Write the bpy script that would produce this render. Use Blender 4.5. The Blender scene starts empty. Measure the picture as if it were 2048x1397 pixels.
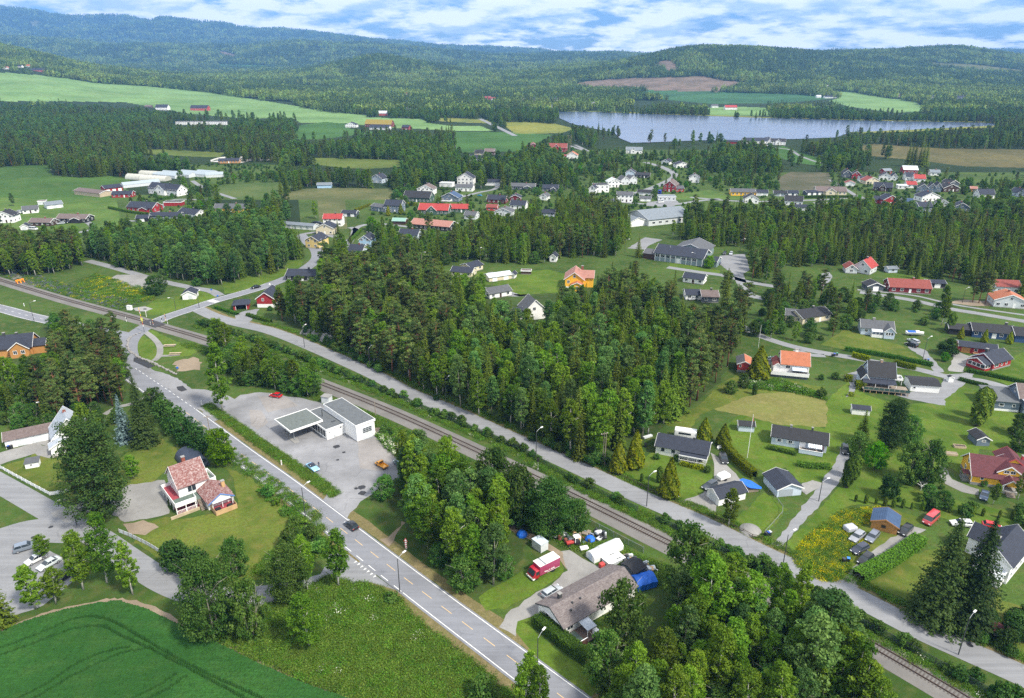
import bpy, math, random
import numpy as np
from mathutils import Matrix, Vector
rnd = random.Random(11)
rng = np.random.default_rng(11)
SC = bpy.context.scene
COL = SC.collection
R = math.radians
# ------------------------------------------------------------------ camera
FPX, CX, CY, CAMH = 1420.0,1024.0,698.5,100.0
PITCH = math.atan(578 / 1420.0)
CP, SP = math.cos(PITCH), math.sin(PITCH)
cam_d = bpy.data.cameras.new('camera')
cam_d.sensor_fit = 'HORIZONTAL'
cam_d.sensor_width = 36.0
cam_d.lens = FPX / 2048 * 36
cam_d.clip_start = 1.0
cam_d.clip_end = 60000
cam = bpy.data.objects.new('camera', cam_d)
cam.location = (0,0, CAMH)
cam.rotation_euler = (math.pi / 2 - PITCH,0,0)
COL.objects.link(cam)
SC.camera = cam
# ------------------------------------------------------------------ sky and sun
SUN_EL, SUN_AZ = 50.0,128.0          # azimuth clockwise from +Y: sun to the right, behind the camera
SUN_STR = 4.4
EXPO = 0.58
HAZE = 0.000078
w = bpy.data.worlds.new('World')
SC.world = w
w.use_nodes = True
nt = w.node_tree
nt.nodes.clear()
NN = nt.nodes.new
LK = nt.links.new
out = NN('ShaderNodeOutputWorld')
bg = NN('ShaderNodeBackground')
bg.inputs['Strength'].default_value = 0.10
LK(bg.outputs[0], out.inputs[0])
sky = NN('ShaderNodeTexSky')
sky.sky_type = 'NISHITA'
sky.sun_disc = False
sky.sun_elevation = R(SUN_EL)
sky.sun_rotation = R(SUN_AZ)
sky.air_density = 1.0
sky.dust_density = 0.3
sky.ozone_density = 2.0
def wmath(op, a, b=None, c=None):
 n = NN('ShaderNodeMath')
 n.operation = op
 for i, x in enumerate((a, b, c)):
  if x is None:
   continue
  if isinstance(x,(int, float)):
   n.inputs[i].default_value = x
  else:
   LK(x, n.inputs[i])
 return n.outputs[0]
tc = NN('ShaderNodeTexCoord')
sep = NN('ShaderNodeSeparateXYZ')
LK(tc.outputs['Generated'], sep.inputs[0])
def cloud(dz, scale, detail, seed):
 z = wmath('ADD', wmath('MAXIMUM', sep.outputs[2],0.0),0.20 + dz)
 cb = NN('ShaderNodeCombineXYZ')
 LK(wmath('DIVIDE', sep.outputs[0], z), cb.inputs[0])
 LK(wmath('DIVIDE', sep.outputs[1], z), cb.inputs[1])
 cb.inputs[2].default_value = seed
 no = NN('ShaderNodeTexNoise')
 no.inputs['Scale'].default_value = scale
 no.inputs['Detail'].default_value = detail
 no.inputs['Roughness'].default_value = 0.58
 LK(cb.outputs[0], no.inputs['Vector'])
 return no.outputs[0]
def wramp(fac, stops):
 r = NN('ShaderNodeValToRGB')
 els = r.color_ramp.elements
 while len(els) < len(stops):
  els.new(0.5)
 for e,(p, c) in zip(els, stops):
  e.position = p
  e.color = (c[0], c[1], c[2],1)
 LK(fac, r.inputs[0])
 return r.outputs[0]
def wmix(f, a, b):
 m = NN('ShaderNodeMix')
 m.data_type = 'RGBA'
 LK(f, m.inputs[0])
 for i, x in ((6, a),(7, b)):
  if isinstance(x, tuple):
   m.inputs[i].default_value = (*x,1)
  else:
   LK(x, m.inputs[i])
 return m.outputs[2]
n1 = cloud(0.0,2.7,9.0,1.3)
n2 = cloud(0.014,2.7,6.0,1.3)
mask = wramp(n1,[(0.39,(0,0,0)),(0.44,(.6,.6,.6)),(0.50,(1,1,1))])
lit = wramp(wmath('ADD', wmath('MULTIPLY', wmath('SUBTRACT', n1, n2),2.6),0.5),
   [(0.28,(0,0,0)),(0.66,(1,1,1))])
ccol = wmix(lit,(6.2,7.2,8.3),(11.8,11.6,11.4))
blue = NN('ShaderNodeMix')
blue.data_type = 'RGBA'
blue.blend_type = 'MULTIPLY'
blue.inputs[0].default_value = 1.0
LK(sky.outputs[0], blue.inputs[6])
blue.inputs[7].default_value = (0.42,0.60,0.95,1)
LK(wmix(mask, blue.outputs[2], ccol), bg.inputs['Color'])
sun_d = bpy.data.lights.new('sun', 'SUN')
sun_d.energy = SUN_STR
sun_d.angle = R(7.0)
sun_d.color = (1.0,0.93,0.80)
sun = bpy.data.objects.new('sun', sun_d)
sv = Vector((math.sin(R(SUN_AZ)) * math.cos(R(SUN_EL)), math.cos(R(SUN_AZ)) * math.cos(R(SUN_EL)), math.sin(R(SUN_EL))))
sun.rotation_euler = sv.to_track_quat('Z', 'Y').to_euler()
sun.location = (300,-300,500)
COL.objects.link(sun)
vs = SC.view_settings
vs.view_transform = 'Standard'
vs.look = 'None'
vs.exposure = EXPO
vs.gamma = 1.0
vs.use_curve_mapping = False
SC.cycles.max_bounces = 6
SC.cycles.diffuse_bounces = 3
SC.cycles.volume_bounces = 0
SC.cycles.transparent_max_bounces = 8
SC.cycles.use_denoising = False
# ------------------------------------------------------------------ picture <-> place
ZO = {1: (0,500),2: (500,500),3: (1020,500),4: (1528,500),5: (0,800),6: (500,800),7: (1020,800),8: (1528,800),
      9: (0,1047),10: (500,1047),11: (1020,1047),12: (1528,1047),13: (0,250),14: (500,250),15: (1020,250),
      16: (1528,250),17: (0,0),18: (500,0),19: (1020,0),20: (1528,0)}
def q(b, x, y):
 o = ZO[b]
 return (o[0] + x / 3.938, o[1] + y / 3.938)
def g(p, z=0.0):
 """point of the place at height z seen at picture position p"""
 a, b = p[0] - CX, p[1] - CY
 k = (CAMH - z) / (b * CP + FPX * SP)
 return Vector((a * k,(FPX * CP - b * SP) * k, z))
def px(X, Y, Z):
 dep = Y * CP + (CAMH - Z) * SP
 up = Y * SP - (CAMH - Z) * CP
 return CX + FPX * X / dep, CY - FPX * up / dep
def G(pts, z=0.0):
 return [g(p, z) for p in pts]
# ------------------------------------------------------------------ objects
def tag(o, label=None, cat=None, group=None, kind=None):
 if label: o['label'] = label
 if cat: o['category'] = cat
 if group: o['group'] = group
 if kind: o['kind'] = kind
 return o
def empty(name, loc=(0,0,0), rz=0.0):
 o = bpy.data.objects.new(name, None)
 o.empty_display_size = 0.5
 o.location = loc
 o.rotation_euler = (0,0, rz)
 COL.objects.link(o)
 return o
def thing(name, label, cat, loc=(0,0,0), rz=0.0, group=None):
 return tag(empty(name, loc, rz), label, cat, group)
def link(name, me, parent=None, loc=None, rz=None):
 o = bpy.data.objects.new(name, me)
 COL.objects.link(o)
 if parent: o.parent = parent
 if loc is not None: o.location = loc
 if rz is not None: o.rotation_euler = (0,0, rz)
 return o
class MB:
 def __init__(s):
  s.v, s.f = [],[]
 def add(s, vs, fs):
  n = len(s.v)
  s.v += [tuple(p) for p in vs]
  s.f += [tuple(i + n for i in f) for f in fs]
  return s
 def box(s, x0, x1, y0, y1, z0, z1):
  return s.add([(x0, y0, z0),(x1, y0, z0),(x1, y1, z0),(x0, y1, z0),(x0, y0, z1),(x1, y0, z1),(x1, y1, z1),(x0, y1, z1)],
                     [(0,3,2,1),(4,5,6,7),(0,1,5,4),(1,2,6,5),(2,3,7,6),(3,0,4,7)])
 def prism(s, poly, d):
  """polygon of 3-d points extruded along vector d"""
  n = len(poly)
  a = [Vector(p) for p in poly]
  b = [p + Vector(d) for p in a]
  return s.add(a + b,[tuple(range(n - 1,-1,-1)), tuple(range(n,2 * n))] + [(i,(i + 1) % n, n + (i + 1) % n, n + i) for i in range(n)])
 def tube(s, pts, rad, n=6, cap=True):
  pts = [Vector(p) for p in pts]
  if not isinstance(rad,(list, tuple)): rad = [rad] * len(pts)
  base = len(s.v)
  for i, p in enumerate(pts):
   d = (pts[min(i + 1, len(pts) - 1)] - pts[max(i - 1,0)]).normalized()
   u = d.orthogonal().normalized() if abs(d.z) < 0.99 else Vector((1,0,0))
   v = d.cross(u).normalized()
   u = v.cross(d)
   for k in range(n):
    a = 2 * math.pi * k / n
    s.v.append(tuple(p + (u * math.cos(a) + v * math.sin(a)) * rad[i]))
  for i in range(len(pts) - 1):
   for k in range(n):
    s.f.append((base + i * n + k, base + i * n + (k + 1) % n, base + (i + 1) * n + (k + 1) % n, base + (i + 1) * n + k))
  if cap:
   s.f.append(tuple(base + k for k in range(n - 1,-1,-1)))
   m = base + (len(pts) - 1) * n
   s.f.append(tuple(m + k for k in range(n)))
  return s
 def lathe(s, prof, n=12, c=(0,0,0)):
  base = len(s.v)
  for r, z in prof:
   for k in range(n):
    a = 2 * math.pi * k / n
    s.v.append((c[0] + r * math.cos(a), c[1] + r * math.sin(a), c[2] + z))
  for i in range(len(prof) - 1):
   for k in range(n):
    s.f.append((base + i * n + k, base + i * n + (k + 1) % n, base + (i + 1) * n + (k + 1) % n, base + (i + 1) * n + k))
  s.f.append(tuple(base + k for k in range(n - 1,-1,-1)))
  m = base + (len(prof) - 1) * n
  s.f.append(tuple(m + k for k in range(n)))
  return s
 def mesh(s, name, mat, smooth=False):
  me = bpy.data.meshes.new(name)
  me.from_pydata(s.v,[], s.f)
  if mat: me.materials.append(mat)
  if smooth:
   me.shade_smooth()
  me.update()
  return me
 def build(s, name, mat, parent=None, loc=None, rz=None, smooth=False):
  return link(name, s.mesh(name, mat, smooth), parent, loc, rz)
def bx(name, mat, parent, *b):
 return MB().box(*b).build(name, mat, parent)
# ------------------------------------------------------------------ materials
MATS = {}
class NT:
 def __init__(s, name):
  s.m = bpy.data.materials.new(name)
  s.m.use_nodes = True
  s.t = s.m.node_tree
  s.t.nodes.clear()
  s.out = s.n('ShaderNodeOutputMaterial')
 def n(s, t, **kw):
  x = s.t.nodes.new(t)
  for k, v in kw.items(): setattr(x, k, v)
  return x
 def l(s, a, b): s.t.links.new(a, b)
 def noise(s, scale, detail=4, rough=0.55, vec=None, stretch=None):
  x = s.n('ShaderNodeTexNoise')
  x.inputs['Scale'].default_value = scale
  x.inputs['Detail'].default_value = detail
  x.inputs['Roughness'].default_value = rough
  v = vec or s.co()
  if stretch:
   mp = s.n('ShaderNodeMapping')
   mp.inputs['Scale'].default_value = stretch[:3]
   if len(stretch) > 3: mp.inputs['Rotation'].default_value = (0,0, stretch[3])
   s.l(v, mp.inputs[0])
   v = mp.outputs[0]
  s.l(v, x.inputs['Vector'])
  return x.outputs[0]
 def co(s, kind='Object'):
  if not hasattr(s, '_tc'): s._tc = s.n('ShaderNodeTexCoord')
  return s._tc.outputs[kind]
 def ramp(s, fac, stops):
  r = s.n('ShaderNodeValToRGB')
  els = r.color_ramp.elements
  while len(els) < len(stops): els.new(0.5)
  for e,(p, c) in zip(els, stops):
   e.position = p
   e.color = (*c,1) if not isinstance(c,(int, float)) else (c, c, c,1)
  s.l(fac, r.inputs[0])
  return r.outputs[0]
 def mix(s, f, a, b, mode='MIX'):
  m = s.n('ShaderNodeMix', data_type='RGBA', blend_type=mode)
  for i, x in ((0, f),(6, a),(7, b)):
   if isinstance(x, tuple): m.inputs[i].default_value = (*x,1)
   elif isinstance(x,(int, float)): m.inputs[i].default_value = x
   else: s.l(x, m.inputs[i])
  return m.outputs[2]
 def math(s, op, a, b=0.0):
  m = s.n('ShaderNodeMath', operation=op)
  for i, x in enumerate((a, b)):
   if isinstance(x,(int, float)): m.inputs[i].default_value = x
   else: s.l(x, m.inputs[i])
  return m.outputs[0]
 def principled(s, col, rough=0.8, spec=0.3, metal=0.0, bump=None, bs=0.3, bd=0.05, coat=0.0):
  p = s.n('ShaderNodeBsdfPrincipled')
  for k, x in (('Base Color', col),('Roughness', rough),('Metallic', metal),('Specular IOR Level', spec),('Coat Weight', coat)):
   if isinstance(x, tuple): p.inputs[k].default_value = (*x,1)
   elif isinstance(x,(int, float)): p.inputs[k].default_value = x
   else: s.l(x, p.inputs[k])
  if bump is not None:
   b = s.n('ShaderNodeBump')
   b.inputs['Strength'].default_value = bs
   b.inputs['Distance'].default_value = bd
   s.l(bump, b.inputs['Height'])
   s.l(b.outputs[0], p.inputs['Normal'])
  s.l(p.outputs[0], s.out.inputs[0])
  return s.m
def paint(name, col, rough=0.6, var=0.12, spec=0.3, metal=0.0, sc=0.8, coat=0.0):
 """painted or stained surface with faint wear"""
 if name in MATS: return MATS[name]
 t = NT(name)
 n = t.noise(sc,5,0.6)
 c = t.mix(t.ramp(n,[(0.3,0.0),(0.7,1.0)]), tuple(x * (1 - var) for x in col), tuple(min(1, x * (1 + var)) for x in col))
 MATS[name] = t.principled(c, rough, spec, metal, coat=coat)
 return MATS[name]
def grassmat(name, a, b, c, s1=0.05, s2=0.6, bs=0.5, bd=0.15, extra=None):
 """a: main green, b: second green, c: dry tint"""
 if name in MATS: return MATS[name]
 t = NT(name)
 big = t.noise(s1,5,0.6)
 mid = t.noise(s2,5,0.65)
 fine = t.noise(4.0,3,0.7)
 col = t.mix(t.ramp(big,[(0.40,0.0),(0.60,1.0)]), tuple(x * .82 for x in a), tuple(x * 1.12 for x in b))
 col = t.mix(t.math('MULTIPLY', t.ramp(mid,[(0.47,0.0),(0.68,1.0)]),0.75), col, c)
 m2 = t.noise(s2 * 4,4,0.7)
 col = t.mix(t.math('MULTIPLY', t.ramp(m2,[(0.42,0.0),(0.62,1.0)]),0.6), col, tuple(x * 0.55 for x in b))
 col = t.mix(t.ramp(fine,[(0.3,0.0),(0.7,1.0)]), t.mix(0.45, col,(0.012,0.03,0.005)), col)
 if extra: col = extra(t, col)
 MATS[name] = t.principled(col,0.95,0.12, bump=t.math('ADD', mid, fine), bs=bs, bd=bd)
 return MATS[name]
def leafmat(name, dark, light, trans=0.3):
 if name in MATS: return MATS[name]
 t = NT(name)
 at = t.n('ShaderNodeAttribute', attribute_name='tint')
 oi = t.n('ShaderNodeObjectInfo')
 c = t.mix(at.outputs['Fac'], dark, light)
 hs = t.n('ShaderNodeHueSaturation')
 t.l(t.math('ADD', t.math('MULTIPLY', oi.outputs['Random'],0.035),0.488), hs.inputs['Hue'])
 hs.inputs['Saturation'].default_value = 1.12
 r2 = t.math('FRACT', t.math('MULTIPLY', oi.outputs['Random'],7.31))
 t.l(t.math('ADD', t.math('MULTIPLY', r2,0.8),0.62), hs.inputs['Value'])
 t.l(c, hs.inputs['Color'])
 d = t.n('ShaderNodeBsdfDiffuse')
 tr = t.n('ShaderNodeBsdfTranslucent')
 t.l(hs.outputs[0], d.inputs[0])
 t.l(t.mix(1.0, hs.outputs[0],(1.15,1.1,0.6), 'MULTIPLY'), tr.inputs[0])
 m = t.n('ShaderNodeMixShader')
 m.inputs[0].default_value = trans
 t.l(d.outputs[0], m.inputs[1])
 t.l(tr.outputs[0], m.inputs[2])
 gl = t.n('ShaderNodeBsdfGlossy')
 gl.inputs['Roughness'].default_value = 0.5
 m2 = t.n('ShaderNodeMixShader')
 m2.inputs[0].default_value = 0.008
 t.l(m.outputs[0], m2.inputs[1])
 t.l(gl.outputs[0], m2.inputs[2])
 t.l(m2.outputs[0], t.out.inputs[0])
 MATS[name] = t.m
 return t.m
def roofmat(name, col, wear=None, amt=0.5, rough=0.75, spec=0.3, cell=0.36):
 if name in MATS: return MATS[name]
 t = NT(name)
 n = t.noise(0.9,6,0.7)
 f = t.noise(7.0,3,0.6, stretch=(0.6,1.6,1.6))
 c = t.mix(t.ramp(n,[(0.3,0.0),(0.7,1.0)]), tuple(x * 0.78 for x in col), tuple(min(1, x * 1.18) for x in col))
 c = t.mix(t.ramp(f,[(0.35,0.0),(0.65,1.0)]), t.mix(0.25, c,(0.02,0.02,0.02)), c)
 if wear:
  m = t.math('MULTIPLY', t.ramp(t.noise(2.2,6,0.75),[(0.45,0.0),(0.72,1.0)]), amt)
  c = t.mix(m, c, wear)
 MATS[name] = t.principled(c, rough, spec, bump=f, bs=0.4, bd=0.03)
 return MATS[name]
def asphalt(name, col, patch=0.5, gravel=False, streak=None):
 if name in MATS: return MATS[name]
 t = NT(name)
 a = t.noise(0.09,5,0.6)
 b = t.noise(0.8,6,0.7)
 c = t.noise(9.0,3,0.7)
 k = t.mix(t.ramp(a,[(0.3,0.0),(0.7,1.0)]), tuple(x * (1 - 0.28 * patch) for x in col), tuple(x * (1 + 0.22 * patch) for x in col))
 k = t.mix(t.math('MULTIPLY', t.ramp(b,[(0.5,0.0),(0.75,1.0)]),0.5 * patch), k, tuple(x * 0.62 for x in col))
 k = t.mix(t.ramp(c,[(0.3,0.0),(0.7,1.0)]), t.mix(0.3 if gravel else 0.12, k,(0.05,0.05,0.05)), k)
 if streak is not None:
  s_ = t.noise(0.9,4,0.6, stretch=(0.025,1.0,1.0,-streak))
  k = t.mix(t.math('MULTIPLY', t.ramp(s_,[(0.42,0.0),(0.62,1.0)]),0.5), k, tuple(x * 1.22 for x in col))
 if not gravel:
  vo = t.n('ShaderNodeTexVoronoi', feature='DISTANCE_TO_EDGE')
  vo.inputs['Scale'].default_value = 0.16
  mp = t.n('ShaderNodeMix', data_type='RGBA')
  mp.inputs[0].default_value = 0.35
  t.l(t.co(), mp.inputs[6])
  nn = t.n('ShaderNodeTexNoise')
  nn.inputs['Scale'].default_value = 0.5
  t.l(t.co(), nn.inputs['Vector'])
  t.l(nn.outputs['Color'], mp.inputs[7])
  t.l(t.co(), vo.inputs['Vector'])
  cr = t.ramp(vo.outputs['Distance'],[(0.0,1.0),(0.02,0.0)])
  k = t.mix(t.math('MULTIPLY', cr, t.math('MULTIPLY', t.ramp(t.noise(0.12,3),[(0.5,0.0),(0.6,1.0)]),0.45 * patch)), k,(0.04,0.04,0.045))
 MATS[name] = t.principled(k,0.9,0.25, bump=c, bs=0.25, bd=0.02)
 return MATS[name]
WHITE = paint('white_paint',(0.80,0.80,0.79),0.55,0.05)
TRIM = paint('white_trim',(0.82,0.82,0.82),0.5,0.03)
WCOL = {'white': WHITE, 'cream': paint('cream_paint',(0.62,0.55,0.40)), 'beige': paint('beige_boards',(0.46,0.38,0.27)),
  'yellow': paint('yellow_paint',(0.80,0.45,0.04)), 'pale_yellow': paint('pale_yellow_paint',(0.66,0.50,0.20)),
  'red': paint('red_paint',(0.30,0.025,0.028)), 'brightred': paint('bright_red_paint',(0.42,0.055,0.05)),
  'darkred': paint('dark_red_paint',(0.16,0.02,0.025)), 'grey': paint('grey_paint',(0.33,0.37,0.42)),
  'paleblue': paint('pale_blue_paint',(0.50,0.58,0.68)), 'lightgrey': paint('light_grey_paint',(0.55,0.58,0.60)),
  'blue': paint('blue_paint',(0.035,0.075,0.17)), 'darkgrey': paint('dark_grey_paint',(0.075,0.09,0.11)),
  'slate': paint('slate_blue_paint',(0.13,0.17,0.22)), 'green': paint('green_paint',(0.06,0.11,0.085)),
  'brown': paint('brown_stain',(0.06,0.035,0.025)), 'black': paint('black_stain',(0.025,0.025,0.028)),
  'orange': paint('orange_wood',(0.46,0.23,0.075)), 'lightblue': paint('sky_blue_paint',(0.35,0.52,0.70)),
  'halfgreen': paint('hall_grey_cladding',(0.20,0.26,0.28))}
RCOL = {'navy': roofmat('dark_slate_roof',(0.030,0.036,0.055)), 'black': roofmat('black_roof',(0.028,0.029,0.034)),
  'grey': roofmat('grey_roof',(0.10,0.105,0.115)), 'lightgrey': roofmat('pale_grey_metal_roof',(0.19,0.22,0.25), rough=0.5),
  'white': roofmat('white_metal_roof',(0.62,0.66,0.70), rough=0.45), 'brown': roofmat('brown_tile_roof',(0.14,0.105,0.10),(0.25,0.22,0.20),0.5),
  'red': roofmat('red_tile_roof',(0.24,0.06,0.048)), 'brightred': roofmat('bright_red_roof',(0.36,0.05,0.045)),
  'orange': roofmat('orange_tile_roof',(0.43,0.145,0.07),(0.28,0.13,0.09),0.6), 'pink': roofmat('faded_red_roof',(0.38,0.17,0.13),(0.30,0.24,0.22),0.6),
  'lichen': roofmat('lichen_red_tile_roof',(0.20,0.075,0.066),(0.50,0.44,0.43),0.9), 'maroon': roofmat('maroon_tile_roof',(0.105,0.027,0.034),(0.15,0.05,0.06),0.4),
  'blue': roofmat('blue_metal_roof',(0.045,0.085,0.17), rough=0.5), 'bungalow': roofmat('brown_grey_shingle_roof',(0.15,0.125,0.125),(0.28,0.26,0.25),0.7),
  'felt': roofmat('grey_felt_roof',(0.11,0.12,0.132),(0.16,0.175,0.165),0.6), 'mossfelt': roofmat('mossy_felt_roof',(0.125,0.145,0.138),(0.18,0.195,0.18),0.6),
  'mint': roofmat('green_metal_roof',(0.25,0.42,0.36)), 'moss': roofmat('moss_roof',(0.28,0.22,0.04),(0.2,0.12,0.05),0.5), 'palegrey': roofmat('pale_blue_grey_roof',(0.42,0.46,0.52), rough=0.5)}
GLASS = NT('window_glass').principled((0.025,0.035,0.045),0.08,0.6)
CONC = asphalt('concrete',(0.29,0.285,0.275),0.6, True)
METAL = paint('galvanised_steel',(0.30,0.32,0.34),0.5,0.1,0.5,0.4)
DMETAL = paint('dark_metal',(0.06,0.065,0.07),0.5,0.1,0.5,0.2)
WOODG = paint('weathered_wood',(0.24,0.20,0.16),0.9,0.25)
PALEWOOD = paint('new_wood',(0.48,0.32,0.17),0.85,0.2)
BRICKR = paint('red_brick',(0.24,0.075,0.05),0.9,0.25, sc=3)
RUBBER = paint('black_rubber',(0.02,0.02,0.022),0.8)
# ------------------------------------------------------------------ terrain
TU = [-300,0,200,400,600,740,900,1000,1200,1370,1500,1600,1800,1900,2048,2350]
TROW = [(1300,[0] * 16),
  (1600,[40,25,10,2] + [0] * 12),
  (2000,[95,62,30,10,3,3,3,3,2,2,2,2,2,2,2,2]),
  (2300,[130,92,42,14,6,6,5,4,4,6,8,8,8,8,8,8]),
  (2600,[155,120,50,18,10,12,10,8,20,48,42,25,20,18,15,15]),
  (3000,[175,156,60,25,22,32,24,14,50,112,100,55,42,38,28,30]),
  (3300,[180,170,66,28,38,88,38,22,62,150,140,90,70,60,42,40]),
  (3600,[150,125,60,30,44,128,50,28,62,138,145,125,110,90,60,55]),
  (4200,[80,60,45,35,35,50,40,40,60,90,110,130,162,155,95,85]),
  (5000,[60,50,50,45,45,45,50,55,70,80,90,95,110,110,90,80]),
  (6500,[290,275,240,205,255,222,158,125,145,125,125,120,115,112,110,110]),
  (8000,[240,220,200,180,170,160,130,115,120,110,100,100,100,100,110,110]),
  (10500,[820,775,612,574,470,330,240,208,160,145,140,140,150,175,215,240]),
  (12500,[700,640,520,480,400,300,200,180,140,120,120,120,130,150,180,200]),
  (16000,[300] * 16)]
NT_, NY_ = 420,420
TT = np.linspace(-1.25,1.25, NT_)
LY = np.linspace(math.log(1250), math.log(16000), NY_)
def vnoise(x, y, seed):
 r = np.random.default_rng(seed).random((64,64))
 xi, yi = np.floor(x).astype(int), np.floor(y).astype(int)
 fx, fy = x - xi, y - yi
 fx, fy = fx * fx * (3 - 2 * fx), fy * fy * (3 - 2 * fy)
 a, b = r[xi % 64, yi % 64], r[(xi + 1) % 64, yi % 64]
 c, d = r[xi % 64,(yi + 1) % 64], r[(xi + 1) % 64,(yi + 1) % 64]
 return (a * (1 - fx) + b * fx) * (1 - fy) + (c * (1 - fx) + d * fx) * fy
def make_tgrid():
 tcol = np.array([(u - CX) / FPX * 0.94 for u in TU])
 rows = np.array([np.interp(TT, tcol, z) for _, z in TROW])
 ly = np.log(np.array([y for y, _ in TROW]))
 z = np.array([np.interp(LY, ly, rows[:, i]) for i in range(NT_)])  # t, y
 for _ in range(2):
  p = np.pad(z,((4,4),(3,3)), mode='edge')
  z = np.mean([p[4 + i:4 + i + NT_,3:-3] for i in range(-3,4)], axis=0)
  p = np.pad(z,((0,0),(3,3)), mode='edge')
  z = np.mean([p[:,3 + i:3 + i + NY_] for i in range(-3,4)], axis=0)
 Y = np.exp(LY)[None, :]
 X = TT[:, None] * Y
 amp = np.clip((Y - 1900) / 2500,0,1)
 z = z + amp * ((vnoise(X / 420 + 90, Y / 420 + 90,3) - .5) * 34 + (vnoise(X / 150 + 90, Y / 150 + 90,5) - .5) * 9)
 z = z + np.clip((Y - 5000) / 3000,0,1) * np.clip(z / 380,.12,1) * ((vnoise(X / 900 + 90, Y / 900 + 90,9) - .5) * 120 + (vnoise(X / 380 + 90, Y / 380 + 90,12) - .5) * 60)
 return z * np.clip((Y - 1330) / 250,0,1)
TG = make_tgrid()
def hz(X, Y):
 X = np.asarray(X, float)
 Y = np.asarray(Y, float)
 Yc = np.maximum(Y,1251.0)
 ti = np.clip((X / Yc - TT[0]) / (TT[1] - TT[0]),0, NT_ - 1.001)
 yi = np.clip((np.log(Yc) - LY[0]) / (LY[1] - LY[0]),0, NY_ - 1.001)
 a, b = ti.astype(int), yi.astype(int)
 fa, fb = ti - a, yi - b
 z = (TG[a, b] * (1 - fa) + TG[a + 1, b] * fa) * (1 - fb) + (TG[a, b + 1] * (1 - fa) + TG[a + 1, b + 1] * fa) * fb
 return np.where(Y < 1300,0.0, z)
def inpoly(x, y, poly):
 x = np.asarray(x, float)
 y = np.asarray(y, float)
 r = np.zeros(x.shape, bool)
 n = len(poly)
 for i in range(n):
  x0, y0 = poly[i][0], poly[i][1]
  x1, y1 = poly[(i + 1) % n][0], poly[(i + 1) % n][1]
  c = ((y0 > y) != (y1 > y))
  if y1 != y0:
   r ^= c & (x < (x1 - x0) * (y - y0) / (y1 - y0) + x0)
 return r
def gh(p):
 """ground point (any distance) seen at picture position p"""
 a, b = p[0] - CX, p[1] - CY
 d = Vector((a, FPX * CP - b * SP,-(b * CP + FPX * SP)))
 ys = np.geomspace(60,13000,1500)
 k = ys / d.y
 below = (CAMH + d.z * k) <= hz(d.x * k, ys)
 i = int(np.argmax(below)) if below.any() else len(ys) - 1
 y = ys[i]
 if i > 0:
  for yy in np.linspace(ys[i - 1], ys[i],60):
   if CAMH + d.z * yy / d.y <= float(hz(d.x * yy / d.y, yy)):
    y = yy
    break
 X = d.x * y / d.y
 return Vector((X, y, float(hz(X, y))))
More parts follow.
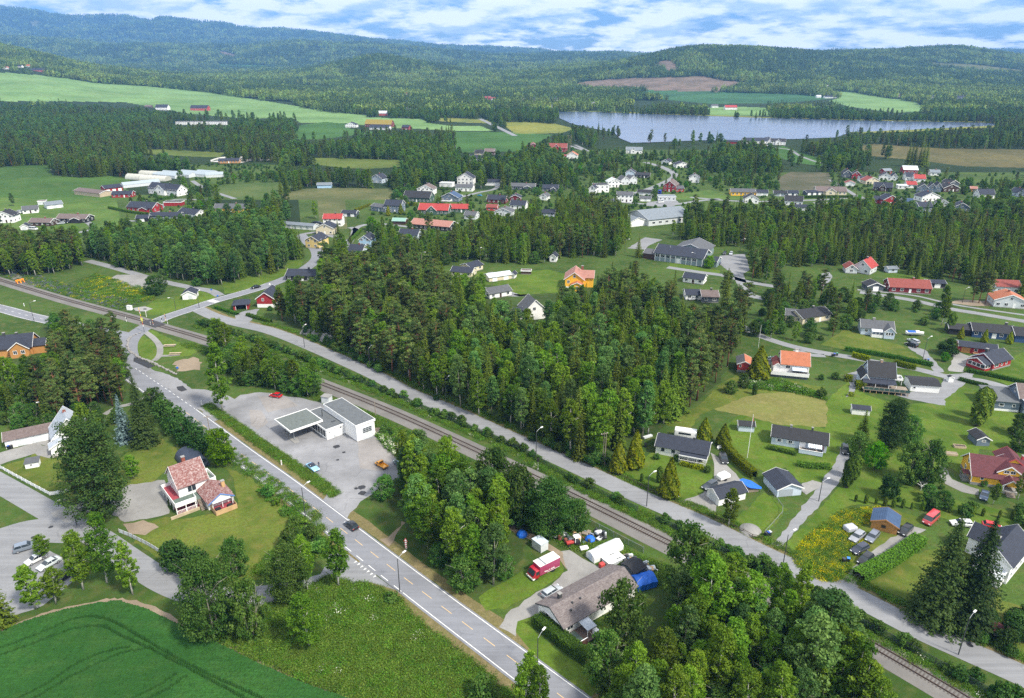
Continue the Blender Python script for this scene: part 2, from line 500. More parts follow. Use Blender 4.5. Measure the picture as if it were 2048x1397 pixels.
LAND = [
 ('crop_field', 'f_light',[(-60,141),(60,149),(130,156),(190,166),(290,172),(420,185),(520,201),(592,212),(650,223),(735,231),(735,247),(600,246),(585,236),(500,238),(380,228),(300,214),(250,205),(130,203),(-60,203)]),
 ('crop_field', 'f_mid',[(586,279),(600,251),(650,244),(692,248),(700,258),(760,266),(700,272),(640,279)]),
 ('crop_field', 'f_light',[(700,233),(735,235),(842,238),(860,247),(900,252),(960,252),(985,262),(905,262),(840,258),(780,256),(700,248)]),
 ('flower_meadow', 'f_yellow',[(868,236),(930,237),(975,241),(985,247),(940,246),(880,243)]),
 ('crop_field', 'f_mid',[(905,264),(1000,264),(1105,270),(1085,282),(1050,292),(1040,303),(915,306)]),
 ('crop_field', 'f_yellow',[(1000,245),(1050,244),(1110,248),(1152,258),(1120,267),(1030,268)]),
 ('crop_field', 'f_light',[(560,168),(640,171),(700,180),(640,181),(570,176)]),
 ('crop_field', 'f_teal',[(1254,190),(1300,181),(1420,184),(1540,187),(1600,189),(1668,197),(1600,204),(1540,207),(1420,208),(1330,200)]),
 ('crop_field', 'f_light',[(1664,182),(1700,184),(1760,194),(1830,204),(1870,222),(1790,226),(1700,214),(1655,203),(1680,196),(1655,190)]),
 ('crop_field', 'f_light',[(1412,216),(1480,214),(1535,216),(1540,232),(1420,232)]),
 ('clear_cut', 'f_cut',[(1130,172),(1180,162),(1250,157),(1340,155),(1400,152),(1445,160),(1500,166),(1470,178),(1435,184),(1380,183),(1300,181),(1240,182),(1190,181)]),
 ('clear_cut', 'f_cut',[(1308,131),(1322,122),(1346,121),(1352,132),(1365,141),(1340,143)]),
 ('clear_cut', 'f_cut',[(425,100),(450,104),(478,112),(470,118),(440,110)]),
 ('clear_cut', 'f_meadow',[(58,42),(80,44),(78,58),(64,54)]),
 ('crop_field', 'f_teal',[(430,128),(520,130),(560,134),(520,140),(440,137)]),
 ('young_plantation', 'f_meadow',[(1845,124),(1960,130),(2060,142),(2060,150),(1960,144),(1870,134)]),
 ('crop_field', 'f_light',[(870,183),(940,184),(1000,190),(940,192),(880,189)]),
 ('bog', 'f_bog',[(1705,298),(1740,288),(1880,297),(2120,300),(2120,338),(1930,333),(1850,323),(1780,316),(1720,310)]),
 ('crop_field', 'f_green',[(-60,337),(60,331),(100,330),(102,350),(160,356),(225,352),(262,360),(250,375),(268,392),(240,408),(180,428),(90,435),(-60,430)]),
 ('sports_field', 'f_pitch',[(268,300),(330,299),(450,306),(440,315),(400,314),(300,309)]),
 ('sports_field', 'f_pitch',[(575,317),(650,316),(720,318),(800,320),(810,334),(740,338),(685,336),(600,326)]),
 ('rough_meadow', 'f_meadow',[(565,388),(610,378),(680,376),(780,378),(792,392),(770,408),(720,422),(660,432),(610,420),(570,402)]),
 ('allotment', 'f_rows',[(432,376),(470,369),(545,364),(600,372),(560,386),(500,398),(445,392)]),
 ('crop_field', 'f_mid',[(1545,300),(1565,292),(1600,305),(1660,324),(1640,332),(1590,326),(1560,316)]),
 ('cleared_plot', 'f_cleared',[(1556,356),(1580,344),(1660,346),(1662,372),(1640,382),(1560,380)]),
 ('lawn', 'f_lawnfar',[(0,395),(60,398),(150,410),(230,425),(320,440),(300,470),(180,470),(170,440),(100,436),(0,436)]),
 ('lawn', 'f_lawnfar',[(1330,392),(1420,380),(1500,398),(1700,398),(1750,405),(1660,412),(1560,420),(1480,412),(1380,412)]),
]
VILLAGE = [(0,390,430,470),(600,380,1160,520),(1130,300,1420,440),(1360,345,2060,432),(380,330,560,400)]
LAKE = [(1112,224),(1200,225),(1300,229),(1400,232),(1500,236),(1620,239),(1760,243),(1900,245),(2008,248),(1990,253),(1900,257),(1800,262),(1700,266),(1672,276),(1600,279),(1560,280),(1500,282),(1400,282),(1300,286),(1262,287),(1240,278),(1228,266),(1190,259),(1145,249),(1120,238)]
grassmat('f_light',(0.15,0.28,0.085),(0.19,0.32,0.11),(0.24,0.33,0.13),0.006,0.03)
grassmat('f_mid',(0.045,0.125,0.024),(0.06,0.145,0.028),(0.085,0.15,0.035),0.01,0.06)
grassmat('f_green',(0.052,0.120,0.022),(0.070,0.145,0.026),(0.11,0.15,0.04),0.012,0.08)
grassmat('f_yellow',(0.15,0.21,0.05),(0.24,0.24,0.045),(0.28,0.26,0.05),0.008,0.04)
grassmat('f_teal',(0.035,0.115,0.045),(0.05,0.14,0.05),(0.07,0.14,0.05),0.006,0.03)
grassmat('f_cut',(0.17,0.125,0.095),(0.23,0.16,0.125),(0.12,0.12,0.05),0.02,0.06)
grassmat('f_bog',(0.12,0.105,0.045),(0.15,0.125,0.05),(0.07,0.085,0.028),0.012,0.04)
grassmat('f_pitch',(0.10,0.15,0.03),(0.13,0.17,0.035),(0.17,0.16,0.04),0.02,0.1)
grassmat('f_meadow',(0.11,0.125,0.05),(0.15,0.145,0.065),(0.07,0.12,0.03),0.03,0.15)
grassmat('f_rows',(0.06,0.13,0.03),(0.10,0.14,0.04),(0.15,0.14,0.06),0.03,0.3)
grassmat('f_cleared',(0.10,0.10,0.06),(0.14,0.12,0.085),(0.06,0.09,0.03),0.03,0.2)
grassmat('f_lawnfar',(0.08,0.16,0.028),(0.105,0.18,0.034),(0.16,0.17,0.05),0.03,0.15)
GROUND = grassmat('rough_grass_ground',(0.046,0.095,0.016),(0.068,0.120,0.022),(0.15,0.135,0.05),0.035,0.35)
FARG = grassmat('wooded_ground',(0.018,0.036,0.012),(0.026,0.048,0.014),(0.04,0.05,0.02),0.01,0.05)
def build_terrain():
 vs_ = np.concatenate([np.arange(400,150,-0.9), np.arange(150,121,-0.45)])
 ysteps = [float(g((CX, v)).y) for v in vs_ if g((CX, v)).y < 2500]
 ys = np.concatenate([[-150,20,120,260,449], np.array([y for y in ysteps if y > 455]), np.geomspace(2510,12600,190)])
 ts = np.concatenate([np.linspace(-1.2,-0.76,20), np.linspace(-0.75,0.75,620), np.linspace(0.76,1.2,20)])
 Yg, Tg = np.meshgrid(ys, ts, indexing='ij')
 Xg = Tg * np.maximum(Yg,450.0)
 Zg = hz(Xg, Yg)
 ny, ntc = Yg.shape
 V = np.stack([Xg, Yg, Zg],-1).reshape(-1,3)
 idx = np.arange(ny * ntc).reshape(ny, ntc)
 Q = np.stack([idx[:-1, :-1], idx[:-1,1:], idx[1:,1:], idx[1:, :-1]],-1).reshape(-1,4)
 C = V[Q].mean(1)
 U, W = px(C[:,0], C[:,1], C[:,2])
 cls = np.zeros(len(Q), int)
 far = C[:,1] > 455
 for i,(nm, mk, poly) in enumerate(LAND):
  cls[far & inpoly(U, W, poly)] = i + 1
 def sub(name, sel, mat, cell=None):
  q_ = Q[sel]
  used, inv = np.unique(q_, return_inverse=True)
  me = bpy.data.meshes.new(name)
  vv = V[used]
  me.vertices.add(len(vv))
  me.vertices.foreach_set('co', vv.ravel())
  nq = len(q_)
  me.loops.add(nq * 4)
  me.loops.foreach_set('vertex_index', inv.ravel().astype(np.int32))
  me.polygons.add(nq)
  me.polygons.foreach_set('loop_start', np.arange(nq, dtype=np.int32) * 4)
  me.polygons.foreach_set('use_smooth', np.ones(nq, bool))
  for m in (mat if isinstance(mat, list) else [mat]): me.materials.append(m)
  if cell is not None:
   me.polygons.foreach_set('material_index', cell[sel].astype(np.int32))
  me.update()
  me.validate()
  return tag(link(name, me), kind='structure')
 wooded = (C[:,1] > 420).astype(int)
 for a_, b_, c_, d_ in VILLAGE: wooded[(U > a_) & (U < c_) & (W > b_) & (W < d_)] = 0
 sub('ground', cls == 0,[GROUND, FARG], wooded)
 for i,(nm, mk, poly) in enumerate(LAND):
  if (cls == i + 1).any():
   sub(nm, cls == i + 1, MATS[mk])
build_terrain()
# ------------------------------------------------------------------ flat sheets, ribbons
def sheet(name, pts, mat, z, kind='structure', parent=None, jit=0.0):
 P = [g(p) for p in pts]
 if jit:
  rr = random.Random(len(pts) + int(pts[0][0]))
  Q_ = []
  for a, b in zip(P, P[1:] + P[:1]):
   n = max(1, min(14, int((b - a).length / 1.6)))
   Q_ += [a.lerp(b, k / n) + Vector((rr.uniform(-jit, jit), rr.uniform(-jit, jit),0)) for k in range(n)]
  P = Q_
 o = MB().add([(p.x, p.y, z) for p in P],[tuple(range(len(P)))]).build(name, mat, parent)
 if kind: tag(o, kind=kind)
 me = o.data
 if me.polygons[0].normal.z < 0:
  me.flip_normals()
 return o
def smooth_line(P, n=6):
 P = [Vector(p) for p in P]
 out_ = []
 for i in range(len(P) - 1):
  p0, p1, p2, p3 = P[max(i - 1,0)], P[i], P[i + 1], P[min(i + 2, len(P) - 1)]
  for k in range(n):
   t = k / n
   out_.append(0.5 * ((2 * p1) + (p2 - p0) * t + (2 * p0 - 5 * p1 + 4 * p2 - p3) * t * t + (3 * p1 - p0 - 3 * p2 + p3) * t ** 3))
 out_.append(P[-1])
 return out_
def normals2(P):
 ns = []
 for i in range(len(P)):
  d = P[min(i + 1, len(P) - 1)] - P[max(i - 1,0)]
  d.z = 0
  d.normalize()
  ns.append(Vector((-d.y, d.x,0)))
 return ns
def ribbon(name, P, w0, w1, z, mat, parent=None, kind='structure', jit=0.0):
 """strip between signed offsets w0 (right) and w1 (left) along the line P"""
 ns = normals2(P)
 V, F = [],[]
 for i,(p, n) in enumerate(zip(P, ns)):
  a, b = p + n * (w0 + rnd.uniform(-jit, jit)), p + n * (w1 + rnd.uniform(-jit, jit))
  V += [(a.x, a.y, z),(b.x, b.y, z)]
  if i: F.append((2 * i - 2,2 * i,2 * i + 1,2 * i - 1))
 o = MB().add(V, F).build(name, mat, parent)
 if kind and not parent: tag(o, kind=kind)
 return o
def resample(P, step):
 out_, acc = [P[0]],0.0
 for a, b in zip(P[:-1], P[1:]):
  L = (b - a).length
  d = step - acc
  while d <= L:
   out_.append(a + (b - a) * (d / L))
   d += step
  acc = (acc + L) % step
 return out_
LAWN = grassmat('lawn',(0.088,0.140,0.018),(0.130,0.165,0.026),(0.21,0.18,0.05),0.06,0.35,0.4,0.06)
LAWN2 = grassmat('green_lawn',(0.074,0.148,0.013),(0.108,0.175,0.020),(0.17,0.18,0.04),0.06,0.3,0.4,0.06)
DRY = grassmat('dry_mown_grass',(0.24,0.225,0.075),(0.19,0.20,0.055),(0.31,0.265,0.105),0.08,0.5,0.4,0.06)
VERGE = grassmat('mown_verge',(0.25,0.195,0.10),(0.17,0.15,0.06),(0.32,0.24,0.14),0.15,0.6)
MEADOW = grassmat('long_grass',(0.065,0.145,0.022),(0.095,0.17,0.028),(0.18,0.17,0.065),0.07,0.4,0.8,0.3)
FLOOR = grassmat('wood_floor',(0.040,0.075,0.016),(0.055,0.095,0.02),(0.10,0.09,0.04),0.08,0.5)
ASPH = asphalt('old_asphalt',(0.185,0.192,0.215),0.6, False, R(-44.6))
ASPH2 = asphalt('worn_asphalt',(0.23,0.232,0.245),1.0)
ASPH3 = asphalt('street_asphalt',(0.205,0.21,0.222),0.6, False, R(-40.5))
DASPH = asphalt('fresh_asphalt',(0.035,0.037,0.042),0.3)
GRAVEL = asphalt('gravel',(0.27,0.265,0.255),1.0, True)
BALLAST = asphalt('ballast',(0.175,0.166,0.156),0.8, True)
DIRT = asphalt('bare_earth',(0.26,0.205,0.145),1.0, True)
LINEW = paint('white_line_paint',(0.72,0.72,0.70),0.7,0.12, sc=2)
LINEY = paint('yellow_line_paint',(0.62,0.43,0.20),0.7,0.15, sc=2)
tw = NT('lake_water')
wv = tw.noise(0.05,4,0.6, stretch=(1,0.35,1))
wv2 = tw.noise(0.01,3,0.5, stretch=(0.5,1.5,1))
tw.principled(tw.mix(tw.ramp(wv2,[(0.35,0.0),(0.65,1.0)]),(0.06,0.085,0.15),(0.085,0.115,0.18)),0.2,0.5, bump=wv, bs=0.22, bd=0.6)
sheet('lake', LAKE, tw.m,0.6)
shore = [gh(p) for p in LAKE[:13]]
ribbon('lake_shore', smooth_line(shore,4),-2,22,0.75, MATS['f_yellow'], jit=3)
MAIN_R = [q(1,1056,928), q(1,1480,1215),(500,899),(607,975),(840,1150),(1020,1282),(1177,1397),(1330,1507)]
mr = [g(p) for p in MAIN_R]
MAIN = smooth_line([p + n * -2.9 for p, n in zip(mr, normals2(mr))],8)
CROSS = smooth_line(G([(268,742),(255,705),(262,678),(290,655),(330,636),(380,619),(430,602),(480,588),(530,573),(575,556),(610,538),(634,518),(632,500),(617,486),(600,470)]),8)
WEST = smooth_line(G([(-60,604),(0,617),(60,633),(130,648),(200,662),(258,674)]),8)
STREET = smooth_line(G([(395,618),(430,634),(480,648),(540,662),(609,688),(740,746),(817,786),(892,817),(957,846),(1020,875),(1139,928),(1274,991),(1401,1046),(1528,1109),(1620,1151),(1706,1192),(1833,1257),(1940,1305),(2048,1353),(2150,1405)]),8)
RAIL = smooth_line(G([(-60,541),(0,561),(137,602),(260,635),(330,656),(440,690),(650,771),(800,832),(1000,924),(1150,995),(1330,1084),(1420,1128),(1600,1215),(1730,1284),(1900,1382),(2000,1445)]),8)
SIDE = smooth_line(G([(760,1128),(700,1150),(640,1168),(560,1185),(480,1195),(400,1190),(330,1165),(260,1120),(190,1072),(110,1030),(40,990),(-40,945)]),8)
SIDE2 = smooth_line(G([(150,1062),(60,1062),(0,1078),(-60,1100)]),6)
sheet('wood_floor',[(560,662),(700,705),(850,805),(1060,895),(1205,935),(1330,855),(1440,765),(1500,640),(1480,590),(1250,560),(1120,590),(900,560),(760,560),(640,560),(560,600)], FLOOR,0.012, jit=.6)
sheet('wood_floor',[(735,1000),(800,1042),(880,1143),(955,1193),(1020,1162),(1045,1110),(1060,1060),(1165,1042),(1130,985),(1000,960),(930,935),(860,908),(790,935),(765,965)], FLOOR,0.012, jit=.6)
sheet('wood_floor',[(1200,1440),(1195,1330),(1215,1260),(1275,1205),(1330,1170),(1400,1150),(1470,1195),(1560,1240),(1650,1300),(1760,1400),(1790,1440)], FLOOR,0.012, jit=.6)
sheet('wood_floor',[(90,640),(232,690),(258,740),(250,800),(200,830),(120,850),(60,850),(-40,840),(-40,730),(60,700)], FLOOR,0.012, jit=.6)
sheet('long_grass_meadow',[(655,1150),(740,1165),(790,1190),(850,1250),(930,1310),(1010,1372),(1060,1420),(620,1440),(560,1340),(470,1290),(360,1245),(380,1215),(500,1215),(560,1205)], MEADOW,0.014)
LAWNS = [
 ('lawn_of_white_house', LAWN,[(275,1050),(330,1035),(360,1040),(420,1030),(475,1015),(470,960),(440,930),(500,955),(600,1040),(650,1075),(660,1100),(600,1120),(520,1160),(420,1165),(330,1130),(270,1085)]),
 ('lawn_behind_house', LAWN,[(275,880),(320,875),(360,905),(410,900),(415,925),(330,945),(300,970),(250,970),(230,930)]),
 ('front_lawn', LAWN,[(0,935),(60,915),(70,905),(130,925),(200,920),(240,960),(200,1000),(100,990),(0,935)]),
 ('green_verge', LAWN2,[(265,700),(275,676),(288,672),(303,682),(315,702),(312,716),(306,725),(290,718),(272,708)]),
 ('picnic_lawn', LAWN2,[(292,664),(304,660),(340,678),(398,704),(380,712),(340,716),(325,708),(322,695),(305,680)]),
 ('lawn_by_hut', LAWN2,[(285,618),(310,600),(345,595),(390,580),(425,590),(433,598),(380,612),(330,628),(300,632)]),
 ('truck_lawn', LAWN2,[(955,1195),(1000,1170),(1040,1145),(1115,1115),(1130,1135),(1120,1155),(1060,1190),(1010,1218),(975,1222)]),
 ('bungalow_verge', LAWN2,[(1032,1240),(1060,1232),(1065,1260),(1110,1300),(1180,1345),(1200,1370),(1180,1395),(1100,1340),(1050,1290),(1028,1262)]),
 ('bungalow_back_lawn', LAWN2,[(1180,1250),(1270,1195),(1310,1200),(1260,1260),(1200,1290)]),
 ('lawn_of_white_bungalow', LAWN2,[(1230,940),(1310,905),(1420,930),(1425,950),(1428,960),(1400,990),(1370,1000),(1335,1003),(1290,985),(1235,958)]),
 ('lawn_around_flagpole', LAWN2,[(1440,860),(1480,830),(1560,830),(1690,870),(1685,900),(1670,940),(1640,965),(1600,965),(1570,935),(1530,945),(1505,935),(1440,880)]),
 ('lawn_by_garage', LAWN2,[(1480,1030),(1530,985),(1575,1020),(1535,1065),(1520,1070),(1470,1050)]),
 ('mown_dry_lawn', DRY,[(1460,800),(1520,788),(1580,783),(1650,800),(1655,820),(1652,855),(1560,850),(1480,830),(1405,815),(1430,790)]),
 ('lawn_of_red_roof_house', LAWN,[(1440,770),(1480,745),(1530,750),(1620,770),(1650,775),(1650,800),(1580,783),(1500,790),(1400,830),(1380,860),(1330,850),(1400,810)]),
 ('wide_lawn', LAWN2,[(1655,800),(1700,760),(1730,790),(1800,810),(1890,805),(1890,760),(1950,780),(1990,800),(2060,840),(2060,900),(1960,900),(1940,960),(1890,930),(1850,970),(1720,940),(1690,880),(1650,860)]),
 ('slope_lawn', LAWN2,[(1575,1085),(1620,1040),(1690,960),(1720,930),(1780,960),(1850,985),(1930,1005),(2060,1030),(2060,1070),(1900,1040),(1800,1010),(1700,1010),(1640,1060),(1590,1110)]),
 ('flower_plot', LAWN,[(1590,1130),(1600,1090),(1640,1055),(1690,1018),(1760,1012),(1850,1040),(1800,1075),(1740,1115),(1690,1165),(1640,1160)]),
 ('spruce_lawn', LAWN,[(1730,1170),(1830,1110),(1990,1060),(2000,1200),(2060,1220),(2060,1320),(1900,1245),(1800,1195)]),
 ('lawn_of_grey_house', LAWN,[(1690,660),(1760,680),(1800,690),(1850,725),(1840,735),(1760,715),(1690,700),(1640,690)]),
 ('lawn_of_red_house', LAWN2,[(1935,740),(1990,730),(2060,700),(2060,790),(1990,760)]),
 ('hilltop_lawn', LAWN2,[(985,570),(1020,545),(1100,540),(1135,550),(1125,585),(1040,590)]),
 ('lawn_of_beige_bungalow', LAWN2,[(880,550),(920,540),(1000,548),(980,570),(915,570),(875,565)]),
 ('roadside_lawn', LAWN2,[(1340,525),(1440,542),(1440,548),(1340,540)]),
 ('hall_verge', LAWN2,[(450,588),(520,580),(540,575),(560,560),(600,535),(610,520),(540,520),(440,560)]),
 ('back_garden', LAWN2,[(1770,545),(1800,545),(1890,555),(1890,575),(1860,575),(1770,560)]),
]
for i,(nm, mt, pts) in enumerate(LAWNS):
 sheet('lawn', pts, mt,0.020 + i % 7 * 0.0018, jit=.35)
PAVED = [
 ('forecourt', ASPH2,[(385,800),(440,828),(480,790),(520,785),(560,790),(600,797),(640,805),(680,800),(755,880),(780,900),(815,925),(830,935),(810,950),(770,968),(735,995),(722,1005),(700,1025),(690,1040),(645,1003),(655,982),(600,930),(520,875),(460,835),(420,845)]),
 ('station_apron', ASPH2,[(267,733),(262,700),(275,670),(262,690),(268,712),(300,738),(355,757),(385,778),(412,780),(450,790),(470,800),(440,828),(400,822),(378,808)]),
 ('parking_ground', ASPH3,[(-40,1080),(60,1060),(75,1085),(120,1110),(150,1160),(90,1210),(20,1235),(-40,1245)]),
 ('gravel_yard', GRAVEL,[(240,1010),(235,985),(260,970),(330,960),(335,1000),(340,1028),(310,1035),(250,1045),(225,1030)]),
 ('gravel_yard', GRAVEL,[(100,1028),(150,1008),(240,985),(240,1010),(190,1020),(135,1045)]),
 ('worn_patch', DIRT,[(245,1050),(290,1040),(318,1055),(290,1070),(262,1068)]),
 ('gravel_drive', GRAVEL,[(1010,1230),(1060,1195),(1110,1165),(1135,1140),(1120,1105),(1140,1100),(1165,1118),(1200,1135),(1230,1160),(1140,1195),(1060,1235),(1035,1245),(1030,1275),(1000,1255)]),
 ('dirt_track', DIRT,[(1010,1040),(1075,1075),(1125,1105),(1135,1140),(1115,1110),(1060,1080),(1000,1050)]),
 ('field_track', DIRT,[(775,1075),(800,1052),(803,1042),(812,1045),(790,1072),(780,1095),(760,1080)]),
 ('gravel_strip', GRAVEL,[(-20,912),(70,885),(110,900),(100,918),(68,908),(0,930),(-20,935)]),
 ('garage_apron', GRAVEL,[(75,885),(125,868),(132,880),(95,895)]),
 ('bungalow_drive', GRAVEL,[(1420,905),(1450,925),(1490,970),(1460,985),(1435,1010),(1430,1030),(1400,1020),(1360,1003),(1400,990),(1428,962),(1428,935)]),
 ('house_drive', ASPH3,[(1550,1085),(1600,1020),(1640,970),(1672,925),(1680,895),(1698,895),(1700,915),(1690,950),(1650,1000),(1612,1040),(1565,1095),(1530,1090)]),
 ('house_drive', GRAVEL,[(1602,966),(1625,962),(1650,968),(1612,990),(1600,978)]),
 ('yellow_house_drive', GRAVEL,[(1880,932),(1890,935),(1905,958),(1940,975),(1960,980),(1955,990),(1925,985),(1890,968),(1878,950)]),
 ('parking_strip', GRAVEL,[(1680,1165),(1720,1120),(1790,1072),(1830,1055),(1850,1060),(1800,1090),(1740,1130),(1712,1165),(1715,1175)]),
 ('red_house_drive', CONC,[(1905,700),(1945,715),(1930,735),(1925,745),(1895,742),(1905,720)]),
 ('garage_drive', ASPH3,[(1890,750),(1950,745),(1940,760),(1890,800),(1890,812),(1820,800),(1790,790),(1880,775)]),
 ('house_lane', ASPH3,[(1820,690),(1850,700),(1880,735),(1890,745),(1870,745),(1845,715),(1815,695)]),
 ('terrace_path', ASPH3,[(1690,750),(1720,740),(1722,760),(1705,790),(1692,795),(1700,770)]),
 ('gravel_lot', GRAVEL,[(205,565),(235,550),(290,550),(300,565),(290,580),(250,582),(215,575)]),
 ('hut_pad', CONC,[(265,617),(290,613),(305,618),(292,624),(270,622)]),
 ('garage_court', ASPH3,[(470,630),(490,622),(520,618),(500,645),(470,642)]),
 ('school_yard', ASPH3,[(1440,512),(1490,508),(1500,540),(1475,555),(1440,530)]),
 ('hall_yard', ASPH3,[(1255,497),(1290,475),(1325,480),(1300,490),(1290,500)]),
 ('house_yard', ASPH3,[(1645,580),(1665,555),(1660,545),(1640,548),(1640,560)]),
 ('yard', DIRT,[(1890,605),(1930,600),(2000,605),(2040,615),(1940,612)]),
 ('shop_yard', ASPH3,[(1295,405),(1350,398),(1360,408),(1340,415),(1290,412)]),
]
for i,(nm, mt, pts) in enumerate(PAVED):
 sheet(nm, pts, mt,0.0335 + i % 5 * 0.0011, jit=.3)
sheet('bare_patch',[(345,725),(385,715),(400,720),(400,740),(360,745)], DIRT,0.03, jit=.8)
sheet('gravel_plot',[(1625,405),(1680,405),(1690,412),(1640,414)], GRAVEL,0.03)
LANE_PTS = [
 ('lane',[(1440,615),(1480,650),(1520,672),(1580,692),(1640,705),(1700,715),(1760,726),(1830,738),(1900,755),(1960,762),(2010,775),(2080,800)],4.0),
 ('lane',[(1720,585),(1770,592),(1830,602),(1900,618),(1960,628),(2060,645)],4.5),
 ('footpath',[(1715,580),(1770,585),(1830,592),(1900,608),(1960,618),(2060,632)],2.0),
 ('lane',[(1335,535),(1400,545),(1450,552),(1500,565),(1560,575)],4.5),
 ('lane',[(1475,545),(1485,570),(1500,590),(1540,600)],5.0),
 ('lane',[(175,522),(215,532),(260,545),(320,562),(380,575),(420,582),(440,592)],4.5),
 ('lane',[(600,470),(640,465),(680,478),(700,480),(712,462),(700,455)],4.0),
 ('lane',[(690,500),(705,475),(715,455),(750,448),(800,452),(860,460)],4.0),
 ('village_street',[(1140,420),(1180,412),(1230,400),(1270,388),(1315,372),(1350,352),(1325,335),(1290,325)],7.0),
 ('lane',[(1230,403),(1280,408),(1340,410),(1400,402),(1440,398)],4.5),
 ('lane',[(880,405),(920,395),(960,385),(990,378),(1000,365)],4.0),
 ('lane',[(1380,395),(1480,403),(1580,402),(1680,398),(1712,392),(1730,398),(1760,400)],4.5),
 ('lane',[(1660,360),(1680,372),(1712,392)],4.0),
 ('lane',[(1520,285),(1545,295),(1580,300),(1600,312),(1640,326),(1690,334)],4.0),
 ('lane',[(140,435),(175,445),(185,458),(150,467)],4.0),
 ('lane',[(250,442),(300,438),(340,402),(400,400),(430,402)],3.5),
 ('lane',[(385,362),(400,372),(430,385),(470,398)],4.0),
 ('lane',[(960,238),(985,250),(1010,262),(1030,272)],8.0),
 ('lane',[(1140,292),(1175,303),(1150,290)],5.0),
 ('footpath',[(980,545),(1000,560),(1035,590),(1060,585)],3.0),
 ('lane',[(880,565),(915,570),(960,575),(1010,590),(1060,590)],3.5),
 ('lane',[(1340,630),(1400,636),(1460,640)],4.0),
 ('lane',[(1590,700),(1620,710),(1650,712)],3.0),
 ('garden_track',[(208,830),(235,815),(262,808),(300,790)],2.0),
]
for nm, pts, wd in LANE_PTS:
 ribbon(nm, smooth_line(G(pts),6),-wd / 2, wd / 2,0.03, ASPH3 if nm != 'garden_track' else GRAVEL)
ribbon('footpath', smooth_line(G([(290,664),(305,675),(318,690),(320,705),(316,715),(308,722)]),6),-1.1,1.1,0.03, GRAVEL)
ribbon('footpath', smooth_line(G([(318,692),(330,692),(352,690)]),4),-0.9,0.9,0.031, GRAVEL)
ribbon('footpath', smooth_line(G([(318,712),(335,712),(360,710)]),4),-0.9,0.9,0.031, GRAVEL)
ribbon('mown_verge', MAIN[8:],3.3,6.0,0.018, VERGE, jit=0.4)
ribbon('mown_verge', MAIN[22:],-6.6,-3.2,0.018, VERGE, jit=0.5)
ribbon('roadside_grass', MAIN[22:],-10.5,-6.5,0.016, MEADOW, jit=0.5)
ribbon('mown_verge', STREET,2.9,4.4,0.018, VERGE, jit=0.4)
road = ribbon('main_road', MAIN,-3.5,3.4,0.040, ASPH)
ribbon('crossing_road', CROSS,-3.4,3.4,0.044, ASPH)
ribbon('west_road', WEST,-3.3,3.3,0.048, ASPH)
street = ribbon('street', STREET,-3.0,3.0,0.040, ASPH3)
side = ribbon('side_road', SIDE,-2.9,2.9,0.036, ASPH3)
ribbon('side_road', SIDE2,-4.5,4.5,0.033, ASPH3)
sheet('side_road_mouth',[(660,1105),(690,1105),(790,1180),(740,1165),(690,1165),(640,1150),(655,1125)], ASPH3,0.037)
ml = resample(MAIN,0.5)
mns = normals2(ml)
def dash(parent, line, off, i0, i1, wd, mat, z, name):
 ns = normals2(line)
 V, F = [],[]
 for k, i in enumerate(range(i0, min(i1, len(line) - 1) + 1)):
  a, b = line[i] + ns[i] * (off - wd / 2), line[i] + ns[i] * (off + wd / 2)
  V += [(a.x, a.y, z),(b.x, b.y, z)]
  if k: F.append((2 * k - 2,2 * k,2 * k + 1,2 * k - 1))
 if F: return MB().add(V, F).build(name, mat, parent)
i_solid = min(range(len(ml)), key=lambda i: (ml[i] - g((385,820))).length)
i_j0 = min(range(len(ml)), key=lambda i: (ml[i] - g((640,1050))).length)
i_j1 = min(range(len(ml)), key=lambda i: (ml[i] - g((770,1150))).length)
i_k0 = min(range(len(ml)), key=lambda i: (ml[i] - g((640,1010))).length)
for i in range(2, i_solid,6): dash(road, ml,2.95, i, i + 3,0.14, LINEW,0.047, 'edge_dash')
dash(road, ml,2.95, i_solid, len(ml) - 1,0.14, LINEW,0.047, 'edge_line')
dash(road, ml,-2.95,4, i_j0 - 4,0.14, LINEW,0.047, 'edge_line')
for i in range(i_j0 + 4, i_j1 + 10,9): dash(road, ml,-2.95, i, i + 5,0.14, LINEW,0.047, 'edge_dash')
dash(road, ml,-2.95, i_j1 + 14, len(ml) - 1,0.14, LINEW,0.047, 'edge_line')
for i in range(i_solid, len(ml) - 8,12): dash(road, ml,0.0, i, i + 6,0.12, LINEY,0.047, 'centre_dash')
tA, tB = g(q(10,840,300)), g(q(10,990,415))
for k in range(7):
 c = tA.lerp(tB, k / 6)
 d = (tB - tA).normalized()
 n = Vector((d.y,-d.x,0))
 MB().add([c - d * .22 + Vector((0,0,.05)), c + d * .22 + Vector((0,0,.05)), c + n * .75 + Vector((0,0,.05))],[(0,1,2)]).build('give_way_tooth', LINEW, side)
cl = resample(CROSS,0.5)
wl = resample(WEST,0.5)
for i in range(0, len(wl) - 8,10): dash(None, wl,0, i, i + 4,0.14, LINEW,0.056, 'centre_dash').parent = bpy.data.objects['west_road']
for off in (-2.9,2.9):
 dash(bpy.data.objects['crossing_road'], cl, off,110,230,0.14, LINEW,0.052, 'edge_line')
 dash(bpy.data.objects['west_road'], wl, off,0, len(wl) - 30,0.14, LINEW,0.056, 'edge_line')
zc = min(range(len(cl)), key=lambda i: (cl[i] - g(q(1,1690,405))).length)
for off in (-2.2,-1.1,0,1.1,2.2): dash(bpy.data.objects['crossing_road'], cl, off, zc - 3, zc + 3,0.5, LINEW,0.053, 'zebra_bar')
for pts in ([q(1,1055,850), q(1,1090,845), q(1,1220,915), q(1,1170,935), q(1,1050,880)],[q(1,1390,1080), q(1,1440,1072), q(1,1475,1105), q(1,1430,1118), q(1,1400,1105)]):
 sheet('asphalt_patch', pts, DASPH,0.052)
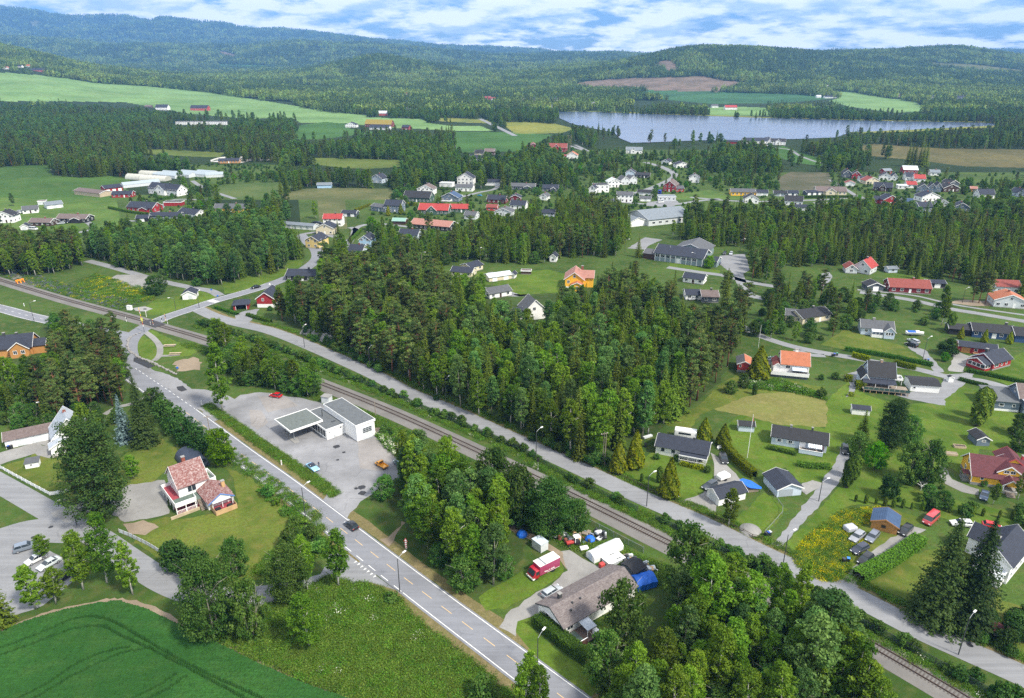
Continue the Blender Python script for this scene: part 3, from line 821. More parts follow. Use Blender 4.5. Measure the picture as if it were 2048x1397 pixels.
for pts in ([q(6,850,330), q(6,1000,295), q(6,1160,430), q(6,1040,560), q(6,860,540)],[q(6,0,80), q(6,90,85), q(6,140,180), q(6,60,240), q(6,0,200)],[q(2,60,1150), q(2,300,1170), q(2,380,1230), q(2,140,1280)]):
 sheet('asphalt_repair', pts, asphalt('brownish_asphalt',(0.25,0.235,0.228),0.9),0.0392, jit=.2)
for c, r in ((q(6,680,370),0.9),(q(6,740,415),0.5),(q(6,690,475),0.45),(q(6,835,700),.5),(q(6,880,690),1.0),(q(6,885,735),1.0),(q(5,400,1003),.5),(q(5,262,1085),.5),(q(12,1620,960),.6)):
 p = g(c)
 MB().add([(p.x + r * math.cos(a) * rnd.uniform(.8,1.2), p.y + r * math.sin(a) * rnd.uniform(.8,1.2),0.054) for a in np.linspace(0,6.1,14)],[tuple(range(14))]).build('tar_patch', DASPH).__setitem__('kind', 'structure')
RUST = paint('rusty_rail',(0.075,0.048,0.038),0.6,0.2,0.4,0.3)
SLEEP = paint('sleeper',(0.10,0.088,0.08),0.9,0.25)
rl = resample(RAIL,1.0)
rns = normals2(rl)
def strip_profile(name, line, prof, mat, parent=None):
 ns = normals2(line)
 m = len(prof)
 V, F = [],[]
 for i,(p, n) in enumerate(zip(line, ns)):
  V += [(p.x + n.x * o, p.y + n.y * o, z) for o, z in prof]
  if i:
   for k in range(m - 1):
    F.append(((i - 1) * m + k, i * m + k, i * m + k + 1,(i - 1) * m + k + 1))
 return MB().add(V, F).build(name, mat, parent)
tag(strip_profile('ballast_bed', rl,[(-3.7,0.03),(-2.2,0.16),(2.2,0.16),(3.0,0.03)], BALLAST), kind='structure')
track = thing('railway_track', 'single rusty railway track running diagonally across the picture', 'railway',(0,0,0))
slp = MB()
for p, n in zip(resample(RAIL,0.62), normals2(resample(RAIL,0.62))):
 d = Vector((n.y,-n.x,0))
 a = [p + n * s * 1.22 + d * t * 0.12 for s, t in ((-1,-1),(-1,1),(1,1),(1,-1))]
 slp.add([(v.x, v.y,.21) for v in a] + [(v.x, v.y,.1) for v in a],[(3,2,1,0),(0,1,5,4),(1,2,6,5),(2,3,7,6),(3,0,4,7)])
tag(slp.build('sleepers', SLEEP, track), kind='stuff')
for s in (-1,1):
 strip_profile('rail', rl,[(s * .75 - .09,.2),(s * .75 - .06,.38),(s * .75 + .06,.38),(s * .75 + .09,.2)], RUST, track)
ci = min(range(len(rl)), key=lambda i: (rl[i] - g((300,650))).length)
deck = thing('level_crossing_deck', 'dark rubber deck between the rails at the level crossing', 'crossing',(0,0,0))
for a, b in ((-2.3,-.86),(-.64,.64),(.86,2.3)):
 n_, d_ = rns[ci], Vector((rns[ci].y,-rns[ci].x,0))
 c = rl[ci]
 P = [c + n_ * o + d_ * t for o, t in ((a,-5.2),(a,5.2),(b,5.2),(b,-5.2))]
 MB().prism([(p.x, p.y,.02) for p in P],(0,0,.37)).build('deck_panel', paint('crossing_rubber',(0.05,0.05,0.055),.9), deck)
ribbon('siding_bed', smooth_line(G([(-60,528),(0,545),(40,558),(75,572)]),6),-2.5,2.5,0.05, BALLAST)
fieldP = G([(-80,1280),(0,1268),(60,1243),(130,1222),(200,1208),(245,1206),(300,1222),(360,1252),(420,1280),(500,1320),(600,1365),(700,1400),(760,1440),(-120,1440)])
ruts = [smooth_line(G(p),8) for p in (
 [(-60,1318),(20,1295),(90,1268),(150,1243),(200,1240),(240,1255),(300,1290),(400,1345),(520,1400),(560,1420)],
 [(-60,1335),(20,1310),(100,1280),(150,1262),(205,1258),(250,1280),(300,1302),(380,1343),(480,1397),(520,1420)],
 [(40,1402),(100,1370),(160,1330),(220,1308),(260,1300)],[(70,1402),(130,1367),(190,1335),(250,1310),(300,1302)],
 [(270,1400),(320,1375),(355,1352)],[(300,1402),(345,1378),(372,1358)])]
crop = grassmat('cereal_crop',(0.026,0.098,0.018),(0.034,0.115,0.022),(0.055,0.125,0.028),0.03,0.3,0.8,0.2, lambda t, c: t.mix(t.math('MULTIPLY', t.ramp(t.noise(2.4,3,.6, stretch=(.05,1,1, R(-38))),[(.4,0.0),(.6,1.0)]),.4), c,(.014,.06,.010)))
def crop_field():
 xs = [p.x for p in fieldP]
 ys = [p.y for p in fieldP]
 st = 0.21
 gx = np.arange(min(xs), max(xs), st)
 gy = np.arange(min(ys), max(ys), st)
 X, Y = np.meshgrid(gx, gy, indexing='ij')
 Z = 0.72 + 0.07 * rng.standard_normal(X.shape) + 0.2 * (vnoise(X / 2.2 + 500, Y / 2.2 + 500,2) - .5)
 for r_ in ruts:
  pts = np.array([(p.x, p.y) for p in resample(r_,0.4)])
  dm = np.full(X.shape,9.0)
  for a in pts: dm = np.minimum(dm, np.hypot(X - a[0], Y - a[1]))
  Z = np.where(dm < 0.25,0.05, Z)
 ins = inpoly(X, Y,[(p.x, p.y) for p in fieldP])
 nx, ny = X.shape
 id_ = np.arange(nx * ny).reshape(nx, ny)
 ok = ins[:-1, :-1] & ins[1:, :-1] & ins[1:,1:] & ins[:-1,1:]
 edge = ins & ~(np.roll(ins,1,0) & np.roll(ins,-1,0) & np.roll(ins,1,1) & np.roll(ins,-1,1))
 Z = np.where(edge,0.02, Z)
 Q = np.stack([id_[:-1, :-1], id_[1:, :-1], id_[1:,1:], id_[:-1,1:]],-1)[ok]
 V = np.stack([X, Y, Z],-1).reshape(-1,3)
 used, inv = np.unique(Q, return_inverse=True)
 me = bpy.data.meshes.new('crop_field')
 me.from_pydata(V[used].tolist(),[], inv.reshape(-1,4).tolist())
 me.materials.append(crop)
 me.update()
 tag(link('crop_field', me), kind='structure')
crop_field()
ribbon('field_edge', smooth_line([fieldP[i] for i in range(1,13)],6),-0.2,1.1,0.02, DIRT, jit=0.35)
# ------------------------------------------------------------------ trees
LF = {'birch': leafmat('birch_leaves',(0.058,0.120,0.016),(0.185,0.270,0.048),0.42),
      'aspen': leafmat('aspen_leaves',(0.052,0.118,0.032),(0.165,0.255,0.085),0.38),
      'spruce': leafmat('spruce_needles',(0.036,0.074,0.016),(0.170,0.215,0.038),0.34),
      'pine': leafmat('pine_needles',(0.042,0.082,0.028),(0.158,0.196,0.062),0.32),
      'dthuja': leafmat('green_thuja_sprays',(0.035,0.070,0.012),(0.100,0.140,0.026),0.15),
      'darkspruce': leafmat('dark_spruce_needles',(0.016,0.040,0.013),(0.055,0.082,0.022),0.1),
      'farcon': leafmat('far_conifers_sunlit',(0.050,0.092,0.028),(0.130,0.180,0.060),0.2),  # sunlit look of the distant conifers put into the leaf colour
      'fardec': leafmat('far_broadleaf_sunlit',(0.11,0.17,0.045),(0.24,0.30,0.095),0.3),  # greens lightened to stand in for sunlight on the distant woods
      'bluespruce': leafmat('blue_spruce_needles',(0.06,0.10,0.10),(0.18,0.25,0.25),0.1),
      'maple': leafmat('maple_leaves',(0.060,0.165,0.012),(0.16,0.31,0.03),0.4),
      'willow': leafmat('willow_leaves',(0.036,0.098,0.020),(0.135,0.215,0.058),0.38),
      'thuja': leafmat('thuja_sprays',(0.065,0.105,0.012),(0.19,0.205,0.026),0.2),
      'dark': leafmat('dark_shrub_leaves',(0.022,0.058,0.016),(0.064,0.115,0.030),0.25),
      'hedge': leafmat('hedge_leaves',(0.034,0.084,0.014),(0.090,0.165,0.030),0.25),
      'yhedge': leafmat('yellow_hedge_sprays',(0.085,0.125,0.010),(0.22,0.235,0.024),0.25),
      'tuft': leafmat('grass_blades',(0.070,0.130,0.020),(0.160,0.220,0.055),0.35),
      'weed': leafmat('weed_leaves',(0.060,0.135,0.020),(0.135,0.230,0.045),0.35)}
HEDGEIN = grassmat('hedge_inside',(0.020,0.045,0.010),(0.03,0.06,0.012),(0.04,0.06,0.02))
BARKW = paint('birch_bark',(0.50,0.48,0.44),0.8,0.35, sc=2)
BARKG = paint('aspen_bark',(0.26,0.25,0.20),0.85,0.3, sc=2)
BARKP = paint('pine_bark',(0.22,0.10,0.055),0.9,0.3, sc=1)
BARKD = paint('dark_bark',(0.07,0.055,0.045),0.9,0.3, sc=1)
def quads_mesh(name, cen, nor, size, tint, mat, asp=1.0, rg=None):
 """many small leaf sprays: one quad each"""
 rg = rg or rng
 n = len(cen)
 nor = nor / (np.linalg.norm(nor, axis=1, keepdims=True) + 1e-9)
 ref = rg.standard_normal((n,3))
 u = np.cross(nor, ref)
 u /= np.linalg.norm(u, axis=1, keepdims=True) + 1e-9
 v = np.cross(nor, u)
 s = size[:, None] * 0.5
 u, v = u * s, v * s * asp
 k = rg.uniform(0.55,1.1,(n,4,1))
 V = np.stack([cen - u * k[:,0] - v * .5 * k[:,0], cen + u * k[:,1] - v * k[:,1], cen + u * .8 * k[:,2] + v * k[:,2], cen - u * k[:,3] + v * k[:,3]],1).reshape(-1,3)
 me = bpy.data.meshes.new(name)
 me.vertices.add(4 * n)
 me.vertices.foreach_set('co', V.ravel())
 me.loops.add(4 * n)
 me.loops.foreach_set('vertex_index', np.arange(4 * n, dtype=np.int32))
 me.polygons.add(n)
 me.polygons.foreach_set('loop_start', np.arange(n, dtype=np.int32) * 4)
 at = me.attributes.new('tint', 'FLOAT', 'POINT')
 at.data.foreach_set('value', np.repeat(np.clip(tint,0,1),4).astype(np.float32))
 me.materials.append(mat)
 me.update()
 return me
def unit(rg, n):
 d = rg.standard_normal((n,3))
 return d / np.linalg.norm(d, axis=1, keepdims=True)
def crown_clusters(rg, cents, rads, per, lsize, flat=0.75, up=0.35):
 C, N, S, T = [],[],[],[]
 for c, r in zip(cents, rads):
  m = max(6, int(per * rg.uniform(.75,1.25)))
  d = unit(rg, m)
  rr = r * rg.uniform(0.35,1.0,(m,1)) ** 0.6
  p = c + d * rr * np.array([1,1, flat])
  C.append(p)
  N.append(d * 0.6 + rg.standard_normal((m,3)) * 0.55 + np.array([0,0, up]))
  S.append(lsize * rg.uniform(.6,1.35, m))
  T.append(np.clip(rg.uniform(.15,.85) + d[:,2] * .12 + rg.normal(0,.12, m),0,1))
 return np.concatenate(C), np.concatenate(N), np.concatenate(S), np.concatenate(T)
def make_broad(key, h, wd, seed, bark, lo=0.28, ncl=70, per=46, ls=0.42, shape=1.0, multi=1):
 rg = np.random.default_rng(seed)
 tr = MB()
 lean = rg.normal(0,0.03,2) * h
 cents, rads = [],[]
 for s in range(multi):
  off = rg.normal(0,.5,2) if multi > 1 else np.zeros(2)
  base = np.array([off[0], off[1],0])
  top = np.array([lean[0] + off[0] * 2.2, lean[1] + off[1] * 2.2, h * .93])
  pts = [base + (top - base) * t + np.array([*rg.normal(0,.07,2),0]) * (1 if 0 < t < 1 else 0) for t in (0,.25,.5,.75,1)]
  r0 = .012 * h + .05
  tr.tube([tuple(p) for p in pts],[r0, r0 * .8, r0 * .6, r0 * .36, r0 * .1],6)
  for k in range(int(9 / multi) + 2):
   t = rg.uniform(lo,.85)
   p0 = base + (top - base) * t
   a = rg.uniform(0,6.28)
   L = wd * .5 * math.sin(math.pi * min(1,(1 - t) * .9 + .12)) * rg.uniform(.6,1)
   p1 = p0 + np.array([math.cos(a) * L * .55, math.sin(a) * L * .55, L * .55])
   p2 = p0 + np.array([math.cos(a) * L, math.sin(a) * L, L * .8])
   tr.tube([tuple(p0), tuple(p1), tuple(p2)],[r0 * .34, r0 * .2, r0 * .07],4)
 for k in range(ncl):
  t = rg.uniform(0,1)
  z = h * (lo + (1 - lo) * t)
  env = wd * .5 * (math.sin(math.pi * (t * .80 + .15)) ** 0.75) * shape
  a = rg.uniform(0,6.28)
  r = env * math.sqrt(rg.uniform(0.05,1)) * rg.uniform(.8,1.1)
  cents.append(np.array([lean[0] * z / h + r * math.cos(a), lean[1] * z / h + r * math.sin(a), z]))
  rads.append(wd * rg.uniform(.075,.15))
 c, n, s_, t_ = crown_clusters(rg, cents, rads, per, ls)
 return tr.mesh('trunk', bark, True), quads_mesh('crown', c, n, s_, t_, LF[key],1.0, rg)
def make_spruce(key, h, wd, seed, bark=BARKD, lo=0.06, dens=1.25, ls=.5):
 rg = np.random.default_rng(seed)
 tr = MB().tube([(0,0,0),(0,0, h * .5),(0,0, h * .98)],[.012 * h + .05,.008 * h,.01],6)
 C, N, S, T = [],[],[],[]
 lev = int(h * 1.9 * dens)
 for i in range(lev):
  t = i / (lev - 1)
  z = h * (lo + (1 - lo) * t ** .95)
  r = wd * .5 * (1 - t) ** .82 * rg.uniform(.86,1.12) + .06
  nb = max(4, int(6 + 5 * (1 - t)))
  a0 = rg.uniform(0,6.28)
  tb = rg.uniform(.25,.75)
  for b in range(nb):
   a = a0 + 6.283 * b / nb + rg.normal(0,.16)
   L = r * rg.uniform(.72,1.12)
   m = max(3, int(L / .3 * dens))
   f = (np.arange(m) + rg.uniform(.2,1, m)) / m
   droop = -L * .40 * f + L * .20 * f ** 3
   side = rg.normal(0,.13, m) * L * (1.1 - f * .6)
   x = math.cos(a) * L * f - math.sin(a) * side
   y = math.sin(a) * L * f + math.cos(a) * side
   C.append(np.stack([x, y, z + droop + rg.normal(0,.08, m)],1))
   N.append(np.stack([math.cos(a) * .5 + rg.normal(0,.35, m), math.sin(a) * .5 + rg.normal(0,.35, m), np.full(m,.75)],1))
   S.append(ls * rg.uniform(.6,1.2, m) * (.55 + .5 * (1 - t)))
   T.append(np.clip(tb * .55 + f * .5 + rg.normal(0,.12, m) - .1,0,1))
 c, n, s_, t_ = map(np.concatenate,(C, N, S, T))
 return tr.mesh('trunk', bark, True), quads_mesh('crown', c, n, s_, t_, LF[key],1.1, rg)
def make_pine(h, wd, seed, lo=.36, ncl=52, bark=BARKP):
 rg = np.random.default_rng(seed)
 lean = rg.normal(0,.03,2) * h
 tr = MB()
 r0 = .013 * h + .04
 P = [np.array([lean[0] * t * t, lean[1] * t * t, h * .95 * t]) for t in (0,.3,.6,.8,1)]
 tr.tube([tuple(p) for p in P],[r0, r0 * .82, r0 * .6, r0 * .4,.03],7)
 cents, rads = [],[]
 for k in range(ncl):
  t = rg.uniform(0,1) ** .8
  z = h * (lo + (1 - lo) * t)
  env = wd * .5 * (1 - .72 * t) ** .6 * (.45 + .55 * min(1, t * 4))
  a = rg.uniform(0,6.28)
  r = env * rg.uniform(.25,1.05)
  c = np.array([lean[0] * t + r * math.cos(a), lean[1] * t + r * math.sin(a), z + rg.normal(0,.2)])
  tr.tube([(lean[0] * t * .9, lean[1] * t * .9, z - r * .35), tuple(c)],[.07,.03],4, False)
  cents.append(c)
  rads.append(wd * rg.uniform(.07,.15))
 c, n, s_, t_ = crown_clusters(rg, cents, rads,70,.32,.5,.5)
 return tr.mesh('trunk', bark, True), quads_mesh('crown', c, n, s_, t_, LF['darkspruce' if bark is BARKD else 'pine'],.8, rg)
def make_bush(key, h, wd, seed, ncl=26, per=42, ls=.34):
 rg = np.random.default_rng(seed)
 tr = MB()
 cents, rads = [],[]
 for k in range(5):
  a = rg.uniform(0,6.28)
  tr.tube([(0,0,0),(math.cos(a) * wd * .12, math.sin(a) * wd * .12, h * .4),(math.cos(a) * wd * .28, math.sin(a) * wd * .28, h * .8)],[.05,.04,.015],4)
 for k in range(ncl):
  d = unit(rg,1)[0]
  d[2] = abs(d[2])
  rr = rg.uniform(.45,1) ** .5
  cents.append(np.array([d[0] * wd * .38 * rr, d[1] * wd * .38 * rr, h * (.18 + .68 * d[2] * rr)]))
  rads.append(min(wd, h) * rg.uniform(.14,.24))
 c, n, s_, t_ = crown_clusters(rg, cents, rads, per, ls)
 ok = c[:,2] > .02
 return tr.mesh('stems', BARKD, True), quads_mesh('foliage', c[ok], n[ok], s_[ok], t_[ok], LF[key],1.0, rg)
def make_thuja(key, h, wd, seed, col=False):
 rg = np.random.default_rng(seed)
 n = int(900 + 420 * h * wd / 6)
 t = rg.uniform(0,1, n)
 if col: env = np.minimum(1, t * 7) ** .5 * np.minimum(1,(1 - t) * 5) ** .6
 else: env = np.minimum(1, t * 6 + .35) * (1 - t ** 1.35) ** .85
 a = rg.uniform(0,6.283, n)
 bump = 1 + .10 * np.sin(a * 5 + t * 14) + .06 * np.sin(a * 9 - t * 23)
 r = wd * .5 * env * bump * rg.uniform(.82,1.04, n)
 c = np.stack([r * np.cos(a), r * np.sin(a), h * t + .1],1)
 nn = np.stack([np.cos(a), np.sin(a), np.full(n,.55)],1) + rg.normal(0,.35,(n,3))
 tint = np.clip(.45 + .28 * np.sin(a * 5 + t * 14) + rg.normal(0,.16, n),0,1)
 core = MB().lathe([(wd * .12,0),(wd * .36, h * .12),(wd * .34, h * .4),(wd * .2, h * .7),(.03, h * .93)] if not col else [(wd * .3,0),(wd * .36, h * .2),(wd * .36, h * .75),(.05, h * .95)],8)
 return core.mesh('inner_twigs', BARKD), quads_mesh('foliage', c, nn, rg.uniform(.2,.42, n), tint, LF[key],1.2, rg)
PROTO = {}
def proto(sp, fn, specs):
 PROTO[sp] = [fn(*s) for s in specs]
HN = {'birch': 14, 'aspen': 16, 'spruce': 17, 'pine': 17, 'bush': 3.2, 'willow': 7, 'maple': 8, 'thuja': 6, 'bluespruce': 14, 'dark': 5, 'column': 6, 'weed': 1.6, 'bigspruce': 22}
PROTO['birch'] = [make_broad('birch',14,4.4 + .5 * (i % 4),100 + i, BARKW,.14 + .07 * (i % 3),150,46,.27,1,1) for i in range(8)]
PROTO['aspen'] = [make_broad('aspen',16,5.0 + .5 * i,140 + i, BARKG,.24,150,46,.29) for i in range(4)]
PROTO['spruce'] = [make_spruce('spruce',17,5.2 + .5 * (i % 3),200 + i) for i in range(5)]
PROTO['pine'] = [make_pine(17,6.2 + .5 * (i % 3),300 + i,.24 + .07 * (i % 3),90) for i in range(5)]
PROTO['bush'] = [make_bush('willow',3.2,3.2,400 + i,30,54,.26) for i in range(5)]
PROTO['willow'] = [make_broad('willow',7,6.0,420 + i, BARKG,.04,140,50,.25,1.1,3) for i in range(4)]
PROTO['maple'] = [make_broad('maple',8,6.2,440 + i, BARKD,.12,140,46,.28,1.1) for i in range(2)]
PROTO['thuja'] = [make_thuja('thuja',6,3.0,460 + i) for i in range(4)]
PROTO['column'] = [make_thuja('dthuja',6,2.0,470 + i, True) for i in range(2)]
PROTO['bluespruce'] = [make_spruce('bluespruce',14,5.0,480, ls=.5)]
PROTO['dark'] = [make_bush('dark',5,4.6,490 + i,44,70,.28) for i in range(3)]
PROTO['weed'] = [make_bush('weed',1.6,2.2,500 + i,12,26,.26) for i in range(3)]
PROTO['bigspruce'] = [make_spruce('darkspruce',22,11,520 + i, dens=2.3, ls=.42) for i in range(2)]
PROTO['bigpine'] = [make_pine(22,13,540,.08,420, BARKD)]
PROTO['bigwillow'] = [make_broad('willow',13,10,550 + i, BARKG,.03,340,60,.28,1.1,4) for i in range(2)]
HN.update(bigpine=22, bigwillow=13)
TREES = []      # (species, variant, position, height, turn, label, category, group, single)
PROTECT = []    # parts of the picture (x0, y0, x1, y1, distance) that trees must not cover
WID = {'birch': .40, 'aspen': .37, 'spruce': .34, 'pine': .40, 'bush': 1.0, 'willow': .85, 'maple': .78, 'thuja': .5, 'dark': .95, 'column': .33, 'weed': 1.3, 'bluespruce': .36, 'bigspruce': .5, 'bigpine': .6, 'bigwillow': .8}
def tree_rect(sp, p, h):
 u0, v0 = px(p[0], p[1], p[2])
 u1, v1 = px(p[0], p[1], p[2] + h)
 dep = p[1] * CP + CAMH * SP
 wpx = WID[sp] * h * FPX / dep * .5
 return u0 - wpx, v1, u0 + wpx, v0
def blocked(sp, p, h, pad=0):
 x0, y0, x1, y1 = tree_rect(sp, p, h)
 for a, b, c, d, dist in PROTECT:
  if p[1] < dist and x1 - pad > a and x0 + pad < c and y1 - pad > b and y0 + pad < d:
   return True
 return False
def tree(sp, p, h, label=None, cat='tree', group=None, var=None, single=False, ws=None):
 n = len(PROTO[sp])
 TREES.append((sp, rnd.randrange(n) if var is None else var % n, p, h, rnd.uniform(0,6.28), label, cat, group, single, ws))
WN = {'birch': 6.6, 'aspen': 7, 'spruce': 6.0, 'pine': 7.6, 'bush': 3.6, 'willow': 7.2, 'maple': 7.4, 'thuja': 3.1, 'dark': 4.6, 'column': 2.1, 'weed': 2.4, 'bluespruce': 5.4, 'bigspruce': 12, 'bigpine': 14.5, 'bigwillow': 11.5}
def T(sp, x, top, base, w_, label, cat='tree', var=None, group=None):
 """a tree known by its foot, top and width in the picture"""
 p = g((x, base))
 h = CAMH * (1 - p.y / g((x, top)).y)
 dep = p.y * CP + CAMH * SP
 tree(sp, p, h, label, cat, group, var, True, w_ * dep / FPX / WN[sp])
def single_tree(sp, at, h, label, cat='tree', group=None, var=None):
 tree(sp, gh(at), h, label, cat, group, var, True)
def wood(poly, mix, hr, spacing, label, group, jit=.85, cat='tree', clear=None):
 """fill an outline (as seen, on the ground) with trees"""
 P = [g(p) for p in poly]
 xs, ys = [p.x for p in P],[p.y for p in P]
 pl = [(p.x, p.y) for p in P]
 y = min(ys)
 cand = []
 row = 0
 while y < max(ys):
  x = min(xs) + (spacing * .5 if row % 2 else 0)
  while x < max(xs):
   cand.append((x + rnd.uniform(-jit, jit) * spacing * .5, y + rnd.uniform(-jit, jit) * spacing * .5))
   x += spacing
  y += spacing * .9
  row += 1
 c = np.array(cand)
 for (x, y) in c[inpoly(c[:,0], c[:,1], pl)]:
  m = mix(*px(x, y,0)) if callable(mix) else mix
  sp = rnd.choices(list(m), list(m.values()))[0]
  h = HN[sp] * rnd.uniform(*hr)
  if sp in ('bush', 'weed'): h = HN[sp] * rnd.uniform(.6,1.3)
  if blocked(sp,(x, y,0), h): continue
  tree(sp, Vector((x, y,0)), h, label[sp] if isinstance(label, dict) else label, cat, group)
# ------------------------------------------------------------------ building kit
ZS = {21: (290,890,9.315),22: (530,780,7.76),23: (1040,1040,5.373),24: (0,800,6.985),25: (1880,860,8.22),26: (1450,660,6.984),27: (1680,700,9.31),28: (1880,620,5.82)}
def q(b, x, y):
 if b in ZS:
  o = ZS[b]
  return (o[0] + x / o[2], o[1] + y / o[2])
 o = ZO[b]
 return (o[0] + x / 3.938, o[1] + y / 3.938)
def roof_profile(c0, c1, zw, rh, oh, th, rows, lip=0.035):
 cm, hs = (c0 + c1) / 2,(c1 - c0) / 2
 sl = rh / hs
 top = []
 for sgn in (-1,1):
  side_ = []
  n = max(1, rows)
  for k in range(n):
   for t, e in ((k / n,0),((k + 1) / n, lip if rows else 0)):
    dd = t * (hs + oh)
    side_.append((cm + sgn * dd, zw + rh - sl * dd + th + e))
  top.append(side_)
 left = list(reversed(top[0]))
 prof = left + top[1]
 return prof + [(c1 + oh, zw - sl * oh + .02),(cm, zw + rh + .02),(c0 - oh, zw - sl * oh + .02)]
def gable(p, x0, x1, y0, y1, z0, zw, rh, ax, wm, rm, oh=.45, og=.35, th=.14, rows=0, trim=TRIM, wname='wall', barge=True):
 """walls with gables and a pitched roof; ridge along ax"""
 if ax == 'x': c0, c1, e0, e1 = y0, y1, x0, x1
 else: c0, c1, e0, e1 = x0, x1, y0, y1
 cm = (c0 + c1) / 2
 def P(e, c, z): return (e, c, z) if ax == 'x' else (c, e, z)
 wp = [(c0, z0),(c1, z0),(c1, zw),(cm, zw + rh),(c0, zw)]
 W = MB().prism([P(e0, c, z) for c, z in wp], P(e1 - e0,0,0)).build(wname, wm, p)
 rp = roof_profile(c0, c1, zw, rh, oh, th, rows)
 Ro = MB().prism([P(e0 - og, c, z) for c, z in rp], P(e1 - e0 + 2 * og,0,0)).build('roof', rm, p)
 fix_normals(W.data); fix_normals(Ro.data)
 if barge and trim:
  sl = rh / ((c1 - c0) / 2)
  bp = [(c0 - oh - .03, zw - sl * oh + th + .05),(cm, zw + rh + th + .06),(c1 + oh + .03, zw - sl * oh + th + .05),(c1 + oh + .03, zw - sl * oh - .12),(cm, zw + rh - .10),(c0 - oh - .03, zw - sl * oh - .12)]
  for e in (e0 - og - .06, e1 + og + .01):
   o = MB().prism([P(e, c, z) for c, z in bp], P(.05,0,0)).build('bargeboard', trim, Ro)
   fix_normals(o.data)
 return W, Ro
def fix_normals(me):
 import bmesh
 b = bmesh.new()
 b.from_mesh(me)
 bmesh.ops.recalc_face_normals(b, faces=b.faces)
 b.to_mesh(me)
 b.free()
def flat_roof(p, x0, x1, y0, y1, z, rm, fm, oh=.2, fh=.45):
 r_ = bx('roof', rm, p, x0 - oh + .12, x1 + oh - .12, y0 - oh + .12, y1 + oh - .12, z, z + fh - .05)
 m = MB()
 for b in ((x0 - oh, x1 + oh, y0 - oh, y0 - oh + .12),(x0 - oh, x1 + oh, y1 + oh - .12, y1 + oh),(x0 - oh, x0 - oh + .12, y0 - oh + .121, y1 + oh - .121),(x1 + oh - .12, x1 + oh, y0 - oh + .121, y1 + oh - .121)):
  m.box(*b, z - .02, z + fh)
 m.build('fascia', fm, r_)
 return r_
WCACHE = {}
FACE = {'f': 0.0, 'r': math.pi / 2, 'b': math.pi, 'l': -math.pi / 2}
def win(p, face, along, plane, z, w=1.2, h=1.2, cols=2, trim=TRIM, name='window', glass=GLASS):
 """window centred at height z on a wall; its frame stands proud, its pane is set back"""
 k = (round(w,2), round(h,2), cols, trim.name, glass.name)
 if k not in WCACHE:
  t = .10
  m = MB()
  m.box(-w / 2 - t, w / 2 + t,-.06,.02, h / 2, h / 2 + t).box(-w / 2 - t, w / 2 + t,-.08,.02,-h / 2 - t,-h / 2)
  m.box(-w / 2 - t,-w / 2,-.06,.02,-h / 2, h / 2).box(w / 2, w / 2 + t,-.06,.02,-h / 2, h / 2)
  for i in range(1, cols):
   xx = -w / 2 + w * i / cols
   m.box(xx - .035, xx + .035,-.05,.02,-h / 2, h / 2)
  WCACHE[k] = (m.mesh('window', trim), MB().box(-w / 2, w / 2,-.018,.015,-h / 2, h / 2).mesh('pane', glass))
 fm, pm = WCACHE[k]
 loc = {'f': (along, plane, z), 'b': (along, plane, z), 'l': (plane, along, z), 'r': (plane, along, z)}[face]
 o = link(name, fm, p, loc, FACE[face])
 link('pane', pm, o)
 return o
def door(p, face, along, plane, z0, w=1.0, h=2.05, mat=TRIM, name='door'):
 m = MB().box(-w / 2, w / 2,-.05,.02,0, h)
 loc = {'f': (along, plane, z0), 'b': (along, plane, z0), 'l': (plane, along, z0), 'r': (plane, along, z0)}[face]
 o = m.build(name, mat, p, loc, FACE[face])
 if w < 1.6: MB().box(w * .3, w * .42,-.1,-.052, h * .46, h * .5).build('handle', DMETAL, o)
 return o
def chimney(p, x, y, z0, z1, mat=BRICKR, s=.45):
 m = MB().box(x - s, x + s, y - s, y + s, z0, z1).build('chimney', mat, p)
 bx('chimney_cap', CONC, m, x - s - .07, x + s + .07, y - s - .07, y + s + .07, z1, z1 + .12)
 return m
def railing(p, pts, z0, z1, mat, solid=True, name='railing', th=.08):
 m = MB()
 for a, b in zip(pts[:-1], pts[1:]):
  a, b = Vector((*a,0)), Vector((*b,0))
  d = (b - a).normalized()
  n = Vector((-d.y, d.x,0)) * th / 2
  if solid:
   m.prism([a - n + Vector((0,0, z0)), b - n + Vector((0,0, z0)), b + n + Vector((0,0, z0)), a + n + Vector((0,0, z0))],(0,0, z1 - z0))
  else:
   m.prism([a - n + Vector((0,0, z1 - .1)), b - n + Vector((0,0, z1 - .1)), b + n + Vector((0,0, z1 - .1)), a + n + Vector((0,0, z1 - .1))],(0,0,.1))
   L = (b - a).length
   for i in range(int(L / .28) + 1):
    c = a + d * min(L, i * .28)
    m.box(c.x - .04, c.x + .04, c.y - .04, c.y + .04, z0, z1 - .1)
 o = m.build(name, mat, p)
 fix_normals(o.data)
 return o
def hroot(name, label, cat, p, z, ang, group=None):
 a = g(p, z)
 if a.y > 1250: a = gh(p)
 return thing(name, label, cat,(a.x, a.y, float(hz(a.x, a.y)) if a.y > 1250 else 0), R(ang), group)
def protect(root, x0, x1, y0, y1, z0, z1, shrink=.12, lift=0.25):
 M = Matrix.Translation(root.location) @ Matrix.Rotation(root.rotation_euler.z,4, 'Z')
 us, vs2, ds = [],[],[]
 for x in (x0, x1):
  for y in (y0, y1):
   for z in (z0, z1):
    w_ = M @ Vector((x, y, z))
    u, v = px(w_.x, w_.y, w_.z)
    us.append(u); vs2.append(v); ds.append(w_.y)
 a, b, c, d = min(us), min(vs2), max(us), max(vs2)
 PROTECT.append((a + (c - a) * shrink, b + (d - b) * .1, c - (c - a) * shrink, d - (d - b) * lift, max(ds)))
 return a, b, c, d
KEEPOUT = []   # ground spots taken by buildings (x, y, radius)
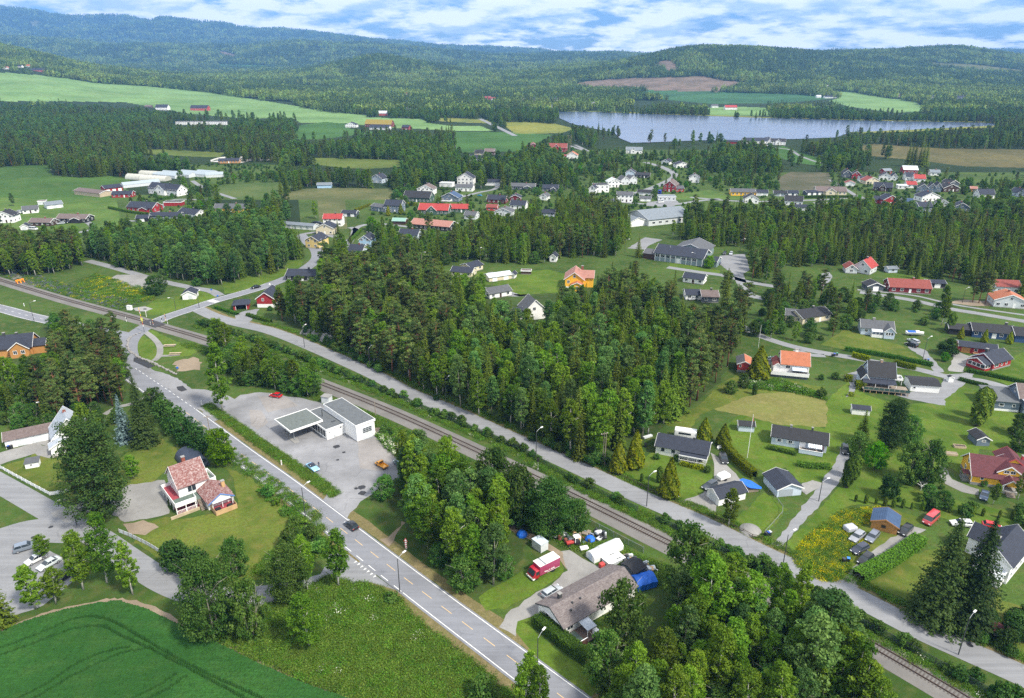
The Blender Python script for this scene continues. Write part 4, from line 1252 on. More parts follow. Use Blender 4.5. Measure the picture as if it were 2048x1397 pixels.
def keep(root, x0, x1, y0, y1):
 M = Matrix.Translation(root.location) @ Matrix.Rotation(root.rotation_euler.z,4, 'Z')
 n = max(1, int((x1 - x0) / 4))
 for i in range(n + 1):
  c = M @ Vector((x0 + (x1 - x0) * i / n,(y0 + y1) / 2,0))
  KEEPOUT.append((c.x, c.y,(y1 - y0) / 2 + 1.6))
def camera_side(root, L):
 """which end wall faces the camera"""
 M = Matrix.Rotation(root.rotation_euler.z,3, 'Z')
 r_ = M @ Vector((1,0,0))
 mid = Vector(root.location)
 return 'r' if r_.dot(Vector((-mid.x,-mid.y,0))) > 0 else 'l'
def simple_house(spec):
 """one row of the table: block ax ay bx by zref W hw rh axis wall roof ; name ; label ; options"""
 a, name, label, opt = [s.strip() for s in (spec + ';' * (3 - spec.count(';'))).split(';')][:4]
 t = a.split()
 b, ax_, ay, bx_, by, zr, W, hw, rh = int(t[0]), *map(float, t[1:9])
 axis, wc, rc = t[9:12]
 opts = opt.split()
 A, B = g(q(b, ax_, ay), zr), g(q(b, bx_, by), zr)
 if A.y > 1280:
  A = gh(q(b, ax_, ay)); B = gh(q(b, bx_, by))
  m_ = (A.y + B.y) / 2
  A.x *= m_ / A.y; B.x *= m_ / B.y; A.y = B.y = m_
  A.z = B.z = min(A.z, B.z)
 else:
  A.z = B.z = 0
 L = (B - A).length
 ang = math.atan2(B.y - A.y, B.x - A.x)
 cat = 'house' if 'house' in name or 'bungalow' in name else 'barn' if 'barn' in name else 'greenhouse' if 'greenhouse' in name else 'garage' if 'garage' in name else 'shed' if name in ('shed', 'garden_shed', 'hut', 'carport') else 'building'
 root = thing(name, label, cat, A, ang)
 wm, rm = WCOL[wc], RCOL[rc]
 far = A.y > 620
 og = .35
 if axis in 'xy':
  gable(root,0, L,0, W,0, hw, rh, axis, wm, rm, rows=0 if far else 9, barge=A.y < 1000)
 else:
  bx('wall', wm, root,0, L,0, W,0, hw)
  flat_roof(root,0, L,0, W, hw, rm, TRIM if wc != 'white' else WHITE)
 if A.y < 450 and 'nofound' not in opts: bx('foundation', CONC, root,-.02, L + .02,-.02, W + .02,-.1,.32)
 glass = GLASS
 sd = camera_side(root, L)
 two = hw > 4.2
 if cat in ('garage',) or 'doors' in opts:
  n = max(1, int(L / 4.2))
  for i in range(n):
   door(root, 'f', L * (i + .5) / n,0,.02, min(2.6, L / n * .7),2.1, TRIM if wc != 'white' else WCOL['lightgrey'], 'garage_door')
 elif cat != 'greenhouse' and 'nowin' not in opts:
  n = max(1, int(L / 3.0))
  for lv in ((1.55,4.3) if two else (1.55,)):
   for i in range(n):
    if lv < 2 and i == n // 2 and n > 2 and cat == 'house':
     door(root, 'f', L * (i + .5) / n,0,.1,1.0,2.0, WCOL['brown'] if wc == 'white' else TRIM)
    else:
     win(root, 'f', L * (i + .5) / n,0, lv,1.25,1.15)
  if W > 4:
   m = 2 if W > 6 else 1
   for lv in ((1.55,4.3) if two else (1.55,)):
    for i in range(m): win(root, sd, W * (i + .5) / m, L if sd == 'r' else 0, lv,1.1,1.15)
  if axis == 'y' and rh > 1.8: win(root, 'f', L / 2,0, hw + rh * .33,1.0,1.0)
  if axis == 'x' and rh > 1.8: win(root, sd, W / 2, L if sd == 'r' else 0, hw + rh * .33,1.0,1.0)
  if cat == 'house' and 'nochim' not in opts:
   cm_ = (L * .62, W * .5) if axis == 'x' else (L * .5, W * .55)
   chimney(root, cm_[0], cm_[1], hw + (rh if axis != 'f' else .3) - .3, hw + rh + .9, BRICKR if rnd.random() < .5 else DMETAL,.38)
 if 'porch' in opts:
  gable(root, L * .55, L * .85,-2.2,0.3,0, min(hw,2.5),1.2, 'y', wm, rm, wname='porch_wall')
 if 'cross' in opts:
  gable(root, L * .3, L * .62,-1.6, W * .5,0, hw, rh * .9, 'y', wm, rm, wname='wing_wall')
  win(root, 'f', L * .46,-1.6, hw * .55,1.6,1.2)
  win(root, 'f', L * .46,-1.6, hw + rh * .3,1.0,.9)
 if 'terrace' in opts:
  bx('deck', WOODG, root,-.5, L * .6,-3,-.02,.3,.5)
  railing(root,[(-.5,0),(-.5,-3),(L * .6,-3),(L * .6,0)],.5,1.4, TRIM)
 protect(root,0, L,0, W,.3, hw + rh * .8,.2,.45)
 keep(root,0, L,0, W)
 return root
# ------------------------------------------------------------------ the house with the lichened red roof
def white_house():
 r = hroot('white_house', 'two-storey white house with lichened red tile roof and wraparound deck', 'house', q(21,590,815),5.2,41)
 w_ = WHITE
 gable(r,0.35,7.3,0.4,8.9,0,5.2,3.7, 'x', w_, RCOL['lichen'],.5,.3, rows=15)
 chimney(r,3.9,5.6,8.0,9.9, BRICKR,.4)
 for y, z in ((3.1,5.6),(5.7,5.6),(5.8,3.5)): win(r, 'l', y,.35, z,.85,1.1)
 win(r, 'f',3.4,.4,3.75,1.9,1.7,2)
 bx('downpipe', WHITE, r,.3,.4,.32,.398,.2,5)
 GREENDECK = paint('green_deck_felt',(0.10,0.135,0.115),.9,.2)
 REDDECK = paint('red_deck_paint',(0.28,0.05,0.065),.85,.2)
 dk = bx('deck', GREENDECK, r,-1.65,4.6,-3.0,.38,2.05,2.25)
 bx('red_deck', REDDECK, r,-1.65,.33,.39,7.6,2.05,2.26)
 railing(r,[(.3,7.6),(-1.7,7.6),(-1.7,-3.05),(3.0,-3.05)],1.95,3.15, WHITE, name='parapet', th=.12)
 for y in (7.4,4.9,2.3,-.2,-2.9): bx('post', WHITE, r,-1.66,-1.48, y - .09, y + .09,0,2.04)
 for x in (0.6,2.8): bx('post', WHITE, r, x - .09, x + .09,-2.98,-2.8,0,2.04)
 bx('terrace_floor', REDDECK, r,-1.4,4.5,-2.9,.35,.02,.12)
 railing(r,[(-1.5,-3.0),(3.2,-3.0)],.1,1.0, WHITE, False)
 railing(r,[(3.1,-3.0),(3.1,-1.2)],1.2,3.1, WHITE, name='stair_parapet', th=.1)
 for i in range(9): bx('step', WOODG, r,3.3,4.55,-3.05 - i * .27,-3.05 - i * .27 + .3,2.0 - i * .24,2.12 - i * .24)
 gable(r,4.7,10.2,-6.0,.39,0,2.75,1.55, 'y', w_, RCOL['lichen'],.5,.1, rows=8, trim=None, wname='annex_wall')
 an = r.children[-1]
 BL = paint('blue_trim',(0.10,0.22,0.55),.6)
 gable(r,4.9,10.0,-7.5,-6.02,2.6,2.75,1.5, 'y', w_, RCOL['lichen'],.55,.2, rows=8, trim=BL, wname='terrace_gable')
 chimney(r,9.6,-3.2,3.2,4.9, paint('yellow_brick',(.5,.33,.16),.9,.2, sc=3),.38)
 for y in (-4.9,-3.4,-1.9): win(r, 'l', y,4.7,1.9,1.0,1.0,1)
 bx('terrace_deck', REDDECK, r,5.2,10.2,-9.6,-6.03,.25,.42)
 railing(r,[(5.2,-6.1),(5.2,-9.6),(10.2,-9.6),(10.2,-7.8)],.05,1.35, PALEWOOD, name='board_fence')
 railing(r,[(10.2,-7.7),(10.2,-6.1)],.4,2.3, WHITE, name='screen')
 for x in (5.35,7.6,10.0): bx('post', WHITE, r, x - .07, x + .07,-7.45,-7.3,.42,2.6)
 bx('awning', paint('pale_awning',(.62,.70,.72),.7), r,5.3,9.6,-7.9,-7.0,2.42,2.5)
 for x, y in ((6.2,-8.2),(9.0,-8.4)):
  bx('terrace_table', RUBBER, r, x - .6, x + .6, y - .5, y + .5,.45,1.05)
 railing(r,[(7.4,6.2),(9.6,8.0),(9.8,2.6),(7.3,2.4)],2.2,3.3, WHITE, name='balcony_parapet', th=.12)
 bx('balcony', GREENDECK, r,7.32,9.6,2.6,6.1,2.1,2.3)
 for x, y in ((9.4,2.8),(9.4,6.0)): bx('post', WHITE, r, x - .08, x + .08, y - .08, y + .08,0,2.09)
 bx('low_wall', paint('sand_wall',(.42,.34,.23),.9,.2), r,-3.4,3.2,-4.3,-4.05,0,.75)
 protect(r,0,10.5,-9.5,9,0,9,.02,.02)
 keep(r,-2,10.5,-9,9)
 t = hroot('tunnel_shed', 'dark blue-grey arched tunnel shed behind the white house', 'shed', q(21,1215,380),0,131)
 m = MB()
 n = 12
 pr = [(3.1 - 3.1 * math.cos(math.pi * k / n),3.0 * math.sin(math.pi * k / n) ** .8) for k in range(n + 1)]
 m.prism([(0, x, z) for x, z in pr],(9,0,0)).build('shell', paint('dark_tarpaulin',(.035,.045,.07),.5), t)
 bx('end_door', DMETAL, t,-.04,-.001,2.2,4.0,0.05,2.1)
 keep(t,0,9,0,6)
 protect(t,0,9,0,6,.5,2.6)
white_house()
def gas_station():
 r = hroot('petrol_station', 'disused white petrol station with flat felt roofs and drive-through canopy', 'station', q(22,1435,812),0,42.5)
 bx('garage_wall', WHITE, r,0,5.9,0,18,0,4.75)
 flat_roof(r,0,5.9,0,18,4.75, RCOL['felt'], WHITE,.25,.65)
 d_ = door(r, 'f',3.4,0,.05,3.5,3.7, WCOL['lightgrey'], 'garage_door')
 for i in range(3):
  for j in range(3): bx('pane', GLASS, d_,-1.35 + i * .95,-.5 + i * .95,-.075,-.052,2.05 + j * .52,2.42 + j * .52)
 bx('base_strip', CONC, r,-.03,5.93,-.03,17.9,-.1,.18)
 bx('shop_wall', WHITE, r,-5.7,-.01,6.8,20.2,0,3.0)
 flat_roof(r,-5.7,-.31,6.8,20.2,3.0, RCOL['felt'], WHITE,.28,.5)
 for i in range(6):
  bx('shop_window', GLASS, r,-5.76,-5.69,7.4 + i * 1.55,8.75 + i * 1.55,.75,2.7)
  bx('mullion', TRIM, r,-5.8,-5.70,7.28 + i * 1.55,7.38 + i * 1.55,.6,2.75)
 bx('shop_sill', TRIM, r,-5.82,-5.7,7.2,16.7,.5,.72)
 win(r, 'f',-1.2,6.8,2.45,.6,.4,1)
 win(r, 'f',-4.9,6.8,2.2,.35,.4,1)
 bx('vent_unit', WCOL['lightgrey'], r,-3.5,-2.7,6.5,6.79,.5,1.0)
 c = bx('canopy_roof', RCOL['mossfelt'], r,-14.1,-4.4,11.5,21.0,3.75,4.05)
 m = MB()
 for b in ((-14.3,-4.2,11.3,11.5),(-14.3,-4.2,21.0,21.2),(-14.3,-14.1,11.501,20.999),(-4.4,-4.2,11.501,20.999)): m.box(*b,3.6,4.15)
 m.build('fascia', WHITE, c)
 for y in (13.6,19.2): bx('pillar', METAL, r,-12.5,-12.25, y - .12, y + .12,.15,3.75)
 isl = MB().prism([(-13.6,11.2,.04),(-12.2,10.7,.04),(-11.6,12.5,.04),(-12.2,19.2,.04),(-13.2,19.6,.04)],(0,0,.16)).build('pump_island', CONC, r)
 for k in range(4): bx('pump_base', METAL, isl,-12.7,-12.2,12.6 + k * 1.7,13.2 + k * 1.7,.2,.34)
 MB().tube([(-2.6,14.6,3.4),(-2.6,14.6,5.6)],.13,8).build('flue', DMETAL, r)
 bx('roof_hatch', DMETAL, r,-2.4,-1.2,9.4,9.9,3.46,3.6)
 railing(r,[(5.95,1.5),(8.6,-.6),(9.0,1.4)],0,1.7, WOODG, name='board_fence')
 protect(r,-14,6,0,20,0,4,.0,.0)
 keep(r,-14,6,0,20)
 h = hroot('transformer_kiosk', 'small pale grey flat-roofed kiosk behind the petrol station', 'kiosk', q(22,880,215),0,-18)
 bx('wall', WCOL['lightgrey'], h,0,2.6,0,2.2,0,2.4)
 bx('roof', CONC, h,-.15,2.75,-.15,2.35,2.4,2.55)
 bx('door', WCOL['cream'], h,-.04,0,.5,1.5,.1,2.0)
gas_station()
def bungalow():
 r = hroot('long_bungalow', 'long white bungalow with brown-grey shingle roof beside the main road', 'house', q(23,470,1180),2.6,36.2)
 gable(r,.4,19.1,.5,8.0,0,2.75,1.85, 'x', WHITE, RCOL['bungalow'],.5,.4, rows=13, trim=DMETAL)
 chimney(r,3.6,5.6,3.5,5.2, DMETAL,.33)
 for x, y in ((4.6,3.0),(6.6,3.0),(3.4,1.9),(10.2,1.4)): bx('roof_vent', DMETAL, r, x - .14, x + .14, y - .14, y + .14,3.2 + y * .3,3.65 + y * .3)
 for y in (3.2,5.2): win(r, 'l', y,.4,1.6,.8,1.2,1)
 for x in (13.4,2.0): win(r, 'f', x,.5,1.7,1.3,1.0,2)
 door(r, 'f',3.6,.5,.4,1.0,2.0, WCOL['lightgrey'])
 bx('panel', WCOL['lightgrey'], r,8.0,10.6,.44,.5,.5,2.4)
 BR = paint('brown_deck',(.12,.085,.07),.9,.2)
 bx('deck', BR, r,.6,6.2,-3.3,.45,.3,.5)
 railing(r,[(.6,.4),(.6,-3.3),(3.0,-3.3)],.0,1.6, paint('brown_boards',(.10,.05,.04),.9,.2), name='deck_wall')
 railing(r,[(.6,.4),(.6,-3.32),(3.0,-3.32)],1.6,1.68, TRIM, name='deck_cap', th=.14)
 bx('deck_mat', paint('green_deck_felt',(.1,.135,.115)), r,.8,2.9,-3.1,.3,.5,.53)
 MB().prism([(3.7,.42,2.35),(6.0,.42,2.35),(6.0,-2.5,2.05),(3.7,-2.5,2.05)],(0,0,.08)).build('porch_roof', RCOL['palegrey'], r)
 for x in (3.9,5.9): bx('post', TRIM, r, x - .06, x + .06,-2.4,-2.28,.5,2.06)
 bx('storage_box', WHITE, r,5.2,6.1,-3.1,-2.2,.5,1.5)
 fix_normals(r.children[-3].data)
 protect(r,0,19,0,8,1,4.3,.02,.05)
 keep(r,-1,20,-3,9)
 s = hroot('dark_shed', 'dark lean-to shed against the far gable of the long bungalow', 'shed', q(23,1170,640),0,36.2)
 gable(s,0.2,3.6,-1.2,2.6,0,2.2,.7, 'x', WCOL['darkgrey'], RCOL['black'],.2,.2, trim=None)
 t = hroot('tarpaulin_tent', 'bright blue tarpaulin tent behind the long bungalow', 'tent', q(23,1270,780),0,20)
 BT = paint('blue_tarpaulin',(.015,.12,.55),.45,.15)
 m = MB()
 for i in range(9):
  for j,(y, z) in enumerate(((0,0),(0,1.5),(.9,2.1),(1.8,2.5),(2.7,2.1),(3.6,1.5),(3.6,0))):
   m.v.append((i * .55 + rnd.uniform(-.05,.05), y + rnd.uniform(-.1,.1), max(0, z + rnd.uniform(-.1,.08) * (z > 0))))
 for i in range(8):
  for j in range(6): m.f.append((i * 7 + j, i * 7 + 7 + j, i * 7 + 8 + j, i * 7 + 1 + j))
 m.f += [tuple(range(7)), tuple(range(62,55,-1))]
 m.build('cover', BT, t)
 for x in (.2,4.0): bx('pole', METAL, t, x, x + .1,.2,.3,0,1.4)
 protect(t,0,4.5,0,3.6,.5,2.2)
 w_ = hroot('tunnel_tent', 'white plastic storage tent between the railway and the bungalow', 'tent', q(23,800,475),0,33)
 PT = paint('white_plastic_sheet',(.74,.76,.76),.5,.08)
 pr = [(0,0),(-.05,1.3),(.35,1.75),(1.5,2.35),(2.65,1.75),(3.05,1.3),(3.0,0)]
 MB().prism([(2.7, y, z) for y, z in pr],(5.4,0,0)).build('cover', PT, w_)
 MB().prism([(0, y * .94 + .1, z * .92) for y, z in pr],(2.68,0,0)).build('front_cover', PT, w_)
 bx('entrance_flap', WCOL['paleblue'], w_,-.04,-.005,.9,2.1,.05,1.7)
 for c in w_.children: fix_normals(c.data)
 protect(w_,0,8,0,3,.3,2.2,.05,.05)
 k = hroot('metal_container', 'pale grey steel container behind the red truck', 'container', q(23,245,350),0,40)
 bx('body', WCOL['lightgrey'], k,-.6,1.6,0,3.0,0.05,2.1)
 bx('lid', WCOL['paleblue'], k,-.65,1.65,-.05,3.05,2.1,2.2)
bungalow()
def more_near():
 r = hroot('white_bungalow', 'white bungalow with dark felt roof among yellow-green thuja cones', 'house', q(7,1140,362),2.6,-21.8)
 gable(r,.3,14.0,.4,7.4,0,2.7,1.7, 'x', WHITE, RCOL['navy'],.5,.35, rows=10)
 for x in (2.2,5.0): win(r, 'f', x,.4,1.65,.95,1.0,1)
 bx('porch_roof', RCOL['navy'], r,6.9,14.1,-1.9,.1,2.2,2.36)
 bx('porch_fascia', TRIM, r,6.85,14.15,-2.0,-1.9,2.1,2.4)
 for x in (7.0,9.3,11.6,13.9): bx('post', TRIM, r, x - .06, x + .06,-1.85,-1.73,0,2.2)
 railing(r,[(7.0,-1.8),(13.9,-1.8)],.1,1.0, TRIM, False)
 win(r, 'f',10,.4,1.5,1.8,1.2); door(r, 'f',12.4,.4,.2,1,2, GLASS)
 win(r, 'r',2.5,14.0,1.6,.9,1.0,1); win(r, 'r',5.2,14.0,1.6,.9,1.0,1)
 chimney(r,9.8,4.3,4.1,5.0, DMETAL,.25)
 for x in (.35,13.9): bx('downpipe', TRIM, r, x - .04, x + .04,.3,.38,0,2.5)
 protect(r,0,14,0,7,.3,4,.02,.02); keep(r,0,14,-2,7)
 r = hroot('white_garage', 'white garage with dark roof beside the bungalow drive', 'garage', q(7,1640,838),0,22)
 gable(r,0,8.0,0,4.6,0,2.3,1.2, 'x', WHITE, RCOL['navy'],.4,.35, rows=7)
 door(r, 'l',2.3,0,.05,2.6,2.1, WCOL['lightgrey'], 'garage_door')
 protect(r,0,8,0,4.6,.3,3,.02,.3); keep(r,0,8,0,5)
 t = hroot('blue_tarpaulin', 'blue tarpaulin stretched over a frame beside the white garage', 'tarpaulin', q(7,1860,745),0,10)
 P = [(-.3,3.6,2.0),(1.0,4.2,1.9),(2.9,3.4,1.5),(4.6,1.0,.9),(4.0,.2,1.0),(1.2,0.1,1.6),(.3,.4,1.9)]
 m = MB(); m.add([(2.0,2.0,1.75)] + P,[(0, i + 1,(i + 1) % 7 + 1) for i in range(7)])
 m.build('sheet', MATS['blue_tarpaulin'], t)
 for x, y, z in ((1.1,3.9,1.85),(4.1,.5,.95),(2.7,3.1,1.5)): MB().tube([(x, y,0),(x, y, z)],.05).build('pole', METAL, t)
 bx('stored_pile', WOODG, t,.8,3.6,.6,3.0,0,.8)
 r = hroot('blue_grey_bungalow', 'pale blue-grey bungalow with black roof, white shutters and striped awning', 'house', q(8,55,287),2.6,-21)
 gable(r,.3,14.6,.4,7.2,0,2.7,1.7, 'x', WCOL['paleblue'], RCOL['black'],.5,.35, rows=10)
 for x in (2.3,5.2):
  o = win(r, 'f', x,.4,1.6,.8,.85,2)
  for s in (-1,1): bx('shutter', TRIM, o, s * .75 - .22, s * .75 + .22,-.07,-.01,-.5,.5)
 bx('porch_floor', WOODG, r,7.6,13.6,-2.3,.38,.35,.55)
 railing(r,[(7.6,.3),(7.6,-2.3),(13.6,-2.3),(13.6,.3)],.15,1.35, WCOL['paleblue'], name='porch_wall')
 railing(r,[(7.58,-2.32),(13.62,-2.32)],1.35,1.43, TRIM, name='porch_cap', th=.16)
 for i in range(12):
  MB().prism([(9.7 + i * .3,.36,2.5),(9.98 + i * .3,.36,2.5),(9.98 + i * .3,-1.6,1.95),(9.7 + i * .3,-1.6,1.95)],(0,0,.03)).build('awning_stripe', TRIM if i % 2 else WCOL['grey'], r)
 door(r, 'f',8.4,.4,.55,1.6,1.9, TRIM)
 win(r, 'f',11.6,.4,1.7,1.6,1.0)
 bx('porch_side', WCOL['darkred'], r,13.66,13.72,-1.6,.3,.5,2.2)
 chimney(r,5.0,3.8,4.2,5.1, METAL,.28); chimney(r,10.5,3.8,4.2,5.4, DMETAL,.25)
 protect(r,0,14.6,-2,7,.1,4,.02,.02); keep(r,0,14,-2,7)
 r = hroot('grey_garage', 'pale grey garage with dark roof beside the curving drive', 'garage', q(8,100,768),0,9)
 gable(r,0,6.4,0,7.0,0,2.3,1.35, 'y', WCOL['paleblue'], RCOL['navy'],.4,.4, rows=8)
 o = door(r, 'f',2.3,0,.05,3.6,2.0, WCOL['grey'], 'garage_door')
 protect(r,0,6.4,0,7,.2,3,.02,.02); keep(r,0,6,0,7)
 r = hroot('garden_shed', 'pale grey garden shed with black roof behind the flagpole', 'shed', q(7,1797,248),0,-9)
 gable(r,0,4.4,0,2.8,0,2.0,.8, 'x', WCOL['paleblue'], RCOL['black'],.3,.25, rows=5)
 protect(r,0,4.4,0,2.8,.3,2.5)
 r = hroot('yellow_house', 'yellow house with maroon tile roof, dormer gable and pillared porch', 'house', q(25,490,892),0,-17)
 Y, MR = WCOL['yellow'], RCOL['maroon']
 RT = paint('red_verge_tile',(.45,.08,.08),.7)
 bx('foundation', CONC, r,-.05,13.05,-.05,9.05,-.1,.75)
 gable(r,0,13,0,9,.5,3.0,3.4, 'x', Y, MR,.55,.35, rows=16, trim=TRIM)
 gable(r,5.6,10.4,.6,6.5,3.2,4.5,1.65, 'y', Y, MR,.45,.35, rows=9, wname='dormer_wall')
 gable(r,7.0,12.0,3.5,9.6,3.2,5.2,1.8, 'y', Y, MR,.4,.3, rows=9, trim=RT, wname='rear_dormer_wall')
 for x in (7.35,8.75): win(r, 'f', x,.6,4.5,1.0,.7,2)
 win(r, 'f',2.3,0,2.15,.6,.75,1)
 gable(r,6.4,9.6,-2.4,-.02,2.4,2.55,1.3, 'y', Y, MR,.45,.3, rows=6, wname='porch_gable')
 for x in (6.5,9.4): bx('porch_pillar', TRIM, r, x - .1, x + .1,-2.3,-2.1,.5,2.45)
 bx('porch_floor', CONC, r,6.3,9.7,-2.5,-.02,0,.75)
 for i in range(5): bx('step', WOODG, r,7.1,9.0,-2.8 - i * .3,-2.5 - i * .3,.02,.62 - i * .13)
 door(r, 'f',7.7,0,.78,.95,1.95, WCOL['darkred']); win(r, 'f',8.9,0,1.9,.7,.8,1)
 for y in (2.2,5.6): win(r, 'l', y,0,1.9,.9,1.2,2)
 win(r, 'l',4.4,0,4.5,.9,1.1,2)
 bx('side_stair', CONC, r,-1.6,-.03,1.0,3.6,0,.8); railing(r,[(-1.6,3.6),(-1.6,1.0),(-.1,1.0)],.8,1.7, METAL, False)
 bx('side_door_roof', MR, r,-1.7,-.02,.9,3.2,2.3,2.42)
 chimney(r,12.0,5.4,5.4,7.2, paint('red_chimney',(.5,.07,.08),.7),.45)
 for x in (-.02,12.95): bx('corner_board', TRIM, r, x - .06, x + .12,-.06,.1,.75,2.95)
 protect(r,0,11,-2,9,.0,6,.02,.05); keep(r,-2,13,-2,9)
 r = hroot('orange_roof_house', 'white house with orange tile roof and long white balcony on the slope', 'house', q(26,635,658),0,-14)
 gable(r,3.3,12.3,2.7,11.2,0,4.3,2.9, 'x', WHITE, RCOL['orange'],.5,.3, rows=16)
 gable(r,.9,3.29,2.6,9.4,0,3.2,1.0, 'y', WHITE, RCOL['red'],.3,.2, rows=6, wname='annex_wall')
 bx('balcony', CONC, r,0,12.2,0,2.65,1.0,1.2)
 railing(r,[(0,2.6),(0,0),(12.1,0),(12.1,2.6)],1.0,2.2, WHITE, name='balcony_wall')
 bx('under_wall', WCOL['darkgrey'], r,.2,11.9,.3,2.4,0,1.0)
 win(r, 'f',5.5,2.7,3.1,1.3,.95,2)
 MB().prism([(6.8,.7,2.75),(11.4,.7,2.75),(11.4,2.68,3.35),(6.8,2.68,3.35)],(0,0,.06)).build('awning', WCOL['paleblue'], r)
 for i in range(9): bx('balcony_chair', DMETAL, r,7.0 + i * .5,7.35 + i * .5,1.0,1.5,1.2,2.3)
 chimney(r,8.2,7.3,6.8,8.2, WHITE,.5)
 win(r, 'r',5,12.3,2.9,1.1,1.1); win(r, 'r',8.6,12.3,2.9,1.1,1.1)
 protect(r,0,12.2,0,11,.2,7,.02,.02); keep(r,0,12,0,11)
 r = hroot('red_shed', 'red wooden shed with half grey, half tiled roof beside a thuja', 'shed', q(26,165,585),0,-14)
 gable(r,0,4.6,0,6.5,.0,3.0,1.1, 'y', WCOL['brightred'], RCOL['orange'],.35,.3, rows=7)
 MB().prism([(-.42,-.32,2.92),(2.28,-.32,4.2),(2.28,6.82,4.2),(-.42,6.82,2.92)],(0,0,.09)).build('grey_roof_half', RCOL['grey'], r)
 fix_normals(r.children[-1].data)
 bx('foundation', CONC, r,-.03,4.63,-.03,6.5,0,.8); win(r, 'f',.9,0,2.3,.55,.75,1)
 protect(r,0,4.6,0,6,.3,3.5); keep(r,0,4.6,0,6.5)
 r = hroot('terrace_house', 'grey house with tall black roof and glass terrace on wooden stilts', 'house', q(27,420,795),0,-14)
 gable(r,2.2,10.2,5.2,13.0,0,4.3,3.4, 'x', WCOL['paleblue'], RCOL['black'],.6,.35, rows=16, trim=WCOL['paleblue'])
 gable(r,.1,2.19,4.4,11.4,0,3.3,1.5, 'y', WCOL['paleblue'], RCOL['black'],.35,.3, rows=8, trim=TRIM, wname='wing_wall')
 MB().prism([(.2,5.0,3.2),(10.3,5.0,3.2),(10.3,2.2,2.55),(.2,2.2,2.55)],(0,0,.12)).build('terrace_roof', RCOL['navy'], r)
 fix_normals(r.children[-1].data)
 bx('terrace', WOODG, r,0,13.8,0,5.1,1.0,1.2)
 for i in range(8): bx('stilt', PALEWOOD, r,.3 + i * 1.85,.48 + i * 1.85,.15,.33,0,1.0)
 TG_ = NT('terrace_glass'); TG_.principled((.05,.09,.09),.1,.5)
 for i in range(9): bx('glass_panel', TG_.m, r,.1 + i * 1.53,1.55 + i * 1.53,.03,.07,1.25,2.15)
 for x in (.4,4.0,8.0,10.2): bx('post', TRIM, r, x - .06, x + .06,2.3,2.42,1.2,2.6)
 win(r, 'f',5,5.2,2.4,2.0,1.1); win(r, 'f',8.2,5.2,2.4,2.0,1.1)
 railing(r,[(10.3,9),(12.8,9),(12.8,6),(10.3,6)],2.9,3.6, WHITE, name='balcony_wall', th=.12)
 bx('balcony', CONC, r,10.25,12.75,6.05,8.95,2.7,2.9)
 for x, y in ((12.6,6.2),(12.6,8.8)): bx('post', TRIM, r, x - .07, x + .07, y - .07, y + .07,1.2,2.7)
 chimney(r,6.2,9.1,7.2,8.3, paint('pale_brick',(.42,.28,.2),.9,.2),.35)
 win(r, 'l',9.1,2.2,5.4,.8,.9,2)
 protect(r,0,13.5,0,13,1,7.4,.02,.05); keep(r,0,13,0,13)
 r = hroot('long_garage', 'white garage with black roof joined to the terrace house', 'garage', q(27,1300,770),0,-11)
 gable(r,0,8.6,0,6.6,0,2.5,.8, 'x', WHITE, RCOL['black'],.35,.3, rows=7, trim=None)
 win(r, 'f',1.1,0,1.4,.7,.6,1)
 protect(r,0,8.6,0,6,.2,3,.02,.02); keep(r,0,8,0,6)
 r = hroot('white_shed', 'white shed with blue-black roof below the terrace house', 'shed', q(27,215,1200),0,-14)
 gable(r,0,5.0,0,2.6,0,1.9,.8, 'x', WHITE, RCOL['navy'],.2,.2, rows=5)
 protect(r,0,5,0,2.6,.3,2.4)
 r = hroot('mailbox_shelter', 'small white post shelter with dark roof at the garage corner', 'shelter', q(28,95,845),0,-6)
 gable(r,0,1.6,0,1.6,0,1.7,.4, 'y', WHITE, RCOL['black'],.1,.1)
 r = hroot('red_sunroom_house', 'red house with navy roof and glazed white sunroom gable', 'house', q(28,590,715),0,26)
 RD = WCOL['red']
 gable(r,0.6,10.8,0,7.6,0,2.9,2.3, 'x', RD, RCOL['navy'],.5,.4, rows=10)
 bx('foundation', CONC, r,.55,10.85,-.05,7.65,-.1,.6)
 gable(r,-2.9,.55,.6,7.0,.0,2.6,1.6, 'x', RD, RCOL['navy'],.4,.35, rows=8, wname='sunroom_wall')
 for i in range(4): win(r, 'l',1.4 + i * 1.5,-2.9,1.75,1.25,1.15,1)
 for x in (-2.1,-.6): win(r, 'f', x,.6,1.75,1.2,1.15,1)
 for x, w2 in ((2.6,2.2),(5.6,.8),(8.2,.8)): win(r, 'f', x,0,1.8, w2,1.1,2 if w2 > 1 else 1)
 chimney(r,3.0,4.6,5.0,6.2, DMETAL,.4)
 protect(r,-3,10.8,0,7.6,.2,5,.02,.02); keep(r,-3,11,0,8)
 r = hroot('red_garage_wing', 'low red wing with orange garage door joined to the sunroom house', 'garage', q(28,210,490),0,-22)
 gable(r,0,12.0,0,5.8,0,2.5,1.0, 'x', RD, RCOL['navy'],.5,.35, rows=7)
 door(r, 'f',2.2,0,.05,2.8,2.1, WCOL['orange'], 'garage_door'); win(r, 'f',5.4,0,1.5,.9,.9,1)
 bx('bench', PALEWOOD, r,4.6,6.6,-.7,-.1,.3,.5)
 protect(r,0,12,0,6,.2,3.2,.02,.1); keep(r,0,12,0,6)
 r = hroot('blue_house', 'dark blue bungalow with black roof and white windows behind conifers', 'house', q(28,370,318),0,-16)
 gable(r,0,14.0,0,8,0,2.8,1.9, 'x', WCOL['blue'], RCOL['black'],.5,.35, rows=9)
 gable(r,14.02,18.5,-1.5,8,0,2.8,1.9, 'x', WCOL['blue'], RCOL['black'],.4,.35, rows=9, wname='wing_wall')
 for x in (1.2,3.6,9.8,12.4): win(r, 'f', x,0,1.7,1.1,1.0,2)
